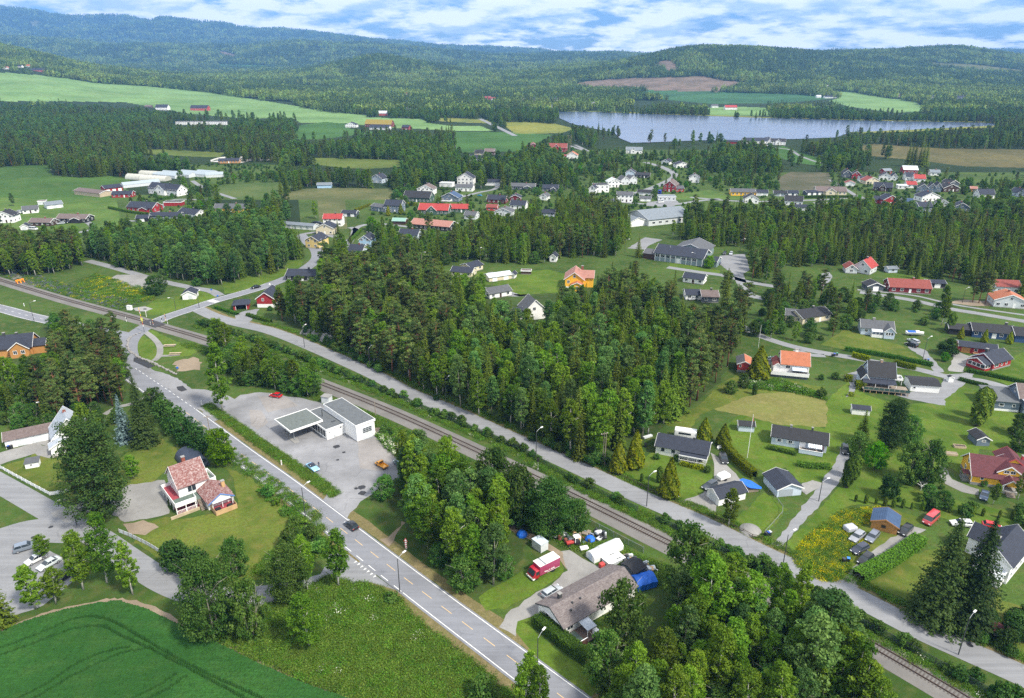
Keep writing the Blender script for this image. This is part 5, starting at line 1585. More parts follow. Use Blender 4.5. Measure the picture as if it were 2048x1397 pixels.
 door(r, 'f',7.4,0,.2,1.5,2.0, TRIM); chimney(r,12,4.5,4.3,5.6, DMETAL,.4)
 gable(r,-8,-.3,1,7,0,2.5,1.2, 'x', WCOL['black'], RCOL['black'],.4,.3, wname='carport_wall')
 protect(r,-7,18,-1,8,.4,4.4,.02,.1); keep(r,-8,18,-1,8)
 r = hroot('slate_house', 'slate-grey house with flat felt wing and tall brown-black roof', 'house', q(28,570,1165),0,-12)
 bx('foundation', WHITE, r,-.03,8.0,-.03,8,-.1,.7)
 bx('wall', WCOL['slate'], r,0,8,0,9.5,.5,3.2)
 MB().prism([(-.4,-.4,3.2),(8.3,-.4,3.2),(8.3,9.9,3.9),(-.4,9.9,3.9)],(0,0,.14)).build('roof', RCOL['felt'], r)
 fix_normals(r.children[-1].data)
 gable(r,8.01,18,1.0,9,0,4.6,3.0, 'x', WCOL['slate'], RCOL['brown'],.5,.4, rows=12, wname='main_wall')
 for x, w2 in ((3.0,1.2),(6.4,.7)): win(r, 'f', x,0,2.1, w2,.8,1)
 for y in (2,5): win(r, 'l', y,0,2.0,1.0,.9,1)
 bx('balcony', WCOL['slate'], r,8.4,16,-1.6,.98,2.0,2.2); railing(r,[(8.4,.9),(8.4,-1.6),(16,-1.6)],2.2,3.1, WCOL['slate'])
 bx('balcony_roof', RCOL['palegrey'], r,8.3,16,-1.7,.98,4.2,4.34)
 bx('lower_store', WCOL['slate'], r,8.5,16,-1.4,.97,0,1.98)
 win(r, 'l',4.9,8.0,5.4,.8,1.2,1)
 protect(r,0,13,0,9,.2,6.5,.02,.02); keep(r,0,18,0,9)
 r = hroot('grey_hut', 'slate-grey hut with black roof and white bargeboards beside raised beds', 'shed', q(25,590,265),0,-4)
 gable(r,0,3.5,0,4.6,0,2.1,.95, 'y', WCOL['slate'], RCOL['black'],.35,.3, rows=6)
 win(r, 'f',1.75,0,1.6,.9,.45,1)
 protect(r,0,3.5,0,4.6,.2,2.8)
 for i,(x, y, rz) in enumerate(((95,420,-12),(235,300,-12))):
  r = hroot('raised_bed',('pale timber raised bed beside the yellow house', 'timber raised bed full of dark green plants near the grey hut')[i], 'raised bed', q(25, x, y),0, rz)
  m = MB(); m.box(0,3.0,0,.1,0,.6).box(0,3.0,1.3,1.4,0,.6).box(0,.1,.1,1.3,0,.6).box(2.9,3.0,.1,1.3,0,.6)
  m.build('boards', paint('pale_timber',(.45,.36,.25),.9,.2), r); bx('soil', BARKD if i else WOODG, r,.1,2.9,.1,1.3,.02,.5)
 r = hroot('orange_shed', 'orange timber shed with blue-black roof among yellow flowers', 'shed', q(8,838,1010),0,-31)
 gable(r,0,5.3,0,5.2,0,2.1,1.2, 'y', WCOL['orange'], RCOL['blue'],.35,.3, rows=7, trim=WCOL['orange'])
 win(r, 'f',2.5,0,1.35,.7,.55,2, trim=WCOL['brown'])
 protect(r,0,5.3,0,5,.2,3,.02,.05); keep(r,0,5,0,5)
 r = hroot('white_corner_house', 'tall white house with navy roof and white porch behind the great spruces', 'house', q(12,1925,492),0,40)
 gable(r,0,12,.5,6.9,0,4.6,2.6, 'x', WHITE, RCOL['navy'],.5,.35, rows=12, trim=TRIM)
 gable(r,5,10,4,10,0,4.4,2.2, 'y', WHITE, RCOL['navy'],.4,.3, rows=10, wname='wing_wall')
 MB().prism([(-3.1,.8,2.2),(-3.1,6.4,2.2),(0,6.4,2.9),(0,.8,2.9)],(0,0,.1)).build('porch_roof', RCOL['white'], r)
 fix_normals(r.children[-1].data)
 bx('porch_floor', CONC, r,-3,0,1,6.3,0,.4); railing(r,[(-.1,1),(-3,1),(-3,6.3)],.4,1.3, WHITE)
 for y in (1.1,3.7,6.2): bx('post', TRIM, r,-3.05,-2.93, y - .06, y + .06,.4,2.2)
 for x in (2,5,8): win(r, 'f', x,.5,4.0,.9,1.1,2); win(r, 'f', x,.5,1.5,.9,1.1,2)
 chimney(r,3.2,4.6,6.6,8.0, DMETAL,.4)
 protect(r,-3,10,0,7,.2,7,.02,.02); keep(r,-3,12,0,8)
 r = hroot('well_house', 'tiny white wellhouse with maroon tile roof near the lamp post', 'hut', q(12,1840,905),0,12)
 gable(r,0,2.2,0,2.2,0,1.1,.75, 'y', WHITE, RCOL['maroon'],.35,.3, rows=5)
 r = hroot('long_white_garage', 'long white garage with grey-red roof at the left edge', 'garage', q(24,90,690),0,31)
 gable(r,0,12.6,0,5.6,0,2.6,1.3, 'x', WHITE, RCOL['brown'],.4,.35, rows=8)
 for x in (4.0,7.4): door(r, 'f', x,0,.05,2.6,2.1, WCOL['lightgrey'], 'garage_door')
 protect(r,0,12.6,0,5.6,.2,3,.02,.02); keep(r,0,12,0,6)
 r = hroot('grey_roof_house', 'white house with steep pale grey metal roof half hidden by a birch', 'house', q(24,735,800),0,35)
 gable(r,1.0,9.5,3.2,12.0,0,3.8,5.0, 'y', WHITE, RCOL['palegrey'],.5,.35)
 gable(r,0,4.5,0,3.19,.3,2.6,1.2, 'y', WHITE, RCOL['palegrey'],.4,.3, wname='porch_wall')
 railing(r,[(0,.1),(0,-.9),(3.4,-.9)],.3,1.3, WHITE, False); bx('porch_deck', WOODG, r,0,3.4,-.9,0,.1,.3)
 win(r, 'f',2.2,0,1.5,1.6,1.1,2); win(r, 'f',7,3.2,1.6,1.2,1.2)
 chimney(r,5.2,8.6,8.0,9.4, BRICKR,.4)
 keep(r,0,9,0,12)
 r = hroot('playhouse', 'tiny white playhouse with grey pent roof on the lawn', 'shed', q(24,360,970),0,22)
 bx('wall', WHITE, r,0,3.1,0,2.3,0,1.5)
 MB().prism([(-.2,-.2,1.5),(3.3,-.2,1.5),(3.3,2.5,1.95),(-.2,2.5,1.95)],(0,0,.09)).build('roof', RCOL['grey'], r)
 fix_normals(r.children[-1].data); win(r, 'f',1.4,0,.95,.5,.4,1)
 protect(r,0,3,0,2.3,.0,1.8,0,0)
 r = hroot('ochre_house', 'ochre house with slate-blue gambrel roof at the left edge', 'house', q(1,-60,860),0,18)
 gable(r,0,13,0,9,0,3.6,3.4, 'x', WCOL['orange'], RCOL['navy'],.6,.4, rows=10)
 gable(r,6.5,12.5,-2.0,4,0,3.6,2.4, 'y', WCOL['orange'], RCOL['navy'],.5,.4, rows=8, wname='wing_wall')
 for x in (8.2,10.6): win(r, 'f', x,-2.0,2.2,1.1,1.2,2)
 gable(r,13.02,17,1,7,0,3.2,1.6, 'x', WCOL['orange'], RCOL['navy'],.4,.3, wname='annex_wall')
 chimney(r,4,4.5,6.6,8.0, DMETAL,.4); chimney(r,8,4.5,6.4,7.6, DMETAL,.35)
 protect(r,4,17,-2,9,1.5,6,.0,.1); keep(r,0,17,-2,9)
 r = hroot('signal_hut', 'small white hut with black roof beside the level crossing road', 'hut', q(1,1440,395),0,12)
 gable(r,0,5.6,0,6.4,0,2.5,1.5, 'y', WHITE, RCOL['navy'],.4,.4, rows=8)
 door(r, 'f',3.4,0,.1,1.8,1.9, WCOL['lightgrey']); win(r, 'l',4.2,0,1.4,.7,.8,1)
 protect(r,0,5.6,0,6.4,.1,3.5,0,0); keep(r,0,5,0,6)
 r = hroot('red_carport', 'red carport with hipped black roof beside the crossing road', 'carport', q(1,1842,478),0,14)
 m = MB(); m.box(0,.15,0,6.2,0,2.4).box(.15,6.2,6.05,6.2,0,2.4).box(6.05,6.2,0,6.04,0,2.4).box(.16,.9,0,.15,0,2.4).box(5.3,6.04,0,.15,0,2.4)
 m.build('wall', WCOL['red'], r)
 MB().add([(-.6,-.6,2.4),(6.8,-.6,2.4),(6.8,6.8,2.4),(-.6,6.8,2.4),(2.4,3.1,3.9),(3.8,3.1,3.9)],[(0,1,5,4),(1,2,5),(2,3,4,5),(3,0,4),(3,2,1,0)]).build('roof', RCOL['navy'], r)
 for y in (1.6,4.2): win(r, 'l', y,0,1.6,.7,.7,1)
 for x in (.9,5.3): bx('door_post', TRIM, r, x - .08, x + .08,-.06,-.001,0,2.4)
 protect(r,0,6,0,6,.0,3.6,0,0); keep(r,0,6,0,6)
 r = hroot('red_gable_house', 'red house with white basement and navy roof at the wood edge', 'house', q(2,60,455),0,0)
 gable(r,0,7.5,0,11,1.6,4.2,2.6, 'y', WCOL['red'], RCOL['navy'],.5,.4, rows=9)
 bx('basement', WHITE, r,0,7.5,0,11,0,1.6); win(r, 'f',2.7,0,3.6,.8,1.1,2)
 protect(r,0,5,0,4,.1,5.5,0,0); keep(r,0,7,0,11)
 r = hroot('blue_grey_house', 'pale blue-grey house with dark gabled roof and white conservatory', 'house', q(4,760,665),0,-16)
 gable(r,0,11.5,0,8,0,3.0,2.0, 'x', WCOL['paleblue'], RCOL['grey'],.5,.4, rows=9)
 gable(r,7.8,11.5,-2.6,4,0,3.0,1.7, 'y', WCOL['paleblue'], RCOL['grey'],.4,.35, rows=7, wname='wing_wall')
 MB().prism([(3.4,-2.4,2.3),(7.6,-2.4,2.3),(7.6,.1,2.9),(3.4,.1,2.9)],(0,0,.1)).build('conservatory_roof', RCOL['white'], r)
 fix_normals(r.children[-1].data)
 railing(r,[(3.5,0),(3.5,-2.3),(7.6,-2.3)],0,1.2, WHITE, name='conservatory_wall')
 for x in (3.5,4.9,6.2,7.5): bx('post', TRIM, r, x - .06, x + .06,-2.35,-2.25,1.2,2.3)
 win(r, 'f',1.8,0,1.8,.9,1.1,2)
 for x in (8.7,9.6,10.5): win(r, 'f', x,-2.6,2.0,.6,1.1,1)
 chimney(r,4.6,4,4.6,5.8, CONC,.45)
 protect(r,0,11.5,-2.5,8,.3,4.6,.02,.05); keep(r,0,11,-2,8)
more_near()
# ------------------------------------------------------------------ houses of the village, one row each
TABLE = '''
13 -40 775 112 772 0 9 4.6 3 y white black ; white_house ; white gabled house cut by the left edge above the birches
13 165 832 224 828 0 6 2.4 1.3 y white navy ; garage ; small white gabled garage left of the brown cottage
13 232 797 400 800 0 8 2.5 1.9 x brown brown ; house ; dark brown cottage with grey-brown roof behind the railway birches
13 450 768 680 772 0 9 2.7 2.1 x black brown ; bungalow ; black bungalow with brown roof and white trim at the lane bend ; porch
13 182 702 305 692 0 8 2.7 2.0 x white grey ; bungalow ; white bungalow with grey roof at the field edge ; nochim
13 372 665 500 650 0 8 2.8 1.8 x lightgrey lightgrey ; garage ; pale grey outbuilding beside a blue tarpaulin at the field edge
13 300 632 365 628 0 5 2.3 0 f lightgrey brown ; shed ; open flat-roofed shed left of the pale grey outbuilding ; nowin
13 587 548 790 572 0 11 3.0 1.5 x beige brown ; barn ; beige board barn with brown roof by the greenhouses ; nowin
13 832 535 970 518 0 9 3.2 2.0 x red navy ; garage_block ; red garage block with three white doors by the greenhouses ; doors
13 882 575 1040 572 0 8 2.7 1.8 x red navy ; house ; low red house with dark roof in front of the white nursery shop
13 1003 682 1205 692 0 11 3.2 3.0 x red navy ; house ; large red house with slate roof behind a clipped hedge ; porch
13 1292 640 1430 640 0 6 2.6 0 f red black ; carport ; flat-roofed red carport beside the large red house ; nowin
13 1172 540 1400 565 0 10 4.4 4.0 x white navy ; shop_house ; white nursery shop with steep dark roof and pillared veranda ; cross
13 1405 722 1545 742 0 9 3.0 2.4 x white navy ; house ; white house with dark roof at the edge of the birch grove
13 1180 748 1420 745 0 8 2.6 1.6 x slate navy ; bungalow ; low slate-blue bungalow hidden to its eaves by the birch grove
13 1075 765 1170 762 0 7 2.4 1.5 x black navy ; garage ; dark garage roof left of the slate-blue bungalow
13 1690 690 1950 690 0 9 2.9 2.4 x yellow grey ; house ; yellow house with two chimneys and grey roof behind pines
13 1720 305 1885 302 0 9 2.8 1.8 x orange navy ; clubhouse ; clubhouse with dark roof and orange gable by the sports ground
14 440 968 545 976 0 11 4.6 2.4 y pale_yellow navy ; house ; yellow two-storey house with slate roof beside the lane ; nochim
14 522 865 660 868 0 9 4.2 2.6 y cream navy ; house ; cream gabled house just behind the yellow two-storey house
14 580 800 726 800 0 8 5.0 2.4 x white brightred ; house ; white two-storey house with bright red roof
14 260 812 500 832 0 6 2.6 1.0 x lightgrey lightgrey ; garage_row ; long pale grey garage row left of the red-roofed white house
14 722 722 835 726 0 6 2.5 1.4 x darkgrey navy ; garage ; dark garage with white bargeboards at the meadow edge
14 952 675 1055 690 0 9 3.2 1.4 x slate grey ; house ; slate-blue garage wing with pale roof beside the meadow hedge ; nochim
14 1060 690 1190 695 0 10 5.2 3.0 x slate navy ; house ; tall slate-blue house with white balcony by two dark conifers
14 1210 605 1415 615 0 11 3.6 4.0 x green black ; house ; dark green house with large black roof above the hedge
14 1318 548 1445 552 0 10 4.4 3.2 y white brown ; house ; white gabled house with brown roof behind the dark green house
14 1632 468 1755 472 0 10 5.5 4.2 y white navy ; gambrel_house ; tall white gambrel-roofed house above the village lane
14 1617 522 1752 526 0 9 3.4 1.6 x white grey ; house ; white cubic annexe below the gambrel-roofed house ; nochim
14 1492 488 1592 492 0 7 3.0 0 f white white ; garage ; flat-roofed white box garage left of the gambrel-roofed house
14 1852 478 1968 482 0 9 3.2 1.6 x white navy ; warehouse ; white hall with dark roof at the lane end ; nowin
14 1502 600 1640 608 0 9 3.2 3.4 y slate blue ; house ; slate house with steep blue roof and white parasols ; terrace
14 1328 705 1560 712 0 11 3.4 3.4 x green brightred ; house ; green house with red roof and stacked white balconies ; cross
14 1575 690 1720 692 0 9 2.8 2.4 x green brightred ; house ; green cottage with red roof behind the balconied house
14 1867 615 2010 622 0 9 2.9 2.6 x darkred navy ; house ; dark red house with black roof and white trim at the lane
14 1862 675 1945 678 0 6 2.4 1.6 x brightred red ; shed ; small orange-red shed with rusty roof below the dark red house
14 1927 715 2060 722 0 9 3.0 2.2 y lightgrey grey ; house ; pale grey house with weathered roof right of the rusty shed
14 1687 742 1775 748 0 8 2.8 2.0 x lightgrey grey ; house ; small grey house with grey roof below the red-roofed cottage
14 1265 815 1570 842 0 12 3.0 2.4 x black pink ; hall ; long black hall with faded red roof beside a tall pine
14 1122 785 1222 788 0 6 2.4 1.4 x brown mint ; shed ; dark shed with mint-green metal roof on the gravel yard ; nowin
14 862 962 950 966 0 9 4.4 2.4 y lightblue navy ; house ; sky-blue gabled house beside the lane hedge
14 1170 900 1320 908 0 9 3.0 2.4 x paleblue navy ; house ; pale blue house with navy roof left of the tall pine
14 770 1035 885 1040 0 10 3.0 2.6 x paleblue navy ; house ; pale house with dark roof behind the roadside birches
14 285 1228 545 1232 0 10 2.6 2.0 x black navy ; house ; wide dark house hidden behind the trees at the road bend
14 1582 1192 1745 1205 0 8 2.6 1.5 x cream navy ; bungalow ; cream bungalow with dark angled roof above the wood ; nochim
14 1742 1165 1835 1140 0 8 2.7 1.4 x cream navy ; bungalow ; rear wing of the cream bungalow ; nochim
14 1885 1240 2060 1215 0 6 2.4 1.1 x cream white ; garage ; cream garage with white metal roof beside the hilltop lawn
14 1888 1375 2060 1345 0 8 2.6 1.6 x white grey ; house ; grey-blue roofed house half hidden at the wood top ; nochim
14 530 500 640 498 0 7 2.6 1.5 x lightblue lightgrey ; shed ; pale blue shed with bright metal roof at the rough meadow ; nowin
14 955 455 1040 462 0 9 4.2 3.2 y paleblue navy ; house ; steep navy-roofed house among trees behind the rough meadow
14 1722 285 1826 290 0 9 3.2 2.8 x white navy ; house ; white house with navy roof below the dark field
14 1768 240 1840 242 0 9 3.0 2.6 x cream black ; house ; cream house with black roof behind the white field house
14 1846 240 1920 242 0 9 4.2 2.8 x brown brown ; house ; brown house right of the cream field house
15 135 200 230 200 0 12 4.0 4.0 y darkred red ; barn ; red barn with red roof at the field corner
15 295 212 445 215 0 11 4.6 4.6 x red red ; manor_house ; large red house with hipped red roof by the power poles ; cross
15 445 270 530 272 0 9 4.2 3.4 y white orange ; house ; white gabled house with orange roof below the large red house
15 402 262 445 264 0 6 2.4 1.2 x red red ; garage ; tiny red garage beside the orange-roofed white house
15 912 225 1040 228 0 10 4.2 2.6 x white lightgrey ; house ; white house with pale roof at the lake end of the street ; cross
15 5 510 195 515 0 9 2.8 2.0 x darkgrey grey ; bungalow ; charcoal bungalow with white trim at the village edge ; porch
15 243 525 380 527 0 9 2.8 2.2 x darkgrey navy ; bungalow ; black-roofed bungalow right of the charcoal bungalow ; porch
15 620 545 670 548 0 9 4.6 2.4 y white navy ; house ; white house with black pitched roof left of the flat modern house
15 672 535 780 532 0 10 5.6 0 f white black ; modern_house ; white flat-roofed modern house with roof units
15 772 495 880 492 0 9 4.4 2.8 y white white ; house ; white house with bright metal roof beside the flat modern house
15 875 475 940 472 0 9 4.2 2.8 y lightgrey grey ; row_house ; grey gabled row house left of its twin ; nochim
15 940 470 1000 466 0 9 4.2 2.8 y lightgrey grey ; row_house ; grey gabled row house at the right end of the row ; nochim
15 908 412 985 415 0 9 4.2 2.8 y paleblue navy ; house ; navy-roofed house behind the grey row houses
15 985 418 1100 422 0 9 2.8 1.6 x black black ; bungalow ; low black bungalow behind the row houses
15 838 608 965 612 0 10 5.6 1.6 x white grey ; apartment_house ; white two-storey block with grey roof at the street corner
15 1002 555 1128 560 0 7 2.6 1.4 x white black ; garage ; white garage with black roof behind the corner block
15 1022 603 1110 605 0 7 2.4 1.0 x lightgrey grey ; garage ; pale garage behind the white street wall
15 1168 598 1305 600 0 9 2.8 0 f lightgrey lightgrey ; workshop ; flat-roofed grey workshop by the parked van
15 1205 525 1300 532 0 12 5.2 3.6 y red brown ; house ; red gabled house with white windows at the street corner
15 1300 530 1368 528 0 8 2.8 1.6 x red grey ; house ; low red annexe right of the red gabled house ; nochim
15 1192 310 1250 315 0 9 3.0 2.0 y white navy ; house ; white house left of the long white lakeside house
15 1310 340 1412 338 0 10 3.2 2.2 y white navy ; house ; long white house with black roof above the street
15 1408 455 1490 458 0 9 4.2 2.8 y white grey ; house ; white gabled house beside a dark spruce at the street
15 1740 558 1930 562 0 11 3.0 1.8 x yellow grey ; kindergarten ; long yellow kindergarten with grey roof
15 1938 560 2030 562 0 7 2.8 1.6 x white navy ; garage ; white garage right of the yellow kindergarten
15 1842 618 1955 622 0 9 3.4 3.0 y white black ; house ; white house with black roof below the yellow kindergarten
15 0 662 118 668 0 9 3.0 2.6 x white navy ; house ; white house with navy roof above the spruce wood
15 0 600 80 602 0 8 2.8 1.8 y darkred navy ; house ; dark red house with navy roof behind the white navy-roofed house
15 232 592 288 596 0 8 3.0 2.0 y white grey ; house ; small white gabled house at the village lane
15 235 722 350 725 0 8 2.6 1.6 x paleblue navy ; house ; low pale house among spruces above the wood ; nochim
15 0 1212 34 1215 0 4 2.2 1.0 y white navy ; shed ; tiny white shed on the hilltop lawn ; nowin
15 312 1082 362 1085 0 6 3.0 1.4 y white navy ; house ; white house end seen between dark spruces ; nochim
15 88 1178 165 1180 0 3 1.6 0 f brown brown ; shed ; low weathered shed on the hilltop lawn ; nowin
15 1382 1380 1500 1382 0 7 2.6 1.4 x white navy ; house ; white house with navy roof and carport among the pines ; nochim
15 1510 1400 1640 1402 0 8 2.8 1.8 x darkgrey brown ; house ; charcoal house with brown roof right of the carport house
15 1360 1240 1520 1262 0 7 2.6 1.6 x white navy ; house ; white-gabled house beside the road to the hall ; nochim
16 0 140 36 142 0 9 3.4 3.0 x white navy ; farmhouse ; white lakeside farmhouse with navy roof
16 52 158 168 160 0 10 4.4 3.0 x white black ; farmhouse ; large white lakeside villa with black roof ; cross
15 1692 148 1798 150 0 8 2.6 1.6 x red navy ; barn ; low red outbuilding of the lakeside farm ; nowin
15 1838 148 2030 148 0 10 3.4 3.4 x white navy ; barn ; long lakeside barn with navy roof and red end
16 158 632 300 640 0 8 3.6 3.0 x white black ; house ; white house with black roof at the wood edge below the gravel plot
16 216 672 388 678 0 7 2.4 1.2 x white navy ; garage ; low white garage in front of the wood-edge house
16 76 562 178 566 0 8 2.6 1.4 x grey black ; bungalow ; grey bungalow left of the long brown-roofed house
16 180 560 270 562 0 7 2.5 1.4 x darkgrey navy ; garage ; dark garage between grey bungalow and long brown-roofed house
16 410 550 648 555 0 10 3.0 2.8 x cream brown ; house ; long cream house with brown roof and two dormers ; cross
16 335 556 460 552 0 6 2.3 1.2 x darkgrey navy ; garage ; dark garage left of the long brown-roofed house
16 618 418 690 420 0 9 4.0 3.2 y darkgrey black ; house ; black-roofed gabled house at the left end of the estate
16 690 425 760 428 0 9 3.8 3.0 y red black ; house ; red gabled house with white bargeboards in the estate
16 640 482 716 485 0 7 2.6 1.6 y white red ; garage ; white garage with red roof at the estate lane
16 752 448 830 450 0 8 2.8 1.6 x white navy ; house ; white house with navy roof behind the estate garages
16 800 470 905 468 0 9 3.2 2.8 y cream red ; house ; cream gabled house with red roof in the estate
16 905 435 1000 440 0 9 3.4 2.6 y white navy ; house ; white gabled house with navy roof in the estate middle
16 1000 438 1048 440 0 9 3.4 2.6 y lightgrey navy ; house ; pale grey gabled house right of the white estate house
16 948 388 1005 386 0 7 3.0 1.6 x red lightgrey ; shed ; small red shed with bright roof behind the estate
16 1095 385 1208 388 0 11 3.8 3.0 x red white ; barn ; red barn with bright metal roof under tall spruces
16 1112 438 1180 440 0 9 3.8 2.6 x white navy ; house ; white house with navy roof below the bright-roofed barn
16 862 520 1005 528 0 9 3.4 3.2 x brown navy ; house ; dark brown house with navy roof facing the estate green ; cross
16 1052 505 1130 508 0 7 2.6 0 f white white ; carport ; white flat-roofed carport in the estate
16 1122 498 1200 500 0 8 3.0 2.2 x white brightred ; house ; white house with red roof right of the carport
16 1180 452 1268 455 0 9 3.4 2.8 x white brightred ; house ; white house with bright red gable behind the estate row
16 1204 540 1288 545 0 9 4.6 3.0 y slate black ; row_house ; dark blue row house at the left end of the terrace ; nochim
16 1290 535 1345 538 0 9 4.6 3.0 y slate black ; row_house ; dark blue row house in the middle of the terrace ; nochim
16 1345 530 1392 532 0 9 4.6 3.0 y slate black ; row_house ; dark blue row house at the right end of the terrace ; nochim
16 1408 530 1535 528 0 9 3.2 3.0 y brown black ; house ; brown double garage house with curved gable
16 1450 505 1530 500 0 9 4.2 2.6 y darkgrey black ; house ; charcoal house behind the brown double garage house
16 1622 525 1676 528 0 6 2.4 1.4 x orange pink ; shed ; little orange shed at the estate edge
16 1690 580 1812 582 0 9 3.4 3.2 x white navy ; house ; white house with navy roof and solar panels
16 1992 568 2080 566 0 9 3.2 2.8 y paleblue navy ; house ; pale blue house at the right picture edge by the forest
16 858 618 935 622 0 9 2.9 2.0 x red navy ; house ; red garage wing with navy roof left of the red gable ; nochim
16 935 632 1060 632 0 10 3.8 3.2 y red navy ; house ; red gabled house with navy roof at the forest edge
16 1088 628 1172 632 0 7 2.6 1.6 x white blue ; garage ; white garage with blue metal roof at the forest edge
16 1240 605 1380 600 0 9 3.6 3.0 y white navy ; house ; white gabled house with navy roof behind the dark cottage
16 1218 690 1325 688 0 9 3.8 2.8 x slate navy ; house ; slate-blue cottage with navy roof and white windows
16 1356 640 1450 645 0 8 2.8 1.8 y white grey ; house ; white low house right of the slate-blue cottage
16 1490 685 1615 692 0 9 3.6 2.8 y slate navy ; house ; slate house with navy roof beside a tall birch
16 1310 400 1385 402 0 8 3.0 2.0 x white lightgrey ; house ; white house end under the tall spruces
17 12 548 70 548 0 12 4 3.5 y white orange ; farmhouse ; white hillside farmhouse with orange roof at the left edge
17 112 532 168 534 0 12 4 3.5 x white navy ; farmhouse ; white hillside farmhouse with dark roof
17 178 528 245 530 0 12 4 3.5 x white orange ; farmhouse ; white hillside farmhouse with orange roof beside the red barn
17 222 562 372 568 0 16 6 4.5 x brightred navy ; barn ; long red hillside barn with dark roof
17 1225 868 1320 870 0 14 6 5 x white navy ; farmhouse ; white farmhouse with navy roof among trees in the big field
17 1500 872 1635 876 0 16 6 5 x brightred navy ; barn ; red barn with white base in the big field
17 1140 850 1190 852 0 10 3 2.5 x brown brown ; shed ; brown farm shed left of the field farmhouse
17 1385 985 1800 985 0 16 4.5 0 f white black ; school ; long dark flat-roofed school above the woods
17 1040 522 1095 522 0 16 7 5 x white navy ; house ; far valley village house, leftmost
17 1165 562 1220 562 0 16 7 5 x white red ; house ; far valley village house with red roof left of the barn
17 1225 572 1280 572 0 16 7 5 x brightred red ; house ; far red valley barn in the hazy village
17 1345 560 1400 560 0 16 7 5 x brightred orange ; house ; far orange-roofed valley house
17 1440 548 1495 548 0 16 7 5 x white navy ; house ; far white valley house in the village middle
17 1530 525 1585 525 0 16 7 5 x white white ; house ; far white valley house higher on the slope
17 1620 560 1675 560 0 16 7 5 x white navy ; house ; far white valley house at the right end of the village
17 1300 520 1355 520 0 16 7 5 x lightgrey grey ; house ; far grey valley house above the red barn
18 750 1005 838 1006 0 10 4.4 3.5 y white navy ; farmhouse ; white farmhouse beside a round dark tree
18 905 1000 1112 1005 0 14 4.5 6.5 x darkred moss ; barn ; big red barn with mossy yellow roof
18 940 1022 1095 1025 0 10 3.4 3.2 x white navy ; farmhouse ; white long house with dark roof before the mossy barn
18 1195 1022 1250 1024 0 9 3.6 3 x red navy ; house ; small red house right of the mossy barn
18 1010 912 1090 914 0 12 4.5 4 x brightred white ; barn ; red barn with bright metal roof across the field
18 1225 885 1275 886 0 10 6 3.5 x white lightgrey ; house ; white house among trees across the field
18 1058 745 1108 746 0 12 6 4 y brightred brightred ; house ; pinkish red house at the far wood edge
18 1205 750 1262 751 0 12 4 3 x white red ; house ; white far house with red roof
18 1838 785 1898 786 0 12 4 4 x red red ; house ; far red farm building at the wood edge
18 1900 790 1932 791 0 10 4 3 x white red ; house ; far white house beside the red farm building
19 60 792 135 793 0 10 4 3 x white navy ; house ; white lakeside estate house at the left end
19 160 795 235 796 0 10 4 3 x white navy ; house ; second white lakeside estate house from the left
19 280 795 335 796 0 10 4 3 x white grey ; house ; third white lakeside estate house from the left
19 345 795 410 796 0 10 4 3 x white grey ; house ; fourth white lakeside estate house from the left
19 490 792 535 793 0 10 5 3 x orange orange ; house ; orange lakeside house among the estate trees
19 585 800 632 801 0 10 6 3 x white navy ; house ; tall white lakeside house with navy roof
19 640 835 690 836 0 10 5 4 y white white ; house ; white gabled lakeside house right of the tall navy-roofed one
19 285 850 375 851 0 10 3.5 2 x grey grey ; house ; long grey lakeside building near the shore
19 485 830 545 831 0 9 4 3 x white navy ; house ; white lakeside house just above the shore
19 808 845 848 846 0 9 4 2.5 x brightred red ; boathouse ; small red boathouse near the lake shore
19 1695 865 1788 867 0 14 5 4 x white brightred ; farmhouse ; white farmhouse with bright red roof on the far lake shore
19 1590 850 1640 851 0 10 4 3 x white grey ; house ; pale house left of the red-roofed shore farmhouse
20 415 772 450 773 0 10 4 3 x white white ; house ; small white house at the wood edge above the lake
20 480 775 570 777 0 12 4 3 x white navy ; house ; white farmhouse with dark roof above the lake
20 480 690 525 691 0 10 4 3 x white white ; house ; white house high on the wooded slope
20 1045 765 1100 766 0 10 5 4 x cream brown ; house ; cream house on the dark slope above the lake
20 1300 775 1360 776 0 12 4 3 x white navy ; house ; white house at the foot of the dark hill
20 1480 780 1600 781 0 12 5 3 x slate navy ; house ; slate house with white front at the foot of the dark hill
4 640 185 730 190 0 7 2.6 2.0 y lightgrey red ; house ; low pale wing beside the red-roofed grey house ; nochim
4 700 175 830 200 0 9 3.6 3.4 y lightgrey brightred ; house ; pale grey house with bright red roof at the forest edge
4 978 185 1048 183 0 4 2.3 .8 x paleblue lightgrey ; hut ; small pale blue hut on the back lawn
4 812 325 940 325 0 6 2.4 1.6 y darkgrey black ; garage ; charcoal garage with white carport roof beside the lane
4 985 335 1310 352 0 10 2.8 2.6 x darkred red ; house ; long red-roofed house with chimney on the upper lane
4 1300 300 1425 305 0 6 2.4 0.8 x black navy ; garage ; black garage behind the long red-roofed house
4 1805 450 2060 470 0 9 3.4 2.6 y lightgrey orange ; house ; pale grey house with orange roof at the right edge
4 1815 340 2010 350 0 8 3.4 2.0 x lightgrey red ; house ; rear wing with red roof behind the pale grey house ; nochim
4 165 560 300 575 0 8 2.6 1.6 x cream grey ; house ; cream cottage wing half hidden behind a pine ; nochim
4 300 590 520 555 0 9 2.8 1.8 x cream black ; house ; cream cottage with dark roof behind pines
'''
for row in TABLE.strip().split('\n'):
 simple_house(row)
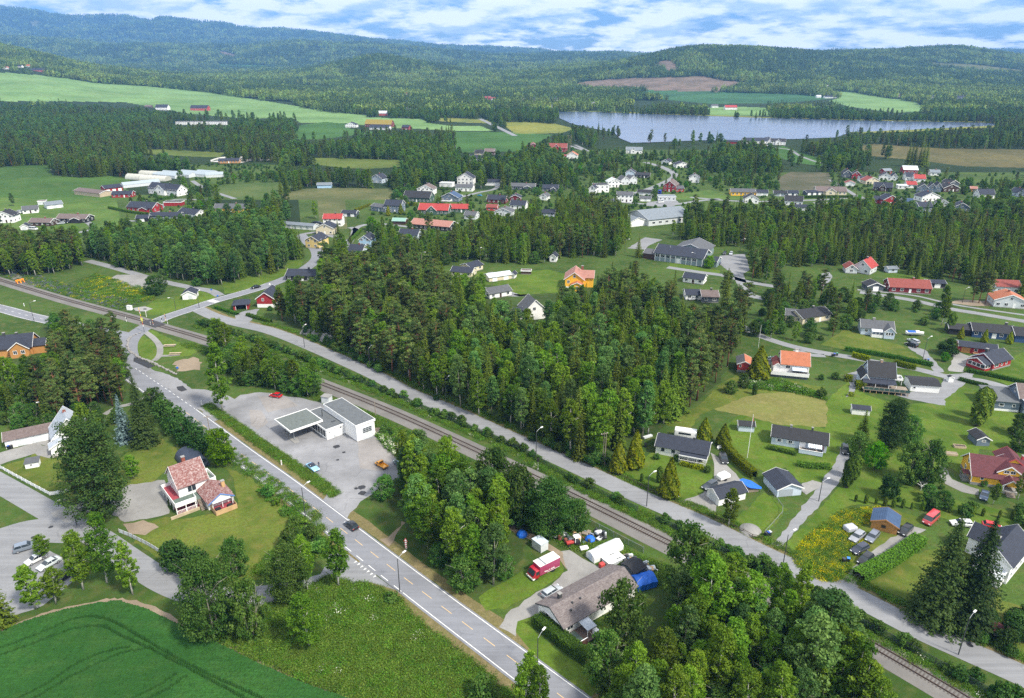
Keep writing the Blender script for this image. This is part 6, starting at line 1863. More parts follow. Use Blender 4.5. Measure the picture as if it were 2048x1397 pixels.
def big_halls():
 r = hroot('sports_hall', 'grey hall with navy roof and white pilasters beside the parking yard', 'hall', q(15,1140,1068),0,-11)
 A, B = g(q(15,1140,1068)), g(q(15,1510,1118))
 L = (B - A).length
 r.rotation_euler.z = math.atan2(B.y - A.y, B.x - A.x)
 W = 14
 gable(r,0, L,0, W,0,4.6,3.0, 'x', WCOL['halfgreen'], RCOL['navy'],.9,.8, rows=0)
 n = 9
 for i in range(n + 1): bx('pilaster', TRIM, r, L * i / n - .14, L * i / n + .14,-.12,-.002,0,4.4)
 for i in range(n):
  if i not in (4,8): win(r, 'f', L * (i + .5) / n,0,2.9,2.0,1.3,2)
 door(r, 'f', L * 4.5 / n,0,.05,2.0,2.6, TRIM)
 gable(r, L + .02, L + 7,2,11,0,3.0,1.6, 'x', WCOL['halfgreen'], RCOL['navy'],.4,.3, wname='annex_wall')
 gable(r,-7,-.02,1,10,0,3.0,1.6, 'x', WCOL['brown'], RCOL['grey'],.4,.3, wname='entrance_wall')
 gable(r,6, L - 2, W + .02, W + 16,0,4.6,3.2, 'y', WCOL['halfgreen'], RCOL['grey'],.6,.5, wname='rear_hall_wall')
 MB().tube([(L * .25,5,6),(L * .25,5,7.6)],.3,8).build('vent', METAL, r)
 protect(r,-6, L + 6,0, W,.2,7,.0,.02); keep(r,-7, L + 7,0, W + 10)
 r = hroot('shop_hall', 'large low hall with pale grey roof behind the spruce wood', 'hall', q(15,1090,800),0,25)
 gable(r,0,34,0,26,0,4.2,4.0, 'x', WCOL['lightgrey'], RCOL['lightgrey'],.6,.5)
 gable(r,-12,-.02,3,14,0,3.4,2.2, 'y', WHITE, RCOL['lightgrey'],.5,.4, wname='wing_wall')
 for i in range(6): win(r, 'f',4 + i * 5.2,0,2.0,2.2,1.2)
 protect(r,0,30,0,22,1,7,.1,.3); keep(r,-12,34,0,26)
 r = hroot('yellow_pink_roof_house', 'tall yellow house with faded pink half-hipped roof above the pines', 'house', q(15,432,1292),0,-8)
 Y = WCOL['yellow']
 gable(r,0,8.6,0,11,0,5.0,3.2, 'y', Y, RCOL['pink'],.7,.5, rows=10)
 gable(r,3.6,13,4,10.5,0,5.0,2.4, 'x', Y, RCOL['pink'],.6,.5, rows=8, wname='wing_wall')
 gable(r,3.2,8.4,-3.2,-.02,0,3.0,1.2, 'y', Y, RCOL['orange'],.4,.4, rows=6, wname='porch_wall')
 win(r, 'f',4.3,0,6.2,1.0,1.2,2); win(r, 'f',1.6,0,3.6,1.0,1.2,2); win(r, 'f',5.8,-3.2,1.7,.9,1.2,2)
 bx('deck', WOODG, r,0,3.1,-2.4,-.02,.7,.9); railing(r,[(0,-.1),(0,-2.4),(3.1,-2.4)],.9,1.9, TRIM)
 chimney(r,7.6,8.2,7.2,9.2, BRICKR,.5)
 protect(r,0,11,-2,11,1,8,.02,.3); keep(r,0,13,-3,11)
 r = hroot('grey_steep_house', 'steep grey-roofed white house sunk among the trees of the wood', 'house', q(3,120,560),0,20)
 gable(r,0,9,0,8,0,4.4,4.2, 'y', WHITE, RCOL['grey'],.5,.4); win(r, 'f',4,0,4.8,1.2,1.2)
 gable(r,-5,-.02,1,7,0,3,1.8, 'x', WHITE, RCOL['navy'],.4,.3, wname='annex_wall')
 protect(r,-2,8,0,8,4,8,.1,.2); keep(r,-5,9,0,8)
 PG = NT('greenhouse_glass'); PG.principled((.30,.35,.38),.25,.5)
 PF = paint('polytunnel_film',(.44,.44,.39),.4,.08)
 for i,(ax_, ay, bx_, by, W, H_) in enumerate(((985,428,1105,436,9,4.5),(1090,402,1250,412,9,4.5),(1095,438,1300,446,9,4.2))):
  A, B = g(q(13, ax_, ay)), g(q(13, bx_, by))
  t = thing('polytunnel',('leftmost rounded white polytunnel of the nursery', 'rear rounded white polytunnel of the nursery', 'front rounded white polytunnel of the nursery')[i], 'greenhouse', A, math.atan2(B.y - A.y, B.x - A.x), 'nursery polytunnels')
  L = (B - A).length
  pr = [(W / 2 - W / 2 * math.cos(math.pi * k / 12), H_ * math.sin(math.pi * k / 12)) for k in range(13)]
  MB().prism([(0, y, z) for y, z in pr],(L,0,0)).build('film', PF, t)
  m = MB()
  for k in range(int(L / 4) + 1): m.tube([(min(L, k * 4), y, z + .03) for y, z in pr],.05,4, False)
  m.build('hoops', METAL, t)
  fix_normals(t.children[0].data)
  protect(t,0, L,0, W,.3, H_)
  keep(t,0, L,0, W)
 for i,(ax_, ay, bx_, by, W, n) in enumerate(((975,500,1265,470,8,1),(1200,410,1380,425,9,2),(1345,405,1490,418,9,2),(1480,405,1620,415,9,2),(1620,418,1760,412,9,1))):
  A, B = g(q(13, ax_, ay)), g(q(13, bx_, by))
  L = (B - A).length
  t = thing('greenhouse',('long low glass greenhouse in front of the polytunnels', 'glass greenhouse just right of the polytunnels', 'middle glass greenhouse of the nursery block', 'glass greenhouse at the right of the nursery block', 'small glass greenhouse at the far right of the nursery')[i], 'greenhouse', A, math.atan2(B.y - A.y, B.x - A.x))
  for k in range(n):
   gable(t,0, L, k * W,(k + 1) * W - .02,0,2.4,1.9, 'x', WCOL['lightgrey'], PG.m,.1,.1, trim=None, wname='glass_wall')
  m = MB()
  for k in range(int(L / 3)): m.box(k * 3, k * 3 + .1,-.08,-.01,0,2.4)
  m.build('glazing_bars', TRIM, t)
  protect(t,0, L,0, W,.5,4)
  keep(t,0, L,0, W * n)
big_halls()
# ------------------------------------------------------------------ vehicles
import bmesh
CARDIM = {'hatch': (4.0,1.75,1.48,.95,1.05,3.75,1.75,3.3), 'estate': (4.7,1.8,1.48,1.0,1.25,4.6,2.0,4.25), 'suv': (4.6,1.88,1.70,1.1,1.15,4.5,1.85,4.1),
          'sedan': (4.6,1.8,1.44,.95,1.2,4.0,2.0,3.3), 'van': (5.2,1.95,2.15,1.25,.35,5.15,1.15,5.05), 'convertible': (4.6,1.75,1.36,.9,1.75,3.9,2.35,3.3)}
CARM = {}
def rounded(m, off, seg=2):
 b = bmesh.new()
 b.from_mesh(m)
 bmesh.ops.recalc_face_normals(b, faces=b.faces)
 bmesh.ops.bevel(b, geom=list(b.edges), offset=off, segments=seg, affect='EDGES', profile=.6, clamp_overlap=True)
 b.to_mesh(m)
 b.free()
 m.shade_smooth()
 return m
def car_meshes(kind):
 if kind in CARM: return CARM[kind]
 L, W, H, zb, c0, c1, r0, r1 = CARDIM[kind]
 hw = W / 2
 prof = [(.05,.32),(0,.5),(.08,.68),(c0 * .9, zb - .06),(c0, zb),(c1, zb),(L - .03, zb - .08),(L,.55),(L - .05,.32)]
 body = rounded(MB().prism([(x,-hw, z) for x, z in prof],(0, W,0)).mesh('body', None),.07)
 a, b_ = hw - .05, hw - .22
 cab = MB().add([(c0,-a, zb - .03),(c1,-a, zb - .03),(c1, a, zb - .03),(c0, a, zb - .03),(r0,-b_, H - .05),(r1,-b_, H - .05),(r1, b_, H - .05),(r0, b_, H - .05)],
                   [(0,3,2,1),(4,5,6,7),(0,1,5,4),(1,2,6,5),(2,3,7,6),(3,0,4,7)]).mesh('glass', None)
 roof = rounded(MB().box(r0 - .05, r1 + .05,-b_ - .02, b_ + .02, H - .09, H).mesh('roof_panel', None),.03,2)
 pil = MB()
 for s in (-1,1):
  for xb, xt in ((c0 + .02, r0 + .02),((c0 + c1) / 2,(r0 + r1) / 2),(c1 - .06, r1 - .04)):
   pil.add([(xb - .05, s * a + s * .01, zb - .03),(xb + .05, s * a + s * .01, zb - .03),(xt + .05, s * b_ + s * .01, H - .05),(xt - .05, s * b_ + s * .01, H - .05)],[(0,1,2,3)])
 pil = pil.mesh('pillars', None)
 n = 14
 tyre = MB()
 tyre.add([(.33 * math.cos(6.283 * k / n), y,.33 + .33 * math.sin(6.283 * k / n)) for y in (-.1,.1) for k in range(n)],
             [tuple(range(n)), tuple(range(2 * n - 1, n - 1,-1))] + [(k, n + k, n + (k + 1) % n,(k + 1) % n) for k in range(n)])
 tyre = tyre.mesh('wheel', RUBBER)
 rim = MB()
 for y in (-.112,.112): rim.add([(.21 * math.cos(6.283 * k / 10), y,.33 + .21 * math.sin(6.283 * k / 10)) for k in range(10)],[tuple(range(10))])
 rim = rim.mesh('rim', paint('alloy',(.45,.46,.48),.35,.05,.5,.6))
 hl = MB().box(-.012,.12,-.2,.2,-.07,.07).mesh('headlight', paint('lamp_glass',(.75,.78,.8),.15,.02,.6))
 tl = MB().box(-.05,.012,-.14,.14,-.1,.1).mesh('tail_light', paint('red_lamp',(.35,.01,.01),.2,.05,.6))
 CARM[kind] = (body, cab, roof, pil, tyre, rim, hl, tl)
 return CARM[kind]
def with_mat(o, mat):
 if not o.data.materials: o.data.materials.append(None)
 o.material_slots[0].link = 'OBJECT'
 o.material_slots[0].material = mat
 return o
CARCOL = {}
def carpaint(c):
 if c not in CARCOL:
  t = NT('car_paint_%d' % len(CARCOL))
  CARCOL[c] = t.principled(c,.28,.5,.15, coat=.6)
 return CARCOL[c]
def car(kind, at, front, col, label, name='parked_car', cat='car', z=0, group=None, top=None, protect_it=True):
 """at: picture position of the middle of the car on the ground, front: a point its nose points to"""
 A, B = g(at), g(front)
 rz = math.atan2(A.y - B.y, A.x - B.x)     # local x runs from nose to tail
 L, W, H, zb = CARDIM[kind][:4]
 r = thing(name, label, cat,(A.x, A.y,.045 + z), rz, group)
 body, cab, roof, pil, tyre, rim, hl, tl = car_meshes(kind)
 m = carpaint(col)
 off = -L / 2
 for nm, me, mt in (('body', body, m),('glass', cab, GLASS),('roof_panel', roof, carpaint(top) if top else m),('pillars', pil, m)):
  with_mat(link(nm, me, r,(off,0,0)), mt)
 if A.y < 420:
  for x in (.78, L - .85):
   for s in (-1,1): link('rim', rim, link('wheel', tyre, r,(off + x, s * (W / 2 - .1),0)))
  for s in (-1,1):
   link('headlight', hl, r,(off - .01, s * (W / 2 - .32),.64))
   link('tail_light', tl, r,(off + L - .01, s * (W / 2 - .2), zb - .2))
 if protect_it: protect(r, off, off + L,-W / 2, W / 2,0, H,0,0)
 return r
BLACK, DBLUE, SILVER, WHITEC, REDC, GREYC = (.012,.013,.016),(.015,.022,.045),(.42,.45,.48),(.72,.73,.73),(.5,.012,.016),(.16,.19,.23)
car('hatch', q(6,800,1005), q(6,745,962), BLACK, 'black hatchback driving away along the main road', 'moving_car')
car('hatch', q(2,205,1160), q(2,155,1152), REDC, 'bright red hatchback parked alone on the station forecourt')
car('convertible', q(6,495,545), q(6,545,582),(.28,.52,.72), 'pale blue convertible with dark soft top on the forecourt', top=(.01,.014,.035))
car('van', q(6,1225,498), q(6,1185,465), WHITEC, 'white van half hidden by the thicket on the forecourt', 'parked_van', 'van', protect_it=False)
car('suv', q(6,1180,520), q(6,1150,490),(.03,.09,.10), 'dark teal off-roader beside the white van', top=(.05,.14,.15), protect_it=False)
car('estate', q(23,340,795), q(23,420,745), SILVER, 'silver estate car on the gravel behind the long bungalow')
car('suv', q(9,205,205), q(9,290,180), GREYC, 'blue-grey pickup with canopy parked at the lower left', top=(.2,.24,.3))
car('hatch', q(9,285,300), q(9,225,330), WHITEC, 'white hatchback behind birch leaves at the lower left')
car('sedan', q(9,390,335), q(9,320,375),(.55,.6,.6), 'pale silver car half hidden by birches at the lower left', protect_it=False)
car('sedan', q(9,520,425), q(9,450,470), BLACK, 'dark car almost hidden behind the roadside birches', protect_it=False)
car('suv', q(7,1680,480), q(7,1700,530), BLACK, 'black car parked beside the long yellow-green hedge')
car('estate', q(7,1570,690), q(7,1512,722),(.05,.06,.075), 'dark estate car beside the white garage')
car('suv', q(8,635,408), q(8,640,445), BLACK, 'black car at the top of the curving drive')
car('estate', q(8,730,1095), q(8,680,1135),(.30,.31,.34), 'silver-grey estate car nearest the wrapped bale in the flowers')
car('estate', q(8,850,1095), q(8,805,1145),(.17,.19,.24), 'blue-grey estate car next to the orange shed')
car('estate', q(8,750,1192), q(8,685,1225),(.03,.035,.06), 'navy estate car in front of the two grey ones')
car('estate', q(8,795,1272), q(8,740,1320), BLACK, 'black estate car on the gravel strip by the bins')
car('estate', q(8,1110,1042), q(8,1065,1082), BLACK, 'black estate car right of the orange shed')
car('van', q(8,1310,958), q(8,1250,1010),(.55,.06,.07), 'red van behind the great spruces', 'parked_van', 'van')
car('estate', q(8,1550,990), q(8,1470,985), WHITEC, 'white car behind the great spruces')
car('hatch', q(8,1790,1010), q(8,1840,1020), REDC, 'red car beside the white corner house')
car('sedan', q(2,45,303), q(2,5,312), BLACK, 'black saloon on the crossing road past the railway', 'moving_car')
car('estate', q(15,1690,1020), q(15,1675,1050), BLACK, 'black car in the sports hall parking yard')
car('estate', q(15,1740,1022), q(15,1725,1052), SILVER, 'silver car in the sports hall parking yard')
car('hatch', q(15,1645,1098), q(15,1660,1080),(.03,.05,.15), 'dark blue car at the corner of the sports hall')
car('sedan', q(3,1440,395), q(3,1390,400), SILVER, 'silver car under the carport among the pines')
car('estate', q(4,1175,730), q(4,1130,712), SILVER, 'silver estate car between the boat and a dark car')
car('suv', q(4,1160,760), q(4,1115,745), BLACK, 'dark off-roader on the drive below the boat')
car('hatch', q(26,680,425), q(26,640,410),(.14,.22,.22), 'grey-green car behind the orange-roofed house')
car('hatch', q(26,605,475), q(26,590,520), BLACK, 'black car left of the orange-roofed house')
car('sedan', q(25,720,1110), q(25,700,1180),(.05,.08,.14), 'blue-grey car under birch branches before the yellow house')
car('van', q(15,1185,615), q(15,1220,612), WHITEC, 'white van in the shop yard', 'parked_van', 'van')
car('sedan', q(15,1185,592), q(15,1175,598), GREYC, 'grey car behind the white van in the shop yard')
car('sedan', q(15,1212,592), q(15,1202,598), BLACK, 'dark car right of the grey one in the shop yard')
car('estate', q(13,480,783), q(13,450,786), SILVER, 'silver car before the black bungalow')
car('estate', q(13,545,774), q(13,520,778), BLACK, 'dark car before the black bungalow porch')
car('van', q(13,160,697), q(13,135,698), WHITEC, 'white camper van beside the white bungalow', 'parked_van', 'van')
car('estate', q(14,510,777), q(14,490,776), BLACK, 'black car by the garage row')
car('estate', q(14,545,780), q(14,565,782), DBLUE, 'navy car by the red-roofed white house')
car('hatch', q(14,1808,562), q(14,1790,560),(.05,.3,.5), 'bright blue car at the village lane')
car('van', q(13,265,828), q(13,300,830), WHITEC, 'white caravan-sized van beside the brown cottage', 'parked_van', 'van')
def pickup():
 A, B = g(q(6,1040,528)), g(q(6,992,500))
 r = thing('pickup_truck', 'bright yellow small pickup with empty bed on the forecourt', 'pickup',(A.x, A.y,.04), math.atan2(A.y - B.y, A.x - B.x))
 m = carpaint((.75,.33,.02))
 o = link('cab', rounded(MB().prism([(x,-.8, z) for x, z in [(-2.1,.35),(-2.1,.85),(-1.5,.95),(-1.15,1.5),(-.35,1.55),(-.25,.9),(-.25,.35)]],(0,1.6,0)).mesh('cab', m),.06), r)
 MB().box(-.245,1.9,-.8,.8,.5,.58).box(-.24,1.9,-.8,-.74,.58,.85).box(-.24,1.9,.74,.8,.58,.85).box(1.84,1.9,-.74,.74,.58,.85).build('bed', m, r)
 bx('windscreen', GLASS, r,-.2495,-.235,-.62,.62,1.0,1.4)
 MB().add([(-1.46,-.66,1.0),(-1.46,.66,1.0),(-1.2,.6,1.42),(-1.2,-.6,1.42)],[(0,1,2,3)]).build('front_glass', GLASS, r,(-.03,0,.02))
 for s in (-1,1): bx('side_glass', GLASS, r,-1.2,-.45, s * .81 - .01, s * .81 + .01,1.0,1.4)
 for x in (-1.4,1.2):
  for s in (-1,1): link('wheel', CARM['hatch'][4], r,(x, s * .7,0))
 protect(r,-2,2,-.8,.8,0,1.5,0,0)
pickup()
def truck():
 A, B = g(q(23,150,675)), g(q(23,425,535))
 d = (B - A).normalized()
 r = thing('box_truck', 'crimson box truck with white roof parked on the grass by the thicket', 'truck',(A.x, A.y,.03), math.atan2(d.y, d.x))
 CR = carpaint((.36,.045,.13))
 bx('cargo_box', CR, r,1.65,7.0,.1,2.5,.75,3.0)
 bx('box_roof', WHITE, r,1.63,7.02,.08,2.52,3.0,3.08)
 bx('roof_strip', METAL, r,2.9,3.35,.09,2.51,3.08,3.1)
 link('cab', rounded(MB().prism([(x,.15, z) for x, z in [(0,.35),(-.02,.95),(.12,1.15),(.75,2.2),(1.6,2.3),(1.6,.35)]],(0,2.3,0)).mesh('cab', carpaint((.42,.015,.03))),.07), r)
 MB().add([(.1,.3,1.22),(.1,2.3,1.22),(.7,2.2,2.12),(.7,.4,2.12)],[(0,1,2,3)]).build('windscreen', GLASS, r,(-.05,0,.03))
 bx('side_glass', GLASS, r,.65,1.5,.125,.145,1.2,2.05)
 bx('bumper', TRIM, r,-.14,.4,.12,2.48,.38,.7)
 bx('chassis', DMETAL, r,.5,6.9,.5,2.1,.45,.74)
 for y in (.5,2.0): bx('headlight', MATS['lamp_glass'], r,-.16,-.141, y - .18, y + .18,.72,.88)
 for x in (.9,5.4):
  for y in (.3,2.3):
   w_ = link('wheel', CARM['hatch'][4], r,(x, y,0))
   w_.scale = (1.35,1.2,1.35)
 m = MB()
 x = 2.9
 rr = random.Random(5)
 for word in (5,1,5):      # faded white script, too small to read in the photograph
  for k in range(word):
   m.box(x, x + .16,.078,.098,1.12,1.12 + rr.choice((.16,.18,.28)))
   m.box(x + .05, x + .2,.078,.098,1.12 + rr.choice((.0,.12)),1.18 + rr.choice((.0,.1)))
   x += .21
  x += .2
 m.build('lettering', TRIM, r)
 bx('side_stripe', TRIM, r,3.6,6.9,.08,.098,.78,.84)
 protect(r,0,7,0,2.5,0,3,0,0)
truck()
def boat():
 r = hroot('motor_boat', 'white motor boat with blue cockpit on a trailer beside the drive', 'boat', q(4,1115,672),0,-10)
 L = 6.4
 m = MB()
 n = 9
 for i in range(n):
  t = i / (n - 1)
  w_ = 1.05 * (1 - max(0, t - .55) ** 2 * 4.2)
  for s, z in ((-1,1.5),(-.75,.75),(0,.5),(.75,.75),(1,1.5)): m.v.append((L * t, max(.03, w_) * s, z + .25 * t * t))
 for i in range(n - 1):
  for j in range(4): m.f.append((i * 5 + j, i * 5 + j + 1, i * 5 + 6 + j, i * 5 + 5 + j))
 for i in range(n - 1): m.f.append((i * 5, i * 5 + 5, i * 5 + 9, i * 5 + 4))
 m.f.append((0,1,2,3,4))
 m.build('hull', WHITE, r)
 bx('cockpit_cover', MATS['blue_tarpaulin'], r,.6,3.4,-.8,.8,1.5,1.8)
 bx('cabin', WHITE, r,3.4,4.8,-.6,.6,1.55,2.0)
 MB().box(.3,6.8,-.1,.1,.35,.45).box(1.6,1.8,-1,1,.3,.42).build('trailer_frame', METAL, r)
 for s in (-1,1): link('wheel', CARM['hatch'][4], r,(1.7, s * .95,0))
 protect(r,0,6,-1,1,0,2)
boat()
def trailers():
 r = hroot('box_trailer', 'white covered trailer beside the dark estate car', 'trailer', q(7,1640,640),0,30)
 link('cover', rounded(MB().prism([(x,-.9, z) for x, z in [(0,.5),(0,1.3),(.5,1.75),(2.9,1.75),(3.4,1.3),(3.4,.5)]],(0,1.8,0)).mesh('cover', WHITE),.1), r)
 for s in (-1,1): link('wheel', CARM['hatch'][4], r,(1.7, s * .95,0))
 MB().box(-1.3,0,-.05,.05,.45,.55).build('drawbar', METAL, r)
 r = hroot('camper_van', 'white camper behind the white bungalow roof', 'camper', q(7,1290,300),0,-18)
 link('body', rounded(MB().box(0,6.2,0,2.2,.45,2.75).mesh('body', WHITE),.18), r)
 bx('window', GLASS, r,1.2,4.6,-.02,.01,1.5,2.1)
 for x in (1,5):
  for y in (.2,2.0): link('wheel', CARM['hatch'][4], r,(x, y,0))
 r = hroot('cart', 'pale wooden flatbed trailer beside the scrap heap', 'trailer', q(23,270,190),0,-18)
 m = MB(); m.box(0,2.6,0,.06,.5,.95).box(0,2.6,1.35,1.41,.5,.95).box(0,.06,.06,1.35,.5,.95).box(2.54,2.6,.06,1.35,.5,.95)
 m.build('sides', WCOL['lightgrey'], r); bx('floor', WOODG, r,.06,2.54,.06,1.35,.45,.52)
 for y in (-.05,1.45): link('wheel', CARM['hatch'][4], r,(1.3, y,0))
 r = hroot('truck_tractor', 'blue lorry tractor unit beside the red village house', 'lorry', q(15,1185,552),0,60)
 link('cab', rounded(MB().box(0,2.3,0,2.4,.8,3.6).mesh('cab', carpaint((.01,.04,.4))),.15), r)
 bx('windscreen', GLASS, r,-.03,.01,.2,2.2,2.0,3.1); bx('chassis', DMETAL, r,2.3,5.5,.6,1.8,.6,1.0)
 for x in (.8,4.6):
  for y in (.2,2.2):
   w_ = link('wheel', CARM['hatch'][4], r,(x, y,0)); w_.scale = (1.5,1.4,1.5)
trailers()
def person():
 p = g(q(6,545,530))
 r = thing('person', 'person in dark jacket standing at the open door of the pale blue car', 'person',(p.x, p.y,.04),2.4)
 J = {'pel': (0,0,.95), 'chest': (0,.02,1.32), 'neck': (0,.03,1.5), 'head': (0,.06,1.62), 'top': (0,.05,1.74),
         'lh': (.1,0,.9), 'lk': (.12,.03,.5), 'la': (.13,0,.08), 'lt': (.14,.18,.04), 'rh': (-.1,0,.9), 'rk': (-.12,.02,.5), 'ra': (-.13,-.03,.08), 'rt': (-.14,.15,.04),
         'ls': (.2,.01,1.42), 'le': (.27,.08,1.14), 'lw': (.22,.3,1.05), 'lf': (.2,.38,1.03), 'rs': (-.2,.01,1.42), 're': (-.28,.0,1.13), 'rw': (-.27,.1,.88), 'rf': (-.26,.13,.79)}
 E_ = 'pel-chest chest-neck neck-head head-top pel-lh lh-lk lk-la la-lt pel-rh rh-rk rk-ra ra-rt chest-ls ls-le le-lw lw-lf chest-rs rs-re re-rw rw-rf'.split()
 rad = dict(pel=.15, chest=.16, neck=.06, head=.1, top=.07, lh=.09, rh=.09, lk=.06, rk=.06, la=.045, ra=.045, lt=.04, rt=.04, ls=.075, rs=.075, le=.05, re=.05, lw=.035, rw=.035, lf=.035, rf=.035)
 k = list(J)
 me = bpy.data.meshes.new('body')
 me.from_pydata([J[i] for i in k],[(k.index(e.split('-')[0]), k.index(e.split('-')[1])) for e in E_],[])
 o = link('body', me, r)
 o.modifiers.new('skin', 'SKIN')
 for i, v in zip(k, me.skin_vertices[0].data):
  v.radius = (rad[i], rad[i]); v.use_root = i == 'pel'
 s = o.modifiers.new('sub', 'SUBSURF'); s.levels = s.render_levels = 1
 t = NT('dark_clothes')
 z = t.n('ShaderNodeSeparateXYZ'); t.l(t.co(), z.inputs[0])
 c = t.ramp(z.outputs[2],[(0.0,(.03,.03,.035)),(.9,(.04,.05,.09))])
 c = t.mix(t.math('GREATER_THAN', z.outputs[2],1.53), c,(.45,.27,.19))
 c = t.mix(t.math('GREATER_THAN', z.outputs[2],1.70), c,(.05,.03,.02))
 me.materials.append(t.principled(c,.8,.2))
person()
# ------------------------------------------------------------------ lamps, poles, signs
def lamp(base, arm_to, h, label, wood_pole=False, arm=1.6):
 p = g(base)
 d = (g(arm_to) - p).normalized()
 r = thing('street_lamp', label, 'street lamp',(p.x, p.y,0), math.atan2(d.y, d.x), 'street lamps')
 MB().tube([(0,0,0),(0,0, h)],[.11,.075] if not wood_pole else [.14,.1],8).build('pole', DMETAL if not wood_pole else WOODG, r)
 MB().tube([(0,0, h - .1),(arm * .5,0, h + .35),(arm,0, h + .55)],.05,6).build('arm', METAL, r)
 link('lamp_head', rounded(MB().box(arm - .1, arm + .75,-.17,.17, h + .48, h + .66).mesh('lamp_head', WHITE),.05), r)
for b, a, h, lb in (((q(6,437,925)), q(6,520,880),8.2, 'lamp post on the main road opposite the station forecourt'),
     (q(10,1180,540), q(10,1260,480),8.2, 'lamp post on the main road beside the give-way junction'),
     (q(7,205,482), q(7,260,455),9.0, 'lamp post along the street at the wood edge, by the railway signal'),
     (q(7,1075,840), q(7,1160,800),8.6, 'lamp post along the street before the white bungalow lawn'),
     (q(12,1530,1035), q(12,1600,960),8.4, 'lamp post along the street at the lower right'),
     (q(12,148,335), q(12,220,300),8.0, 'lamp post by the street beside the yellow flower meadow'),
     (q(2,945,935), q(2,1000,905),7.5, 'lamp post on the street below the dark pines'),
     (q(2,1543,1205), q(2,1600,1175),8.0, 'lamp post on the street at the middle of the wood'),
     (q(2,430,770), q(2,480,745),8.0, 'lamp post on the street before the rock face'),
     (q(5,605,985), q(5,560,1000),7.0, 'dark lamp post at the gravel yard entrance'),
     (q(5,408,190), q(5,380,195),7.0, 'dark lamp post behind the long white garage'),
     (q(1,270,565), q(1,300,560),8.0, 'lamp post on the west road beside the pines'),
     (q(1,1570,460), q(1,1600,445),7.0, 'lamp post on the crossing road beside the white hut'),
     (q(1,1385,470), q(1,1350,475),5.0, 'short dark post on the lawn before the white hut'),
     (q(8,430,800), q(8,460,790),5.5, 'thin lamp post on the slope beside the curving drive'),
     (q(4,1245,885), q(4,1300,870),9.0, 'tall dark lamp post at the hedge by the lane'),
     (q(4,1560,420), q(4,1590,415),6.5, 'white lamp post on the upper lane under pines'),
     (q(14,1850,1085), q(14,1820,1085),7.5, 'lamp post behind the cream bungalow'),
     (q(14,1355,1130), q(14,1385,1130),8, 'wooden lamp post above the wood top'),
     (q(15,325,985), q(15,310,985),8, 'lamp post between the spruces above the wood'),
     (q(15,905,1005), q(15,930,1005),7, 'lamp post left of the sports hall yard'),
     (q(15,1455,1110), q(15,1430,1110),6.5, 'lamp post in front of the sports hall'),
     (q(13,1018,1115), q(13,970,1110),8, 'lamp post on the lane before the birch grove'),
     (q(15,1810,1010), q(15,1830,1010),7.5, 'lamp post at the far side of the hall parking yard'),
     (q(11,215,1180), q(11,240,1150),8, 'lamp post among birches at the bottom of the main road')):
 lamp(b, a, h, lb, 'wooden' in lb)
def mast(base, h, label, name='utility_pole', cat='pole', rad=.12, mat=WOODG, cross=True, dz=0):
 p = g(base)
 r = thing(name, label, cat,(p.x, p.y,0), R(20), 'poles')
 MB().tube([(0,0,0),(0,0, h)],[rad, rad * .75],8).build('shaft', mat, r)
 if cross:
  bx('crossarm', WOODG, r,-1.0,1.0,-.06,.06, h - .55, h - .43)
  for x in (-.9,0,.9): MB().lathe([(.05,0),(.06,.1),(.03,.2)],6,(x,0, h - .43)).build('insulator', TRIM, r)
 return r
mast(q(7,730,515),10, 'wooden twin utility pole at the wood corner by the thujas')
mast(q(7,745,520),10, 'second shaft of the twin utility pole, leaning close', cross=False)
mast(q(7,80,705),7, 'utility pole in the thicket carrying low wires')
mast(q(6,990,130),5, 'short pole beside the track behind the petrol station', cross=False)
mast(q(3,1955,770),9, 'pale flagpole beside the red shed', 'flagpole', 'pole',.06, WHITE, False)
mast(q(5,1665,320),8, 'wooden pole at the end of the roadside hedge')
mast(q(16,1042,195),12, 'power pole at the left end of the bog', rad=.18)
mast(q(16,1735,205),12, 'power pole at the right part of the bog', rad=.18)
for i,(x, y) in enumerate(((455,205),(470,205),(480,205))):
 mast(q(15, x, y),18,('tallest-left', 'middle', 'right')[i] + ' of the three power poles by the large red house', rad=.2, cross=i == 0)
r = mast(q(7,1868,458),13.2, 'tall white flagpole with a pennant in the garden', 'flagpole', 'pole',.07, WHITE, False)
MB().add([(0,0,12.9),(0,0,12.3),(.5,.1,11.2),(.35,.0,11.0),(.1,.05,11.6)],[(0,1,4,3,2)]).build('pennant', paint('pennant_cloth',(.4,.08,.1)), r)
r = thing('power_lines', 'three thin power lines sagging over the thicket', 'power line')
for k in range(3):
 a, b = g(q(7,80,600),6.6), g(q(6,1230,460),6.0)
 n = Vector((0,.5 * k - .5,0))
 pts = [a.lerp(b, t) + n - Vector((0,0,1.2 * 4 * t * (1 - t))) for t in np.linspace(0,1,12)]
 MB().tube(pts,.022,4).build('wire', METAL, r)
def striped(r, p0, p1, w_, n, cols, name):
 p0, p1 = Vector(p0), Vector(p1)
 for i in range(n):
  MB().tube([p0.lerp(p1, i / n), p0.lerp(p1,(i + 1) / n)], w_,6).build(name, cols[i % len(cols)], r)
SRED, SYEL, SBLK = paint('signal_red',(.55,.03,.03)), paint('signal_yellow',(.8,.55,.02)), paint('signal_black',(.02,.02,.02))
SGRN = paint('fluorescent_yellow',(.72,.78,.02))
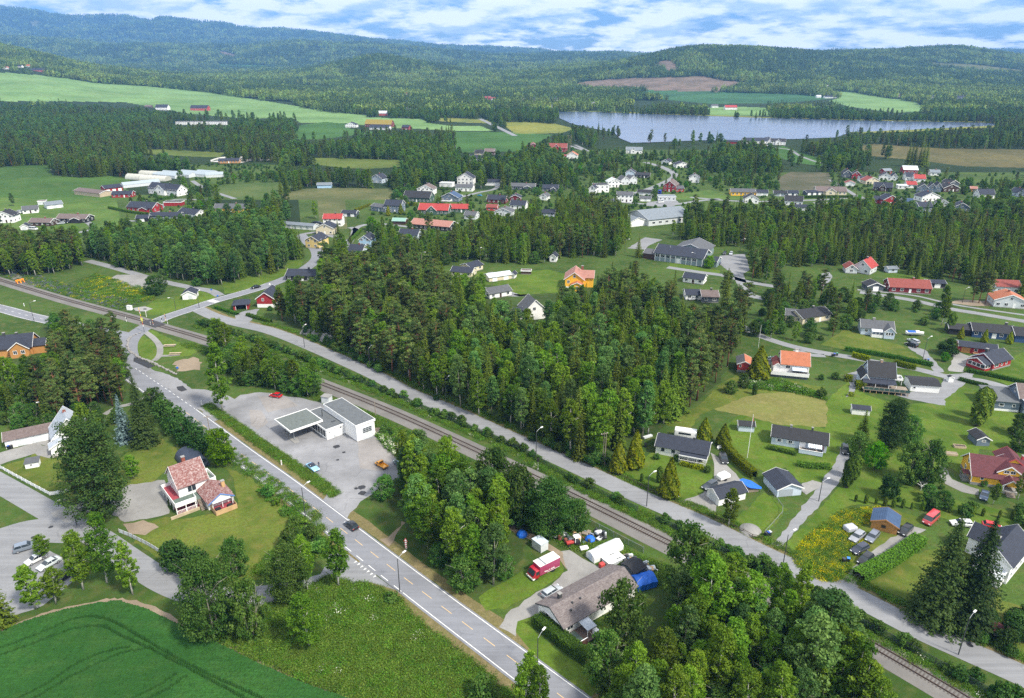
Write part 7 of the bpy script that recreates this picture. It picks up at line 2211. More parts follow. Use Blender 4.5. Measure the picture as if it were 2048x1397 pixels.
def crossing_gear():
 def zz(x, y): return (240 + x / 12.7,590 + y / 12.7)
 p = g(zz(620,945))
 r = thing('barrier_mast', 'tall raised crossing barrier with yellow sign before the track', 'barrier',(p.x, p.y,0))
 striped(r,(0,0,0),(0,0,3.0),.09,3,(DMETAL,), 'post')
 striped(r,(.05,0,2.2),(-.35,0,10.2),.10,9,(TRIM, SRED, SYEL), 'boom_stripe')
 bx('sign', SGRN, r,-.45,.35,-.06,-.02,4.8,6.0)
 bx('sign_mark', SBLK, r,-.14,.04,-.075,-.061,5.1,5.7)
 for i,(x, y, h, lb) in enumerate(((850,790,3.0, 'striped barrier post at the near right of the crossing'),(1062,690,2.2, 'white crossing light post right of the road'),(1160,665,3.2, 'striped barrier post beyond the track'),(1215,745,1.8, 'short white post at the right of the crossing'),(675,565,3.4, 'crossing signal with dark lamp hood beyond the track'),(165,690,2.2, 'white crossing light post at the left of the road'),(785,780,1.6, 'short white post between the barriers'))):
  p = g(zz(x, y))
  r = thing('crossing_post', lb, 'post',(p.x, p.y,0))
  if 'striped' in lb: striped(r,(0,0,0),(0,0, h),.08,7,(SYEL, TRIM, SRED), 'stripe')
  else: striped(r,(0,0,0),(0,0, h),.09,3,(TRIM, SBLK if i == 1 else TRIM), 'stripe')
  if 'signal' in lb: bx('lamp_hood', SBLK, r,-.6,.6,-.2,.2, h, h + .3)
  else: bx('lamp_box', SBLK, r,.1,.3,-.12,.12, h * .55, h * .8)
 r = hroot('signal_cabinet', 'white equipment cabinet beside the track at the crossing', 'cabinet', zz(175,390),0,-10)
 bx('body', WHITE, r,0,2.0,0,1.2,0,1.8); bx('lid', WCOL['lightgrey'], r,-.08,2.08,-.08,1.28,1.8,1.9)
 p = g(q(7,220,555))
 r = thing('railway_signal', 'railway light signal with black head beside the track', 'signal',(p.x, p.y,0))
 MB().tube([(0,0,0),(0,0,2.6)],.07,6).build('post', METAL, r)
 bx('signal_head', SBLK, r,-.3,.3,-.12,.12,2.6,3.6); bx('base', CONC, r,-.2,.2,-.2,.2,0,.5)
 for i,(x, y) in enumerate(((140,262),(165,256))):
  r = hroot('buffer_stop',('left orange buffer stop on the siding', 'right orange buffer stop on the siding')[i], 'buffer', q(1, x, y),0,-30)
  m = MB()
  for s in (-.8,.8): m.tube([(0, s,0),(.9, s,1.7)],.16,6).tube([(1.9, s,0),(.9, s,1.7)],.16,6)
  m.box(.5,.9,-1.1,1.1,1.1,1.8)
  m.build('frame', paint('signal_orange',(.9,.28,.01)), r)
 p = g(q(10,1232,222))
 r = thing('warning_sign', 'red and white triangular warning sign with marker board by the main road', 'road sign',(p.x, p.y,0), R(-15))
 MB().tube([(0,0,0),(0,0,3.6)],.045,6).build('post', METAL, r)
 bx('marker_board', TRIM, r,-.22,.22,-.06,-.046,.9,2.6)
 for z in (1.1,1.6,2.1): bx('marker_stripe', SRED, r,-.22,.22,-.075,-.062, z, z + .2)
 MB().add([(-.5,-.05,2.7),(.5,-.05,2.7),(0,-.05,3.6)],[(0,1,2)]).build('triangle', SRED, r)
 MB().add([(-.3,-.065,2.82),(.3,-.065,2.82),(0,-.065,3.36)],[(0,1,2)]).build('triangle_field', TRIM, r)
 p = g((1192,1385))
 r = thing('direction_sign', 'yellow direction sign on two posts beside the main road', 'road sign',(p.x, p.y,0), R(30))
 for x in (.2,1.2): MB().tube([(x,0,0),(x,0,2.4)],.04,6).build('post', METAL, r)
 bx('panel', SYEL, r,-.2,1.7,-.06,-.045,1.9,2.45); bx('white_field', TRIM, r,.25,.65,-.075,-.062,1.93,2.42)
 for x in (-.05,.85,1.15): bx('lettering', SBLK, r, x, x + .2,-.075,-.062,2.12,2.22)
 for i,(b, lb) in enumerate(((q(6,250,515), 'white marker post in the verge opposite the white house'),(q(1,1590,1222), 'white marker post at the forecourt corner'),(q(1,192,445), 'white marker post beside the west road'))):
  p = g(b)
  r = thing('marker_post', lb, 'post',(p.x, p.y,0))
  bx('post', TRIM, r,-.14,.14,-.05,.05,0,1.5); bx('reflector', SRED if i == 0 else SBLK, r,-.1,.1,-.065,-.051,.9,1.1)
 for i,(b, lb) in enumerate(((q(1,1670,350), 'blue round road sign on the crossing road'),(q(1,1720,400), 'blue square zebra crossing sign'),(q(1,1405,975), 'small blue bin on a post by the bare patch'),(q(14,160,1290), 'white road sign before the black saloon'))):
  p = g(b)
  r = thing('road_sign', lb, 'road sign',(p.x, p.y,0), R(20))
  MB().tube([(0,0,0),(0,0,2.6)],.045,6).build('post', METAL, r)
  bx('panel', paint('sign_blue',(.02,.12,.5)) if i < 3 else TRIM, r,-.35,.35,-.07,-.046,1.9,2.6)
crossing_gear()
def bin_(at, label, lid, body=(.02,.025,.03)):
 p = g(at)
 r = thing('wheelie_bin', label, 'bin',(p.x, p.y,.04), rnd.uniform(-.4,.4), 'wheelie bins')
 m = MB().add([(-.25,-.3,.05),(.25,-.3,.05),(.25,.3,.05),(-.25,.3,.05),(-.3,-.36,1.0),(.3,-.36,1.0),(.3,.36,1.0),(-.3,.36,1.0)],[(0,3,2,1),(4,5,6,7),(0,1,5,4),(1,2,6,5),(2,3,7,6),(3,0,4,7)])
 m.build('bin_body', carpaint(body), r)
 bx('lid', carpaint(lid), r,-.32,.32,-.4,.38,1.0,1.1)
for at, lb, lid in ((q(4,535,842), 'black bin with black lid by the lane, left of three',(.02,.02,.025)),(q(4,552,838), 'bin with bright blue lid by the lane, middle of three',(.01,.08,.5)),(q(4,573,834), 'bin with green lid by the lane, right of three',(.01,.25,.12)),
     (q(5,72,388), 'blue-lidded bin at the long white garage, left of two',(.01,.08,.5)),(q(5,92,385), 'black-lidded bin at the long white garage, right of two',(.02,.02,.03)),
     (q(8,14,1075), 'black bin at the drive mouth, left of three',(.02,.02,.03)),(q(8,28,1072), 'blue-lidded bin at the drive mouth, middle of three',(.01,.08,.5)),(q(8,42,1068), 'white-lidded bin at the drive mouth, right of three',(.5,.52,.55)),
     (q(8,625,1282), 'black bin by the flower meadow, left of two',(.02,.02,.03)),(q(8,660,1278), 'blue-lidded bin by the flower meadow, right of two',(.02,.2,.6)),
     (q(4,1268,882), 'black bin behind the tall dark lamp post',(.02,.02,.03)),(q(4,1290,882), 'blue-lidded bin behind the tall dark lamp post',(.02,.15,.5)),(q(7,1065,372), 'black bin on the lawn at the wood corner',(.02,.02,.03))):
 bin_(at, lb, lid)
# ------------------------------------------------------------------ fences, hedges, rocks, garden things
def fence(pts, h, label, mat, step=2.4, rails=(.45,.85), name='fence', panel=None, group=None, post=.06, pmat=None):
 L = resample([Vector(p) for p in pts], step)
 o = L[0]
 r = thing(name, label, 'fence',(o.x, o.y,0),0, group)
 pm = MB().box(-post, post,-post, post,0, h).mesh('post', pmat or mat)
 for p in L: link('post', pm, r,(p.x - o.x, p.y - o.y,0))
 for a, b in zip(L[:-1], L[1:]):
  a, b = a - o, b - o
  d = (b - a).normalized()
  n = Vector((-d.y, d.x,0)) * .025
  if panel:
   z0, z1, pmt = panel
   e = MB().prism([a - n + Vector((0,0, z0)), b - n + Vector((0,0, z0)), b + n + Vector((0,0, z0)), a + n + Vector((0,0, z0))],(0,0, z1 - z0)).build('panel', pmt, r)
   fix_normals(e.data)
  for z in rails:
   e = MB().prism([a - n + Vector((0,0, z)), b - n + Vector((0,0, z)), b + n + Vector((0,0, z)), a + n + Vector((0,0, z))],(0,0,.05 if name == 'mesh_fence' else .09)).build('rail', mat, r)
 return r
fence(smooth_line(G([q(7,790,572), q(7,900,620), q(7,1060,700), q(7,1180,765), q(7,1240,790)]),3),1.0, 'dark brown rail fence along the white bungalow lawn', paint('brown_fence',(.07,.05,.035),.9))
fence(smooth_line(G([q(7,1620,935), q(7,1720,985), q(7,1850,1055), q(7,1950,1105), q(7,2010,1090)]),3),1.0, 'dark brown rail fence beside the gravel heap', MATS['brown_fence'])
fence(G([q(5,-60,505), q(5,0,540), q(5,200,650), q(5,410,762), q(5,480,740), q(5,560,715)]),1.15, 'long white board fence around the left front lawn', WHITE,2.2,(.95,), panel=(.12,1.0, WHITE))
fence(G([q(8,5,1060), q(8,80,980), q(8,160,885), q(8,80,770), q(8,0,690)]),1.1, 'thin grey wire fence around the garage lawn', METAL,2.5,(.95,), post=.04)
fence(G([q(9,940,75), q(9,1020,105), q(9,1090,140), q(9,1180,185), q(9,1275,245)]),1.2, 'curved low grey board fence beside the side road', WOODG,1.6,(), panel=(.1,1.1, WCOL['lightgrey']))
tm = NT('fence_mesh')
tb = tm.n('ShaderNodeBsdfTransparent'); td = tm.n('ShaderNodeBsdfDiffuse'); td.inputs[0].default_value = (.09,.13,.11,1)
tx = tm.n('ShaderNodeMixShader'); tx.inputs[0].default_value = .24
tm.l(tb.outputs[0], tx.inputs[1]); tm.l(td.outputs[0], tx.inputs[2]); tm.l(tx.outputs[0], tm.out.inputs[0])
def offset_line(L, o, i0=0, i1=None):
 ns = normals2(L)
 return [p + n * o for p, n in zip(L, ns)][i0:i1]
def rail_near(pxp): return min(range(len(rl)), key=lambda i: (rl[i] - g(pxp)).length)
FPX_ = [(395,650),(500,682),(600,718),(713,764),(817,806),(881,836),(1020,893),(1090,932),(1152,967),(1250,1013),(1300,1036),(1401,1086),(1480,1124),(1600,1184),(1716,1248),(1800,1292),(1883,1338),(1980,1392),(2060,1440)]
FL = resample(smooth_line(G(FPX_),4),1.0)
i1 = min(range(len(FL)), key=lambda i: (FL[i] - g((1290,1033))).length)
fence(FL[:i1],1.7, 'long green mesh fence between railway and street, upper stretch', DMETAL,5,(1.55,), 'mesh_fence',(.05,1.55, tm.m), post=.05)
fence(FL[i1 + 3:],1.7, 'green mesh fence between railway and street, lower stretch', DMETAL,5,(1.55,), 'mesh_fence',(.05,1.55, tm.m), post=.05)
i3, i4 = rail_near((1150,1000)), rail_near((1330,1090))
fence(offset_line(rl,-6.6, i3, i4),1.6, 'green mesh fence between the scrap yard and the track', METAL,4,(1.5,), 'mesh_fence',(.05,1.5, tm.m), post=.05)
def hedge(pts, wd, h, key, label, name='hedge', round_=.0):
 P = [g(p) if not isinstance(p, Vector) else p for p in pts]
 L = resample(smooth_line(P,5) if len(P) > 2 else P,.6)
 if len(L) < 2: L = P
 o = L[0]
 r = thing(name, label, 'hedge',(o.x, o.y,0))
 ns = normals2(L)
 C, N, S, T = [],[],[],[]
 rg = np.random.default_rng(int(abs(o.x) * 10) + 5)
 for p, n in zip(L, ns):
  p = p - o
  d = Vector((n.y,-n.x,0))
  m = int(70 * (2 * h + wd) / 3.5)
  per = rg.uniform(0,2 * h + wd, m)
  along = rg.uniform(-.4,.4, m)
  off = np.where(per < h,-wd / 2, np.where(per < h + wd, per - h - wd / 2, wd / 2))
  z = np.where(per < h, per, np.where(per < h + wd, h,2 * h + wd - per))
  nx = np.where(per < h,-1.0, np.where(per < h + wd,0.0,1.0))
  nz = np.where((per >= h) & (per < h + wd),1.0,.25)
  jit = rg.normal(0,.08, m)
  off = off + nx * jit
  z = np.maximum(.05, z + (nx == 0) * jit)
  C.append(np.stack([p.x + n.x * off + d.x * along, p.y + n.y * off + d.y * along, z],1))
  N.append(np.stack([n.x * nx, n.y * nx, nz],1) + rg.normal(0,.4,(m,3)))
  S.append(rg.uniform(.16,.36, m))
  T.append(np.clip(rg.normal(.5,.22, m),0,1))
 c, n_, s_, t_ = map(np.concatenate,(C, N, S, T))
 link('foliage', quads_mesh('foliage', c, n_, s_, t_, LF[key],1.0, rg), r)
 i = w_ = .5 * wd - .12
 strip_profile('inner_twigs',[p - o for p in L],[(-w_,0),(-w_, h - .12),(w_, h - .12),(w_,0)], HEDGEIN, r)
 return r
hedge([q(11,215,790), q(11,330,880), q(11,450,975), q(11,560,1060), q(11,640,1120)],2.4,2.2, 'hedge', 'thick dark clipped hedge between main road and the long bungalow')
hedge([q(7,1650,340), q(7,1720,420), q(7,1800,510), q(7,1930,625)],1.7,2.3, 'yhedge', 'long yellow-green thuja hedge beside the bungalow drive')
hedge([q(7,1345,515), q(7,1430,535), q(7,1510,550)],.9,1.2, 'yhedge', 'short clipped thuja row before the bungalow porch')
hedge([q(8,30,385), q(8,140,410), q(8,260,440)],1.2,.9, 'hedge', 'low hedge under the shuttered windows')
hedge([q(8,270,520), q(8,380,535), q(8,520,540)],1.6,1.2, 'hedge', 'low hedge before the striped-awning porch')
hedge([q(4,640,795), q(4,800,820), q(4,980,850), q(4,1180,890), q(4,1330,920)],1.4,1.5, 'hedge', 'long clipped hedge along the upper side of the lane')
hedge([q(4,700,845), q(4,830,880)],1.3,1.9, 'yhedge', 'yellow-green clipped hedge left of the terrace house chimney')
hedge([q(4,1030,905), q(4,1110,930), q(4,1195,945)],1.3,1.9, 'yhedge', 'yellow-green clipped hedge right of the terrace house')
hedge([q(4,1600,965), q(4,1720,985), q(4,1880,1020), q(4,2060,1060)],1.2,1.3, 'hedge', 'clipped hedge before the red sunroom house')
hedge([q(4,1540,1028), q(4,1640,1055), q(4,1765,1085)],1.2,1.1, 'hedge', 'low hedge below the lane by the slate house')
for i,(x, y, s_, lb) in enumerate(((640,1030,2.0, 'clipped cube hedge nearest the terrace house path'),(720,1090,2.4, 'large clipped cube hedge beside the terrace stilts'),(668,1150,1.2, 'small clipped cube hedge at the path end'))):
 p = g(q(4, x, y))
 hedge([p, p + Vector((s_,-.4,0))], s_, s_ * 1.05, 'yhedge', lb)
hedge([q(12,740,440), q(12,880,370), q(12,1020,290), q(12,1150,200), q(12,1230,140)],3.0,1.8, 'weed', 'broad untrimmed hedge along the gravel parking strip')
hedge([q(9,690,130), q(9,760,180)],1.0,1.0, 'hedge', 'short hedge stub by the side road')
hedge([q(1,1700,460), q(1,1790,490), q(1,1880,515)],1.2,1.1, 'hedge', 'clipped hedge before the red carport')
hedge([q(1,1950,520), q(2,60,545), q(2,170,575)],1.4,1.2, 'hedge', 'clipped hedge below the red gable house drive')
hedge([q(13,860,660), q(13,1000,690), q(13,1100,705), q(13,1165,712)],1.5,1.8, 'hedge', 'clipped dark hedge before the large red house')
hedge([q(13,1230,592), q(13,1300,585), q(13,1365,578)],1.2,1.5, 'hedge', 'row hedge before the nursery shop')
hedge([q(14,830,680), q(14,950,635)],1.6,1.6, 'yhedge', 'long hedge at the rough meadow edge')
hedge([q(14,1230,635), q(14,1380,640)],2.0,2.2, 'yhedge', 'yellow-green hedge under the dark green house')
hedge([q(14,790,925), q(14,880,830)],1.6,1.5, 'hedge', 'tall hedge along the lane beside the sky-blue house')
hedge([q(16,280,580), q(16,450,575), q(16,700,575)],2.0,1.8, 'hedge', 'long hedge before the brown-roofed dormer house')
hedge([q(16,1060,655), q(16,1165,660)],2.0,2.0, 'yhedge', 'hedge below the blue-roofed garage')
hedge([q(14,1470,1200), q(14,1660,1235)],1.2,1.0, 'hedge', 'low hedge below the cream bungalow')
STONE = asphalt('boulder_stone',(.30,.29,.28),1.0, True)
def boulder_mesh(seed, s=1.0):
 rr = np.random.default_rng(seed)
 m = bpy.data.meshes.new('boulder')
 b = bmesh.new()
 bmesh.ops.create_icosphere(b, subdivisions=1, radius=.5 * s)
 for v in b.verts:
  v.co *= rr.uniform(.75,1.2)
  v.co.z *= .7
 b.to_mesh(m)
 b.free()
 m.materials.append(STONE)
 return m
BM = [boulder_mesh(i) for i in range(5)]
row1 = resample(smooth_line(G([q(1,1100,660), q(1,1030,690), q(1,1008,730), q(1,1010,780), q(1,1050,820), q(1,1120,860), q(1,1200,890), q(1,1290,935), q(1,1390,985)]),5),1.35)
for i, p in enumerate(row1):
 o = link('boulder', BM[i % 5], None,(p.x + rnd.uniform(-.15,.15), p.y + rnd.uniform(-.15,.15),.22), rnd.uniform(0,6))
 o.scale = [rnd.uniform(.8,1.5)] * 3
 tag(o, 'grey boulder in the row edging the picnic lawn by the crossing', 'boulder', 'boulders edging the picnic lawn')
def rock_face():
 a, b = g((598,668)), g((708,712))
 V, F = [],[]
 n, m = 46,8
 back = Vector((.62,.78,0))
 rg = np.random.default_rng(8)
 for i in range(n):
  t = i / (n - 1)
  hh = 3.0 * math.sin(math.pi * min(1,.1 + t * .9)) ** .5 + rg.uniform(-.3,.3)
  for j in range(m):
   s = j / (m - 1)
   p = a.lerp(b, t) + back * (s * 2.6 + rg.uniform(-.3,.3))
   V.append((p.x + rg.uniform(-.2,.2), p.y + rg.uniform(-.2,.2), max(0, hh * s ** .7 + rg.uniform(-.25,.25) * (j > 0))))
 for j in range(1):
  pass
 for i in range(n - 1):
  for j in range(m - 1): F.append((i * m + j,(i + 1) * m + j,(i + 1) * m + j + 1, i * m + j + 1))
 r = MB().add(V, F).build('rock_face', STONE)
 tag(r, 'grey blasted rock face at the foot of the pine wood', 'rock')
rock_face()
def small_things():
 for i,(x, y) in enumerate(((1288,770),(1330,835))):
  r = hroot('picnic_table',('upper long picnic table on the lawn by the crossing', 'lower long picnic table on the lawn by the crossing')[i], 'picnic table', q(1, x, y),0,4)
  bx('table_top', paint('pale_timber',(.45,.36,.25)), r,0,4.0,.55,1.25,.7,.78)
  for y0 in (0,1.5): bx('bench_seat', MATS['pale_timber'], r,0,4.0, y0, y0 + .3,.42,.48)
  for x0 in (.5,3.4): bx('leg', WOODG, r, x0, x0 + .1,.05,1.75,0,.42); bx('strut', WOODG, r, x0, x0 + .1,.75,1.05,.42,.7)
 p = g(q(8,1235,715))
 r = thing('clothes_dryer', 'white rotary clothes dryer on the slope lawn', 'clothes dryer',(p.x, p.y,0))
 MB().tube([(0,0,0),(0,0,1.6)],.05,6).build('post', WHITE, r)
 for k in range(5):
  a = k * 1.257 + .3
  MB().tube([(0,0,1.45),(1.5 * math.cos(a),1.5 * math.sin(a),1.9)],.035,5).build('arm', WHITE, r)
 m = MB()
 for q_ in (.7,1.0): m.tube([(1.5 * q_ * math.cos(k * 1.257 + .3),1.5 * q_ * math.sin(k * 1.257 + .3),1.45 + .45 * q_) for k in range(6)],.012,3, False)
 m.build('line', TRIM, r)
 p = g(q(7,1890,1030))
 o = MB().lathe([(2.6,.02),(2.3,.4),(1.5,.85),(.7,1.1),(.1,1.18)],18,(0,0,0)).build('gravel_heap', GRAVEL, None,(p.x, p.y,0))
 tag(o, 'grey heap of gravel on the lawn beside the street', 'heap')
 p = g(q(8,675,1030))
 o = link('wrapped_bale', rounded(MB().box(-1.3,1.3,-1.0,1.0,0,1.3).mesh('wrapped_bale', paint('grey_plastic',(.42,.44,.5),.4)),.25), None,(p.x, p.y,.02),.3)
 tag(o, 'grey plastic-wrapped stack standing in the yellow flowers', 'stack')
 for i,(x, y, lb) in enumerate(((1640,395, 'white garden bench by the bungalow gable'),(1325,765, 'white garden urn on the lawn corner'),(60,300, 'pale pallet stack on the lawn at the wood edge'))):
  r = hroot(('garden_bench', 'garden_urn', 'pallet_stack')[i], lb,('bench', 'urn', 'pallets')[i], q(7, x, y) if i < 2 else q(7,1060,310),0,30)
  if i == 0: MB().box(0,1.6,0,.5,.4,.46).box(0,1.6,.45,.5,.46,1.0).box(.1,.18,0,.5,0,.4).box(1.4,1.48,0,.5,0,.4).build('seat', WHITE, r)
  elif i == 1: MB().lathe([(.3,0),(.12,.15),(.1,.4),(.4,.7),(.45,.95)],10).build('bowl', WHITE, r)
  else: MB().box(0,3,0,.9,0,.15).box(0,3,0,.9,.3,.45).box(.2,.4,0,.9,.15,.3).box(2.6,2.8,0,.9,.15,.3).build('boards', WCOL['lightgrey'], r)
 bk = hroot('football_goal', 'white football goal on the far sports ground', 'goal', q(13,1052,205),0,0)
 MB().tube([(0,0,0),(0,0,3)],.12,5).build('post', WHITE, bk); MB().tube([(9,0,0),(9,0,3)],.12,5).build('post', WHITE, bk); MB().tube([(0,0,3),(9,0,3)],.12,5).build('crossbar', WHITE, bk)
 rk = thing('rink_fence', 'white board wall around the far ice rink', 'fence', g(q(13,1660,290)))
 A, B, C_ = g(q(13,1660,290)), g(q(13,1800,262)), g(q(14,330,262))
 o = A
 m = smooth_line([Vector((0,0,0)), B - A, C_ - A],10)
 strip_profile('boards', m,[(-.1,0),(-.1,1.6),(.1,1.6),(.1,0)], WHITE, rk)
 sheet('rink_ground',[q(13,1660,292), q(13,1800,264), q(14,0,255), q(14,330,262), q(14,180,280), q(14,0,285), q(13,1900,300)], paint('pale_gravel',(.45,.44,.42),.9,.1),.05)
 kinds = [('barrel', 'barrel'),('crate', 'crate'),('tyre', 'tyre'),('plank_stack', 'planks'),('sack', 'sack')]
 cols = [WCOL['lightgrey'], WCOL['lightgrey'], DMETAL, WOODG, WOODG, WCOL['grey'], WCOL['slate'], PALEWOOD, WCOL['white'], paint('rusty_red',(.22,.07,.05)), DMETAL, WCOL['green']]
 def zz(x, y): return (1110 + x / 9.31,1050 + y / 9.31)
 rr = random.Random(4)
 spots = [(60 + rr.random() * 640,150 + rr.random() * 200, 'upper') for _ in range(40)] + [(780 + rr.random() * 160,130 + rr.random() * 160, 'dark') for _ in range(18)] + [(1200 + t * 560 + rr.random() * 90,560 + t * 260 + rr.random() * 110, 'lower') for t in [rr.random() for _ in range(46)]]
 for x, y, grp in spots:
  k, c = rr.choice(kinds)
  p = g(zz(x, y))
  mt = rr.choice(cols if grp != 'dark' else [DMETAL, WCOL['lightgrey'], RUBBER, WHITE])
  rz = rr.uniform(0,3)
  if k == 'barrel': o = MB().lathe([(.28,0),(.31,.1),(.31,.8),(.28,.9)],10).build(k, mt)
  elif k == 'crate': o = MB().box(-.5,.5,-.35,.35,0,.5).box(-.54,.54,-.39,.39,.5,.56).build(k, mt)
  elif k == 'tyre': o = MB().lathe([(.2,0),(.34,.03),(.36,.12),(.34,.22),(.2,.24)],12).build(k, RUBBER)
  elif k == 'plank_stack': o = MB().box(-1.1,1.1,-.25,.25,0,.15).box(-1.0,1.2,-.2,.1,.15,.28).box(-.9,1.0,0,.22,.28,.4).build(k, mt)
  else: o = link(k, rounded(MB().box(-.45,.45,-.35,.35,0,.55).mesh(k, mt),.2), None)
  o.location = (p.x, p.y,.03)
  o.rotation_euler = (rr.uniform(-.08,.08),0, rz)
  o.scale = [rr.uniform(.8,1.35)] * 3
  wh = {'upper': 'upper scrap heap beside the white storage tent', 'dark': 'dark pile behind the white storage tent', 'lower': 'scrap row between the bungalow and the track'}[grp]
  tag(o, {'barrel': 'barrel', 'crate': 'boxy crate', 'tyre': 'old tyre', 'plank_stack': 'stack of boards', 'sack': 'bulging sack'}[k] + ' in the ' + wh, c, 'scrap in the ' + wh)
 r = hroot('old_tractor', 'old red tractor with white cab roof in the scrap yard', 'tractor', zz(330,420),0,20)
 bx('cab_roof', WHITE, r,.6,2.0,.1,1.5,2.0,2.12)
 for x in (.7,1.9):
  for y in (.2,1.4): bx('cab_post', TRIM, r, x - .05, x + .05, y - .05, y + .05,.9,2.0)
 link('bonnet', rounded(MB().box(-1.2,.6,.4,1.2,.6,1.15).mesh('bonnet', WCOL['brightred']),.1), r)
 bx('seat_base', DMETAL, r,.6,1.9,.3,1.3,.5,.95)
 for x, s in ((-.8,1.0),(1.4,1.7)):
  for y in (.1,1.5): w_ = link('wheel', CARM['hatch'][4], r,(x, y,0)); w_.scale = (s,1.3, s)
 r = hroot('caravan_panels', 'large white flat panel roof lying behind the bungalow', 'panel', zz(930,740),0,33)
 bx('panel', WHITE, r,0,4.4,-1.6,1.4,.9,1.0); bx('stack', WCOL['lightgrey'], r,.2,4.2,-1.4,1.2,0,.9)
 for y, x in ((.9,1.8),(-.9,2.3)): bx('skylight', DMETAL, r, x, x + 1.5, y - .12, y + .12,1.0,1.05)
 r = hroot('red_canopy', 'small red tarpaulin bundle at the bungalow roof corner', 'tarpaulin', zz(870,790),0,33)
 link('bundle', rounded(MB().box(-.6,.6,-.5,.5,0,1.1).mesh('bundle', WCOL['brightred']),.2), r)
 r = hroot('boat_hull', 'small white upturned dinghy beside the old tractor', 'boat', zz(480,500),0,15)
 link('hull', rounded(MB().box(0,1.9,0,1.1,0,.7).mesh('hull', WHITE),.22), r)
 for i,(at, lb) in enumerate(((q(23,20,165), 'blue tarpaulin bundle in the bushes left of the dirt track'),(zz(650,290), 'blue tarpaulin over the upper scrap heap'))):
  p = g(at)
  o = MB().lathe([(1.3,0),(1.2,.5),(.8,.95),(.2,1.15)],9).build('tarpaulin', MATS['blue_tarpaulin'], None,(p.x, p.y,.02))
  tag(o, lb, 'tarpaulin')
  PROTECT.append((at[0] - 6, at[1] - 9, at[0] + 6, at[1], p.y + 1))
 for i, at in enumerate((q(14,1640,580), q(14,1662,578))):
  p = g(at)
  r = thing('parasol',('left', 'right')[i] + ' white parasol beside the steep blue-roofed house', 'parasol',(p.x, p.y,0))
  MB().tube([(0,0,0),(0,0,2.6)],.05,5).build('pole', METAL, r)
  MB().lathe([(1.8,2.2),(.9,2.5),(.05,2.8)],8).build('canopy', WHITE, r)
small_things()
# ------------------------------------------------------------------ vegetation
def protect_line(pts, step=12, r=5):
 for (x0, y0),(x1, y1) in zip(pts[:-1], pts[1:]):
  n = max(1, int(math.hypot(x1 - x0, y1 - y0) / step))
  for i in range(n + 1):
   x, y = x0 + (x1 - x0) * i / n, y0 + (y1 - y0) * i / n
   PROTECT.append((x - r, y - r, x + r, y + r, g((x, y)).y + 2))
protect_line([(0,561),(137,602),(210,622)])
protect_line([(300,646),(330,656),(400,676)])
protect_line([(655,773),(800,832),(1000,924),(1110,975)])
protect_line([(1140,990),(1330,1084)])
protect_line([(560,670),(609,688),(740,746),(892,817),(1020,875),(1139,928),(1274,991),(1401,1046),(1528,1109),(1706,1192),(1833,1257),(2040,1350)], r=8)
protect_line([(275,735),(376,805),(500,910),(640,1020),(760,1105),(900,1210),(1020,1300)], r=9)
protect_line([(400,610),(480,588),(560,560),(615,535),(630,515)], r=4)
protect_line([(0,617),(85,640)], r=5)
for x, y, rx, ry in ((500,860,60,40),(640,960,60,40),(715,905,22,15),(480,810,30,10),(330,700,40,25),(300,1000,60,30),(450,1060,80,40),(60,940,60,25),(60,1040,60,25),(1340,960,60,25),(1560,820,80,30),(1500,1040,30,15),(1640,1000,30,20),(1680,940,20,30),(1760,860,40,20),(1680,1070,60,40),(1850,870,50,30),(250,565,40,12),(370,600,40,12),(1060,560,50,15),(1600,760,50,20),(1790,620,60,8),(1140,1130,50,25),(1240,1140,60,25),(340,1160,30,20),(290,1140,20,15),(1450,520,40,10),(1480,550,12,15),(650,405,60,20),(500,520,1,1)):
 PROTECT.append((x - rx, y - ry, x + rx, y + ry, g((x, y + ry)).y))
for a_, b_, c_, d_ in ((1120,226,1235,246),(1195,246,1285,284),(1290,233,1480,252),(1480,238,1665,270),(1665,244,1985,252),(150,150,590,206),(0,142,150,197),(600,250,690,262),(1000,248,1140,262),(920,268,1040,298),(1260,186,1530,203),(1700,190,1840,218),(590,214,735,243),(735,238,850,252),(850,238,980,247),(1740,300,2040,325),(0,345,95,425),(110,362,240,372),(300,196,425,221),(225,206,300,214),(350,236,455,248),(800,240,960,250),(1540,190,1680,200),(275,301,445,312),(585,319,800,333),(455,374,575,390),(440,313,560,325)):
 PROTECT.append((a_, b_, c_, d_, g(((a_ + c_) / 2, d_)).y))
def mixw(u, v):
 if v > 830: return {'birch': .52, 'aspen': .24, 'spruce': .2, 'bush': .04}
 if u < 900: return {'pine': .46, 'birch': .40, 'spruce': .14}
 if u > 1370: return {'pine': .66, 'spruce': .2, 'birch': .14}
 if v < 660 and u > 1120: return {'pine': .48, 'spruce': .36, 'birch': .16}
 return {'birch': .48, 'spruce': .30, 'aspen': .20, 'pine': .02}
LB = lambda place: {'birch': 'slender birch in ' + place, 'aspen': 'tall grey-green aspen in ' + place, 'spruce': 'pointed dark spruce in ' + place, 'pine': 'broad-crowned pine in ' + place,
     'bush': 'low leafy bush in ' + place, 'willow': 'round willow in ' + place, 'maple': 'bright green maple in ' + place, 'thuja': 'thuja in ' + place, 'dark': 'dark shrub in ' + place, 'weed': 'weedy bush in ' + place,
     'column': 'columnar conifer in ' + place, 'bluespruce': 'blue spruce in ' + place, 'bigspruce': 'huge spruce in ' + place}
W1 = [(555,640),(620,672),(700,712),(770,766),(850,806),(960,856),(1060,896),(1150,930),(1200,934),(1262,892),(1330,850),(1400,800),(1440,762),(1462,720),(1490,660),(1490,590),(1380,640),(1300,620),(1230,600),(1180,612),(1090,606),(1000,604),(900,590),(820,572),(740,560),(680,552),(630,556),(560,600)]
wood(W1, mixw,(.70,1.22),4.3, LB('the big wood beside the street'), 'trees of the big wood beside the street')
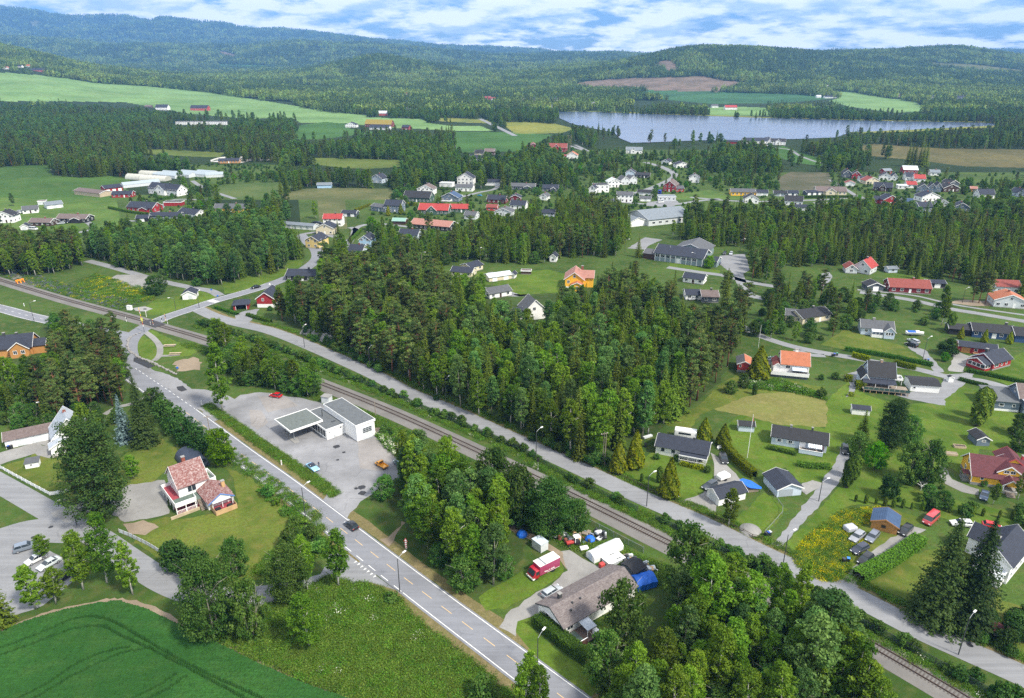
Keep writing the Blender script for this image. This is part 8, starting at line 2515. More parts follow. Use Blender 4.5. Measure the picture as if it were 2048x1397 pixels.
wood([(738,1002),(800,1042),(880,1143),(955,1190),(1018,1160),(1040,1108),(1055,1062),(1130,1046),(1168,1042),(1135,995),(1075,985),(1000,970),(930,945),(860,915),(800,940),(770,968)],
     {'willow': .34, 'birch': .40, 'aspen': .20, 'bush': .06},(.72,1.15),3.2, LB('the thicket between road and railway'), 'trees of the thicket between road and railway')
wood([(1205,1470),(1198,1335),(1230,1285),(1300,1245),(1340,1205),(1400,1172),(1460,1205),(1540,1250),(1640,1312),(1720,1370),(1790,1440),(1790,1480)],
     {'birch': .60, 'willow': .16, 'aspen': .24},(.72,1.08),3.9, LB('the birch wood at the bottom right'), 'trees of the birch wood at the bottom right')
wood([(1040,1075),(1075,1010),(1110,1000),(1140,1005),(1170,1042),(1110,1055)], {'willow': .5, 'bush': .5},(.4,.62),2.6, LB('the low scrub beside the track at the thicket end'), 'scrub at the thicket end')
wood([(405,712),(445,735),(480,770),(560,785),(640,800),(650,790),(600,752),(520,728),(450,702)], {'willow': .6, 'birch': .25, 'bush': .15},(.7,1.0),3.0, LB('the tree belt along the track'), 'trees of the belt along the track')
wood([(85,652),(150,655),(235,690),(258,735),(250,800),(200,835),(120,858),(60,850),(-40,840),(-40,745),(40,745),(90,710)],
     lambda u, v: {'pine': .55, 'birch': .15, 'willow': .2, 'spruce': .1} if u > 80 else {'willow': .55, 'birch': .3, 'spruce': .15},(.72,1.0),4.3, LB('the pine stand at the left'), 'trees of the pine stand at the left')
wood([(175,515),(260,540),(330,556),(430,575),(500,562),(560,545),(608,516),(600,490),(560,470),(500,470),(400,460),(300,470),(200,490)],
     {'aspen': .44, 'birch': .36, 'willow': .08, 'spruce': .12},(.72,1.0),4.4, LB('the aspen grove above the crossing'), 'trees of the aspen grove above the crossing')
wood([(-60,560),(0,552),(60,556),(120,548),(170,530),(160,500),(100,490),(0,490),(-60,495)], {'birch': .6, 'pine': .25, 'spruce': .15},(.8,1.05),4.2, LB('the birch row above the railway'), 'trees of the birch row above the railway')
wood([(640,545),(720,540),(800,545),(880,535),(930,520),(1000,528),(1090,530),(1130,520),(1230,515),(1250,480),(1180,455),(1080,470),(960,480),(860,485),(760,490),(690,500)],
     {'birch': .36, 'spruce': .34, 'willow': .18, 'pine': .12},(.7,1.0),5.0, LB('the middle wood behind the cream bungalow'), 'trees of the middle wood')
wood([(960,500),(1090,495),(1240,500),(1275,470),(1230,430),(1120,425),(1040,440),(960,460)], {'spruce': .72, 'birch': .28},(.75,1.0),4.8, LB('the spruce wood before the shop hall'), 'trees of the spruce wood')
wood([(1500,560),(1600,535),(1700,530),(1780,545),(1890,560),(2060,600),(2060,440),(1960,425),(1850,428),(1760,425),(1600,430),(1480,430),(1340,440),(1290,470),(1400,492),(1500,498)],
     lambda u, v: {'birch': .5, 'spruce': .4, 'pine': .1} if u < 1620 else {'spruce': .62, 'birch': .22, 'pine': .16},(.62,.92),5.0, LB('the young forest behind the red-roofed houses'), 'trees of the young forest on the right')
wood([(1500,690),(1560,680),(1640,690),(1700,660),(1760,640),(1900,660),(1900,625),(1800,615),(1700,600),(1600,580),(1540,590),(1510,630)],
     {'willow': .40, 'pine': .16, 'birch': .22, 'spruce': .08, 'bush': .14},(.55,.9),5.6, LB('the gardens between the two lanes'), 'garden trees between the two lanes')
wood([(1370,585),(1500,575),(1560,560),(1500,545),(1400,555),(1290,560),(1250,575)], {'pine': .6, 'spruce': .25, 'birch': .15},(.75,1.0),6.0, LB('the pine gardens below the sports hall'), 'pine garden trees')
wood([(1820,1010),(1900,985),(2000,1000),(2060,1020),(2060,1060),(1960,1045),(1860,1040)], {'bush': .5, 'willow': .35, 'birch': .15},(.5,.8),4.2, LB('the shrubbery below the yellow house'), 'shrubs below the yellow house')
wood([(1890,1290),(1960,1240),(2060,1230),(2060,1330),(1960,1290)], {'dark': .5, 'bush': .5},(.6,1.0),3.2, LB('the thicket by the wellhouse'), 'shrubs by the wellhouse', cat='shrub')
wood([(0,760),(60,800),(120,860),(240,830),(250,850),(130,880),(0,870)], {'bush': .5, 'willow': .5},(.45,.7),3.6, LB('the undergrowth behind the long white garage'), 'shrubs behind the long white garage', cat='shrub')
wood([(560,1000),(650,1080),(660,1110),(600,1130),(560,1090),(600,1075),(560,1030),(500,970)], {'bush': .2, 'weed': .8},(.5,.9),2.4, LB('the scrub between lawn and main road'), 'shrubs between lawn and main road', cat='shrub')
wood([(770,880),(800,900),(840,925),(830,905),(780,860),(750,850)], {'bush': .6, 'weed': .4},(.5,.9),2.4, LB('the scrub behind the petrol station'), 'shrubs behind the petrol station', cat='shrub')
wood([(600,668),(700,716),(770,770),(850,810),(960,860),(1060,900),(1150,934),(1200,938),(1235,915),(1200,915),(1060,880),(960,840),(850,790),(770,748),(700,700),(620,664)], {'bush': .8, 'weed': .2},(.7,1.2),2.3, LB('the undergrowth fringe of the big wood'), 'undergrowth at the fringe of the big wood', cat='shrub')
fns = normals2(FL)
for i in range(0, len(FL),2):
 p = FL[i] + fns[i] * rnd.uniform(.2,1.1) + Vector((rnd.uniform(-.5,.5), rnd.uniform(-.5,.5),0))
 u, v = px(p.x, p.y,0)
 dense = .98 if u < 700 else .7 if u < 900 else .42 if u < 1130 else .5 if u < 1500 else .65
 if rnd.random() < dense:
  h = rnd.uniform(2.2,4.0) if u < 700 else rnd.uniform(1.8,3.6) if u < 1500 else rnd.uniform(2.0,4.4)
  tree('bush', p, h, 'bush in the row along the mesh fence beside the street', 'shrub', 'bushes along the mesh fence')
S = single_tree
T('birch',445,688,824,62, 'tall birch standing alone at the edge of the station forecourt', var=0)
T('maple',447,860,930,62, 'bright green rounded maple beside the main road', var=0)
T('bluespruce',253,790,882,46, 'silvery blue spruce beside the dark spruce')
T('bigspruce',292,744,889,66, 'tall dark spruce right of the blue spruce', var=1)
T('bigpine',205,846,1040,150, 'huge spreading pine before the grey-roofed house', var=1)
T('birch',190,812,968,66, 'grey-leaved birch hiding the grey-roofed house', var=2)
T('birch',268,912,958,44, 'small birch behind the huge spreading pine', var=4)
for i,(x, t, b, w_) in enumerate(((312,770,822,46),(332,790,845,48),(354,808,866,50),(378,828,886,50),(400,848,906,52))):
 T('dark', x, t, b, w_,('first', 'second', 'third', 'fourth', 'last')[i] + ' bush from the top of the dark row lining the main road', 'shrub', i)
T('dark',352,1070,1138,58, 'dark globe shrub, left of the pair on the lawn edge', 'shrub',0)
T('dark',401,1090,1166,70, 'dark globe shrub, right of the pair on the lawn edge', 'shrub',1)
T('willow',475,1076,1150,62, 'grey-green round bush at the lawn edge right of the dark globes', 'shrub',0)
T('bigwillow',430,1128,1270,122, 'great round willow at the corner of the crop field', var=1)
T('willow',502,1168,1274,84, 'smaller willow right of the great round willow', var=2)
T('bigwillow',580,1094,1196,92, 'spreading tree on the left of the side road', var=3)
T('birch',616,1076,1182,48, 'slim birch behind the spreading roadside tree', var=2)
T('birch',619,1186,1293,76, 'bushy birch in the long-grass meadow', var=3)
T('birch',677,1066,1174,70, 'dense birch on the corner of the side road junction', var=5)
T('bush',581,1046,1096,50, 'dark bush on the lawn corner by the main road', 'shrub')
T('birch',167,1070,1180,66, 'white-stemmed birch behind the parked white cars', var=1)
T('birch',214,1034,1166,66, 'birch at the bend of the side road', var=3)
T('birch',266,1086,1190,56, 'half-bare silvery birch beside the side road', var=4)
T('birch',72,1132,1219,64, 'birch at the parking ground edge', var=0)
T('birch',112,1140,1209,56, 'birch right of the parking ground edge birch', var=2)
T('birch',92,1070,1119,44, 'small birch beside the blue-grey pickup', var=5)
T('spruce',4,1128,1254,60, 'feathery larch-like tree at the lower left edge', var=2)
for i,(sp, x, t, b, w_) in enumerate((('aspen',1632,1176,1340,110),('willow',1372,1058,1196,118),('birch',1588,1132,1262,62),('willow',1245,1176,1300,112),('aspen',1598,1226,1405,112),('birch',1420,1120,1290,100),('birch',1500,1150,1300,96),('willow',1205,1272,1372,90),('birch',1710,1310,1440,90),('birch',1555,1135,1240,60))):
 T(sp, x, t, b, w_,('tall grey-green aspen towering over the track at the lower right', 'broad willow beside the storage tent fence', 'slender birch rising over the track by the street lamp', 'broad willow shading the back of the long bungalow', 'front aspen with pale rounded crown near the bottom edge', 'drooping birch right of the blue tarpaulin tent', 'drooping birch midway in the bottom right wood', 'leafy tree at the end of the clipped hedge', 'birch over the track at the bottom right', 'thin birch just left of the track by the street lamp')[i])
for i,(sp, x, t, b, w_, lb) in enumerate((('bigwillow',1098,960,1064,104, 'round willow between the dirt track and the railway'),('willow',1040,932,1048,84, 'tall bush willow over the dirt track entrance'),('willow',1150,1004,1060,62, 'low willow at the upper scrap heap'),('willow',985,898,1018,92, 'willow at the railway edge of the thicket'),('birch',905,876,1005,66, 'birch at the upper corner of the thicket'))):
 T(sp, x, t, b, w_, lb)
S('bush', q(10,1120,620),2.8, 'bush under the lamp at the meadow top', 'shrub')
T('birch',1048,1308,1432,74, 'birch at the bottom edge left of the main road', var=1)
T('birch',1080,1330,1445,60, 'second birch at the bottom edge over the main road', var=4)
T('bush',965,1345,1400,60, 'low bush at the bottom edge in the meadow', 'shrub',2)
for i,(x, t, b, w_, lb) in enumerate(((1236,884,944,38, 'leftmost yellow-green thuja cone on the lawn corner'),(1269,863,935,40, 'tallest yellow-green thuja cone at the lawn top'),(1337,919,993,46, 'yellow-green thuja cone above the street lamp'),(1407,837,882,34, 'thuja cone behind the white bungalow roof'),(1446,849,890,32, 'thuja cone at the head of the long hedge'))):
 T('thuja', x, t, b, w_, lb, var=i)
S('column', q(7,1175,650),4.6, 'slim thuja left of the cone above the lamp')
S('column', q(7,1035,650),2.6, 'small young thuja on the lawn', 'shrub')
for x, y in ((1155,470),(1310,480),(1550,570)): S('bush', q(7, x, y),2.2, {1155: 'dark bush under the left bungalow window',1310: 'dark bush between the bungalow windows',1550: 'light green bush at the porch corner'}[x], 'shrub')
T('birch',1457,978,1052,48, 'birch at the gravel heap in front of the garage', var=0)
T('thuja',1516,694,757,46, 'large yellow-green thuja beside the red shed', var=1)
S('column', q(26,410,905),4.0, 'slim dark thuja on the dry lawn', var=1)
for i,(x, y, h) in enumerate(((80,880,4.4),(250,800,4.4))): S('willow', q(26, x, y), h,('left', 'right')[i] + ' apple tree beside the big thuja')
S('bush', q(26,1340,940),3.8, 'tall grey bush at the dry lawn corner', 'shrub')
S('bush', q(26,1340,700),2.4, 'round bush right of the white balcony', 'shrub')
S('bush', q(26,1540,690),3.0, 'white-flowering bush right of the white balcony', 'shrub')
for x in range(640,1300,75): S('weed', q(26, x,800 + (x - 640) * .2), rnd.uniform(1.2,2.2), 'weedy shrub on the slope below the white balcony', 'shrub', 'shrubs on the slope below the balcony')
T('bigspruce',1868,1028,1238,128, 'great spruce, left of the pair by the street', var=0)
T('bigspruce',1930,1032,1250,128, 'great spruce, right of the pair by the street', var=1)
T('spruce',1722,820,880,36, 'small spiky spruce before the white shed', var=3)
T('bigpine',1775,802,902,72, 'bushy pine right of the spiky spruce', var=3)
T('willow',1818,834,884,52, 'bush behind the dark-roofed annexe', var=1)
T('maple',1748,888,940,48, 'light green round tree below the pine', var=1)
T('willow',1717,868,914,52, 'round tree at the drive top', var=2)
T('willow',1818,886,966,66, 'wide grey-green tree left of the yellow house', var=0)
T('willow',1853,884,970,66, 'wide tree nearest the yellow house drive', var=3)
T('dark',1775,945,996,40, 'dark round conifer on the slope lawn', var=2)
T('column',1692,918,974,20, 'dark columnar thuja beside the curving drive, front one', var=0)
T('column',1707,910,958,20, 'dark columnar thuja beside the curving drive, rear one', var=1)
for i,(x, y) in enumerate(((720,800),(800,815),(880,825),(950,835),(1015,845),(1090,850),(1160,860),(1245,870),(1330,880),(1460,890),(1560,900),(1640,905),(1720,915),(1850,930),(1950,940))):
 S('column', q(8, x, y), rnd.uniform(1.8,2.8), 'young yellowish conifer in the row across the slope', 'shrub', 'young conifers in the row across the slope')
for x, y in ((1230,800),(1330,830),(1060,800),(1400,700),(1730,680)): S('bush', q(8, x, y), rnd.uniform(1.2,2.0), {1230: 'spreading low juniper under the clothes dryer',1330: 'second spreading juniper right of the dryer',1060: 'silvery shrub beside the dark conifer',1400: 'pale flowering shrub at the gravel path',1730: 'small round shrub under the yellow wall'}[x], 'shrub')
T('column',1953,776,850,30, 'tall dark columnar thuja before the slate house', var=0)
T('column',1966,780,838,24, 'second dark columnar thuja beside the slate house', var=1)
S('dark', q(28,80,520),7.5, 'dark reddish-brown round tree by the lane', var=0)
S('column', q(28,110,260),8, 'tall green column left of the blue house', var=1)
S('thuja', q(28,510,380),5.4, 'thuja before the blue house door', var=2)
S('thuja', q(28,800,395),5.0, 'thuja at the right end of the blue house', var=3)
S('thuja', q(28,235,335),5.0, 'thuja before the dark carport', var=0)
S('maple', q(28,50,600),3.4, 'bright round bush at the lane corner', 'shrub', var=0)
S('willow', q(25,1280,330),5.6, 'leafy tree behind the yellow house hut', var=1)
S('birch',(2035,1000),7.5, 'birch leaning over the yellow house parking', var=2)
S('birch',(1985,1010),6.0, 'smaller birch hiding the steps of the yellow house', var=5)
S('aspen', q(13,110,640),9.5, 'single grey-green tree in the green field', var=1)
S('aspen', q(13,1520,575),9, 'round tree right of the nursery shop', var=0)
S('aspen', q(13,1650,600),14, 'tall tree pair right of the nursery shop', var=2)
S('pine', q(14,1410,870),14, 'tall pine before the long black hall', var=2)
S('maple', q(14,960,830),8.5, 'large round maple before the mint-roofed shed', var=1)
S('spruce', q(14,365,1050),17, 'dark spruce at the lane corner by the yellow house', var=4)
S('spruce', q(14,695,860),10, 'spruce before the red-roofed white house', var=0)
S('thuja', q(14,1090,715),7.0, 'dark conifer, left of two before the slate-blue house', var=0)
S('thuja', q(14,1190,705),7.5, 'dark conifer, right of two before the slate-blue house', var=2)
S('birch', q(14,520,740),12, 'birch standing at the rough meadow edge', var=1)
S('maple', q(15,1565,1130),6.5, 'round bush-like tree at the corner of the sports hall', var=0)
S('bigspruce', q(3,930,420),19, 'great spruce rising behind the central wood', var=1)
S('spruce', q(3,1010,60),13, 'dark round spruce left of the sports hall', var=2)
for i,(x, y, h) in enumerate(((1480,250,14),(1200,230,11),(1530,225,13))): S('pine' if i != 1 else 'spruce', q(4, x, y), h,('pine group tree on the upper lane, left', 'spruce behind the back lawn', 'pine group tree on the upper lane, right')[i], var=i)
for i, x in enumerate((1640,1690,1740)): S('pine', q(4, x,415 + 5 * i),15,('left', 'middle', 'right')[i] + ' of the three tall pines by the bare yard', var=i)
for i, x in enumerate((1125,1150,1175,1215,1240,1265)): S('spruce', q(16, x,330),24, 'tall dark spruce in the clump above the estate', 'tree', 'spruce clump above the estate', var=i)
S('willow', q(8,1990,280),6.5, 'leafy bush at the right edge behind the yellow house', var=2)
S('aspen',(330,585),11, 'willow-like bushy tree beside the gravel lot', var=3)
S('willow',(312,590),9, 'dense round tree at the right of the gravel lot', var=1)
S('bush',(395,572),5, 'bush between the hut and the lane', 'shrub')
S('bush', q(2,160,480),2.5, 'dark red bush beside the red gable house', 'shrub')
sunk = [k for k in KEEPOUT]
KX = np.array([k[0] for k in sunk]); KY = np.array([k[1] for k in sunk]); KR = np.array([k[2] for k in sunk])
PR = np.array(PROTECT)
def open_land(U, V):
 m = inpoly(U, V, LAKE)
 for nm, mk, poly in LAND: m |= inpoly(U, V, poly)
 return m
roads_px = [[(p[0], p[1]) for p in pts] for nm, pts, wd in LANE_PTS]
def near_lane(U, V, d=5):
 m = np.zeros(U.shape, bool)
 for pts in roads_px:
  for (x0, y0),(x1, y1) in zip(pts[:-1], pts[1:]):
   L2 = (x1 - x0) ** 2 + (y1 - y0) ** 2
   t = np.clip(((U - x0) * (x1 - x0) + (V - y0) * (y1 - y0)) / L2,0,1)
   m |= np.hypot(U - x0 - t * (x1 - x0), V - y0 - t * (y1 - y0)) < d
 return m
def far_points(y0, y1, cell, seed, tmax=.80):
 rg = np.random.default_rng(seed)
 ys = np.arange(y0, y1, cell)
 X, Y = [],[]
 for y in ys:
  xs = np.arange(-tmax * y, tmax * y, cell)
  X.append(xs + rg.uniform(-.5,.5, len(xs)) * cell)
  Y.append(y + rg.uniform(-.5,.5, len(xs)) * cell)
 X, Y = np.concatenate(X), np.concatenate(Y)
 Z = hz(X, Y)
 U, V = px(X, Y, Z)
 return X, Y, Z, U, V, rg
def pblocked(X, Y, U, V, hpx, wpx):
 m = np.zeros(U.shape, bool)
 for a, b, c, d, dist in PR:
  m |= (Y < dist) & (U + wpx > a) & (U - wpx < c) & (V - hpx < d) & (V > b)
 return m
BANDS = []
def forest_band(y0, y1, cell, seed, h, village=False):
 X, Y, Z, U, V, rg = far_points(y0, y1, cell, seed)
 ok = (U > -60) & (U < 2110) & ~open_land(U, V - 1)
 dep = Y * CP + CAMH * SP
 hpx, wpx = h * .9 * FPX / dep, h * .18 * FPX / dep
 vil = np.zeros(U.shape, bool)
 for a, b, c, d in VILLAGE: vil |= (U > a) & (U < c) & (V > b) & (V < d)
 ok &= ~near_lane(U, V)
 small = np.zeros(U.shape, bool)
 for kx, ky, kr in zip(KX, KY, KR): ok &= np.hypot(X - kx, Y - ky) > kr + cell * .12
 if y0 < 2600:
  i = np.where(ok)[0]
  bl = pblocked(X[i], Y[i], U[i], V[i], hpx[i], wpx[i])
  sm = vil[i] & bl & ~pblocked(X[i], Y[i], U[i], V[i], hpx[i] * .2, wpx[i] * .8)
  small[i[sm]] = True
  ok[i[bl & ~sm]] = False
  tops = (open_land(U, V - hpx * 1.05) | open_land(U, V - hpx * .6)) & ((V - hpx) > 190)
  ok &= ~(tops & (rg.random(U.shape) < .88))
 dens = np.where(small,.8, np.where(vil,.6,1.0))
 ok &= rg.random(U.shape) < dens
 cl = vnoise(X / 90 + 200, Y / 90 + 200,21) * .55 + vnoise(X / 340 + 200, Y / 340 + 200,22) * .45
 return X[ok], Y[ok], Z[ok], cl[ok], vil[ok].astype(int) + small[ok], rg
mid = []
for (y0, y1, cell, seed) in ((440,800,6.2,31),(800,1500,8.0,32)):
 X, Y, Z, cl, vil, rg = forest_band(y0, y1, cell, seed,15)
 for x, y, z, c, vl in zip(X, Y, Z, cl, vil):
  if y < 560 and not vl:
   u_, v_ = px(x, y, z)
  k = rg.random()
  if vl == 2: sp = 'bush' if k < .75 else 'willow'
  elif vl: sp = 'willow' if k < .40 else 'bush' if k < .62 else 'birch' if k < .78 else 'maple' if k < .84 else 'spruce' if k < .93 else 'pine'
  elif c > .43: sp = 'birch' if k < .4 else 'aspen' if k < .7 else 'willow' if k < .85 else 'spruce'
  else: sp = 'spruce' if k < .42 else 'pine' if k < .62 else 'aspen' if k < .8 else 'birch'
  hh = HN[sp] * (.9 if y > 800 else 1) * rg.uniform(.75,1.15) * (1.5 if sp == 'willow' and not vl else 1) * (.6 if vl and sp not in ('willow', 'bush') else .85 if vl else 1.0)
  if vl == 2: hh = rg.uniform(1.8,3.4)
  mid.append((sp, int(rg.integers(0, len(PROTO[sp]))), x, y, z, hh, rg.uniform(0,6.28)))
spec = [t for t in TREES if t[8]]
rest = [t for t in TREES if not t[8]]
def shown(t):
 p, h = t[2], t[3]
 u, v = px(p[0], p[1], h * .7)
 if not (-40 < u < 2090 and -20 < v < 1420): return 0
 return h * h / (p[1] ** 2 + 1e4)
CAP = {'tree': 560, 'shrub': 280}
singles, bulk = list(spec),[]
for cat in ('tree', 'shrub'):
 L_ = sorted([t for t in rest if t[6] == cat], key=shown, reverse=True)
 n = sum(1 for t in L_[:CAP[cat]] if shown(t) > 0)
 singles += L_[:n]
 bulk += [t for t in L_[n:]]
NAME = {'birch': 'birch_tree', 'aspen': 'aspen_tree', 'spruce': 'spruce_tree', 'pine': 'pine_tree', 'bush': 'bush', 'willow': 'willow_tree', 'maple': 'maple_tree', 'thuja': 'thuja', 'column': 'columnar_thuja', 'bluespruce': 'blue_spruce', 'dark': 'dark_shrub', 'weed': 'weed_bush', 'bigspruce': 'great_spruce', 'bigpine': 'great_pine', 'bigwillow': 'great_willow'}
for sp, var, p, h, rz, label, cat, group, single, ws in singles:
 s = h / HN[sp]
 r = thing(NAME[sp], label, cat,(p[0], p[1], p[2]), rz, group)
 r.scale = (ws, ws, s) if ws else (s * rnd.uniform(.88,1.12), s * rnd.uniform(.88,1.12), s)
 tm_, cm_ = PROTO[sp][var]
 shrub = sp in ('bush', 'dark', 'weed', 'thuja', 'column')
 link('stems' if shrub else 'trunk', tm_, r)
 link('foliage' if shrub else 'crown', cm_, r)
PCOL = bpy.data.collections.new('tree_models')
PIDX = {}
def joined(tm_, cm_, name):
 me = bpy.data.meshes.new(name)
 b = bmesh.new()
 b.from_mesh(tm_)
 lay = b.verts.layers.float.get('tint') or b.verts.layers.float.new('tint')
 nf = len(b.faces)
 b.from_mesh(cm_)
 b.faces.ensure_lookup_table()
 for i, f in enumerate(b.faces): f.material_index = 0 if i < nf else 1
 b.to_mesh(me)
 b.free()
 me.materials.append(tm_.materials[0])
 me.materials.append(cm_.materials[0])
 return me
n_ = 0
for sp in PROTO:
 for v,(a, b) in enumerate(PROTO[sp]):
  o = bpy.data.objects.new('model_%03d' % n_, joined(a, b, sp))
  PCOL.objects.link(o)
  PIDX[(sp, v)] = n_
  n_ += 1
def scatter(name, coll, pts, idx, scl, rot, label, cat, kind='stuff', aniso=None):
 me = bpy.data.meshes.new(name)
 me.vertices.add(len(pts))
 me.vertices.foreach_set('co', np.asarray(pts, float).ravel())
 for nm, tp, dt in (('idx', 'INT', idx),('scl', 'FLOAT', scl),('rot', 'FLOAT', rot)):
  at = me.attributes.new(nm, tp, 'POINT')
  at.data.foreach_set('value', np.asarray(dt, np.int32 if tp == 'INT' else np.float32))
 me.update()
 o = link(name, me)
 ng = bpy.data.node_groups.new(name, 'GeometryNodeTree')
 ng.interface.new_socket('Geometry', in_out='INPUT', socket_type='NodeSocketGeometry')
 ng.interface.new_socket('Geometry', in_out='OUTPUT', socket_type='NodeSocketGeometry')
 N = ng.nodes.new
 gi, go = N('NodeGroupInput'), N('NodeGroupOutput')
 ci = N('GeometryNodeCollectionInfo')
 ci.inputs['Collection'].default_value = coll
 ci.inputs['Separate Children'].default_value = True
 ci.inputs['Reset Children'].default_value = True
 ip = N('GeometryNodeInstanceOnPoints')
 ip.inputs['Pick Instance'].default_value = True
 ai, as_, ar = N('GeometryNodeInputNamedAttribute'), N('GeometryNodeInputNamedAttribute'), N('GeometryNodeInputNamedAttribute')
 ai.data_type = 'INT'
 ai.inputs[0].default_value, as_.inputs[0].default_value, ar.inputs[0].default_value = 'idx', 'scl', 'rot'
 cx = N('ShaderNodeCombineXYZ')
 lk = ng.links.new
 lk(gi.outputs[0], ip.inputs['Points'])
 lk(ci.outputs[0], ip.inputs['Instance'])
 lk(ai.outputs[0], ip.inputs['Instance Index'])
 lk(as_.outputs[0], ip.inputs['Scale'])
 lk(ar.outputs[0], cx.inputs[2])
 lk(cx.outputs[0], ip.inputs['Rotation'])
 lk(ip.outputs[0], go.inputs[0])
 md = o.modifiers.new('scatter', 'NODES')
 md.node_group = ng
 tag(o, label, cat, kind=kind)
 return o
allb = [(sp, v, p[0], p[1], p[2], h, rz) for sp, v, p, h, rz, *_ in bulk] + mid
scatter('woodland', PCOL,[(t[2], t[3], t[4]) for t in allb],[PIDX[(t[0], t[1])] for t in allb],[t[5] / HN[t[0]] for t in allb],[t[6] for t in allb],
  'mixed woodland of birch, spruce and pine beyond the near trees', 'woodland')
FCOL = bpy.data.collections.new('far_tree_groups')
def far_group(seed, kind, n=6, spread=9.0):
 rg = np.random.default_rng(seed)
 C, N, S, T = [],[],[],[]
 for k in range(n):
  x, y = rg.uniform(-spread, spread,2)
  h = rg.uniform(11,19)
  w_ = h * (.17 if kind == 'con' else .22)
  m = 30 if kind == 'con' else 36
  t = rg.uniform(0,1, m)
  a = rg.uniform(0,6.28, m)
  if kind == 'con': r_ = w_ * (1 - t) ** .8; z = h * (.12 + .88 * t)
  else: r_ = w_ * np.sin(np.pi * (t * .8 + .12)) ** .7; z = h * (.25 + .75 * t)
  C.append(np.stack([x + r_ * np.cos(a), y + r_ * np.sin(a), z],1))
  N.append(np.stack([np.cos(a), np.sin(a), np.full(m,.6)],1) + rg.normal(0,.3,(m,3)))
  S.append(rg.uniform(1.6,2.9, m) * (1.15 - .5 * t if kind == 'con' else 1.0))
  T.append(np.clip(rg.uniform(.2,.8) + rg.normal(0,.12, m),0,1))
 c, n_, s_, t_ = map(np.concatenate,(C, N, S, T))
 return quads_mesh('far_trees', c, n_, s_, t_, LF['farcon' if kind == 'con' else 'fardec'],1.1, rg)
NG = 8
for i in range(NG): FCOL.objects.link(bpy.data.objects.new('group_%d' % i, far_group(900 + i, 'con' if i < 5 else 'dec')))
P_, I_, SC_, RO_ = [],[],[],[]
for (y0, y1, cell, seed, s) in ((1500,2600,13,41,1.0),(2600,4300,17,42,1.08),(4300,7000,30,43,1.6),(7000,11000,52,44,2.4)):
 X, Y, Z, cl, vil, rg = forest_band(y0, y1, cell, seed,22 * s)
 gap = vnoise(X / 130 + 400, Y / 130 + 400,61) > .17
 X, Y, Z, cl = X[gap], Y[gap], Z[gap], cl[gap]
 k = rg.random(len(X))
 con = k < np.clip((.66 - cl) * 4.5,.06,.95)
 I_.append(np.where(con, rg.integers(0,5, len(X)), rg.integers(5,8, len(X))))
 P_.append(np.stack([X, Y, Z - .3],1))
 SC_.append(s * rg.uniform(.8,1.2, len(X)))
 RO_.append(rg.uniform(0,6.28, len(X)))
P_, I_, SC_, RO_ = map(np.concatenate,(P_, I_, SC_, RO_))
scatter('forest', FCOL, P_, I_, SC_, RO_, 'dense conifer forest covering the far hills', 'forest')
GCOL = bpy.data.collections.new('grass_models')
def tuft_mesh(seed, key, h, n, wd, blossom=None):
 rg = np.random.default_rng(seed)
 c = np.stack([rg.normal(0, wd, n), rg.normal(0, wd, n), rg.uniform(.1, h, n)],1)
 nn = np.stack([rg.normal(0,.8, n), rg.normal(0,.8, n), np.full(n,.9)],1)
 me = quads_mesh('tuft', c, nn, rg.uniform(.07,.2, n), np.clip(rg.normal(.5,.25, n),0,1), LF[key],1.8, rg)
 return me
LF['yflower'] = leafmat('yellow_flowers',(.26,.26,.015),(.70,.58,.02),.3)
LF['wflower'] = leafmat('white_flowers',(.35,.38,.28),(.68,.68,.60),.3)
LF['pflower'] = leafmat('purple_flowers',(.09,.09,.16),(.17,.16,.30),.3)
GM = [tuft_mesh(700, 'tuft',.4,80,.5), tuft_mesh(701, 'tuft',.55,80,.55), tuft_mesh(702, 'weed',.55,80,.5), tuft_mesh(703, 'weed',.75,90,.55),
      tuft_mesh(704, 'yflower',.55,44,.55), tuft_mesh(705, 'wflower',.9,30,.5), tuft_mesh(706, 'pflower',.7,40,.5)]
for i, m in enumerate(GM): GCOL.objects.link(bpy.data.objects.new('tuft_%d' % i, m))
TP, TI, TS, TR = [],[],[],[]
def tufts(poly, n, mix, s=1.0, world=None):
 P = world or [(p.x, p.y) for p in G(poly)]
 xs, ys = [p[0] for p in P],[p[1] for p in P]
 rg = np.random.default_rng(int(abs(xs[0]) * 7) + n)
 X, Y = rg.uniform(min(xs), max(xs), n * 4), rg.uniform(min(ys), max(ys), n * 4)
 ok = inpoly(X, Y, P)
 X, Y = X[ok][:n], Y[ok][:n]
 cl = vnoise(X / 3.0 + 300, Y / 3.0 + 300,77)
 ks, ws = list(mix), np.array(list(mix.values()), float)
 for x, y, c in zip(X, Y, cl):
  w2 = ws.copy()
  for j, k in enumerate(ks):
   if k >= 2: w2[j] *= (.2 + 2.4 * max(0, c - .35))
  TI.append(int(rg.choice(ks, p=w2 / w2.sum())))
  TP.append((x, y,0.0)); TS.append(s * rg.uniform(.6,1.3)); TR.append(rg.uniform(0,6.28))
tufts([(655,1155),(740,1170),(790,1195),(850,1255),(930,1315),(1000,1372),(1060,1420),(760,1440),(700,1395),(600,1360),(500,1315),(420,1275),(365,1245),(380,1215),(500,1215),(560,1205)],6500, {0: 6,1: 4,2: 2.4,3: .8,5: .04},.9)
tufts([(560,1005),(650,1080),(660,1105),(600,1130),(540,1150),(500,1150),(560,1090),(610,1075)],700, {0: 3,2: 3,3: 2},.9)
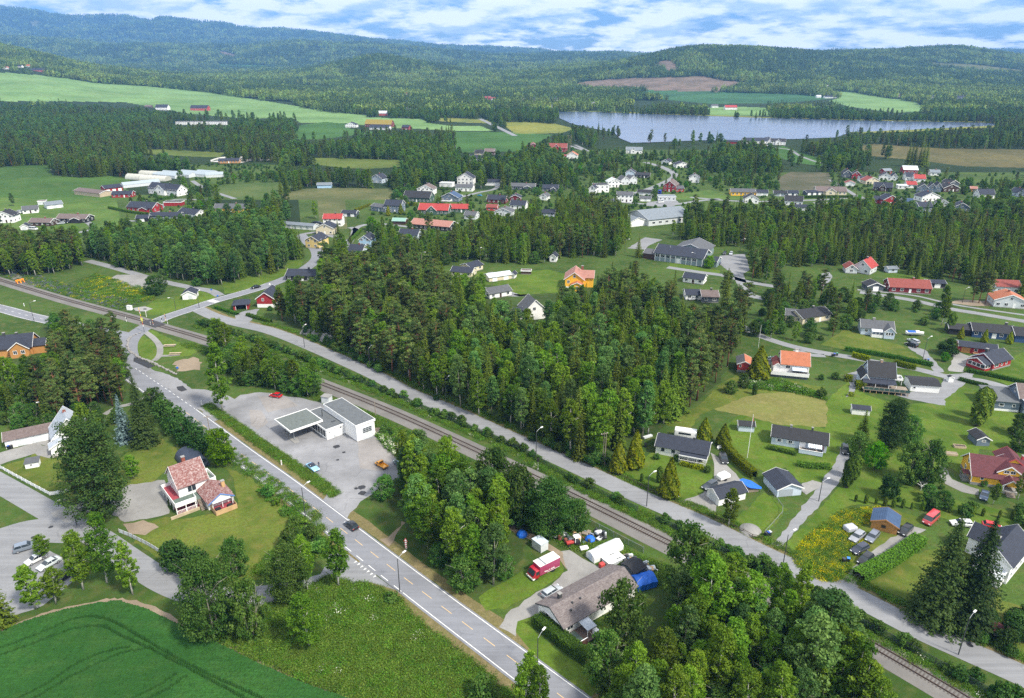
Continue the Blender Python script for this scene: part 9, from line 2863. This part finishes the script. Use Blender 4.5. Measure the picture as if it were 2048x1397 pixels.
def strip_tufts(line, a, b, n, mix, s, i0=0, i1=None):
 ns = normals2(line)
 rg = np.random.default_rng(n)
 i1 = i1 or len(line)
 for _ in range(n):
  i = int(rg.integers(i0, i1 - 1))
  p = line[i] + ns[i] * rg.uniform(a, b)
  TP.append((p.x, p.y,0)); TI.append(int(rg.choice(list(mix), p=np.array(list(mix.values())) / sum(mix.values())))); TS.append(s * rg.uniform(.5,1.2)); TR.append(rg.uniform(0,6.28))
strip_tufts(FL,-2.6,0.2,3600, {0: 4,1: 3,2: 4,3: 1,5: .12},.75)
strip_tufts(FL,0.2,1.5,1300, {0: 3,1: 3,2: 3,3: 2},.75)
strip_tufts(ml,5.2,8.0,1500, {0: 3,1: 3,2: 2},.8, i_solid, i_k0)
strip_tufts(ml,-12,-7,900, {0: 3,1: 3,2: 3},.9, i_j1 + 8)
strip_tufts(rl,3.6,14,1500, {0: 3,2: 3,4: .7,6: 2.5},.9,0, rail_near((230,625)))
strip_tufts(rl,-9,-4.8,1200, {0: 3,1: 3,2: 2},.8, rail_near((400,676)), rail_near((1000,925)))
strip_tufts(resample(STREET,1.0),3.6,6.0,2000, {0: 4,1: 2,2: 3},.8,40)
tufts([(1590,1130),(1600,1090),(1640,1055),(1690,1020),(1760,1015),(1790,1025),(1740,1040),(1700,1062),(1730,1085),(1700,1110),(1700,1140),(1670,1165),(1640,1160)],2200, {0: 3,2: 1.5,4: 5},.7)
tufts([(190,548),(300,580),(310,600),(250,610),(200,600),(140,580)],900, {0: 2,2: 3,4: 1.6},1.1)
tufts([(1480,760),(1560,760),(1640,790),(1650,800),(1580,785),(1500,778)],700, {2: 3,3: 3,5: .4},1.0)
tufts([(755,868),(800,890),(840,920),(815,925),(780,900)],500, {2: 2,3: 2,5: 1.2},1.1)
tufts([(395,845),(430,875),(560,965),(640,1030),(655,1075),(600,1035),(500,955),(420,900)],900, {0: 3,2: 3,3: 1},.9)
tufts([(1100,1050),(1180,1075),(1330,1130),(1330,1180),(1250,1130),(1120,1090)],600, {0: 3,2: 2},.8)
scatter('long_grass', GCOL, TP, TI, TS, TR, 'long grass, weeds and flowers along verges and railway', 'grass')
# ------------------------------------------------------------------ air
hzm = bpy.data.materials.new('haze_air')
hzm.use_nodes = True
hn = hzm.node_tree
hn.nodes.clear()
ho = hn.nodes.new('ShaderNodeOutputMaterial')
hv = hn.nodes.new('ShaderNodeVolumePrincipled')
hv.inputs['Color'].default_value = (0.20,0.47,1.0,1)
hv.inputs['Density'].default_value = HAZE
hv.inputs['Anisotropy'].default_value = 0.0
hn.links.new(hv.outputs[0], ho.inputs['Volume'])
haze = MB().box(-16500,16500,-400,13200,-3.0,960).build('haze', hzm)
tag(haze, 'pale blue haze filling the whole valley', 'haze', kind='stuff')
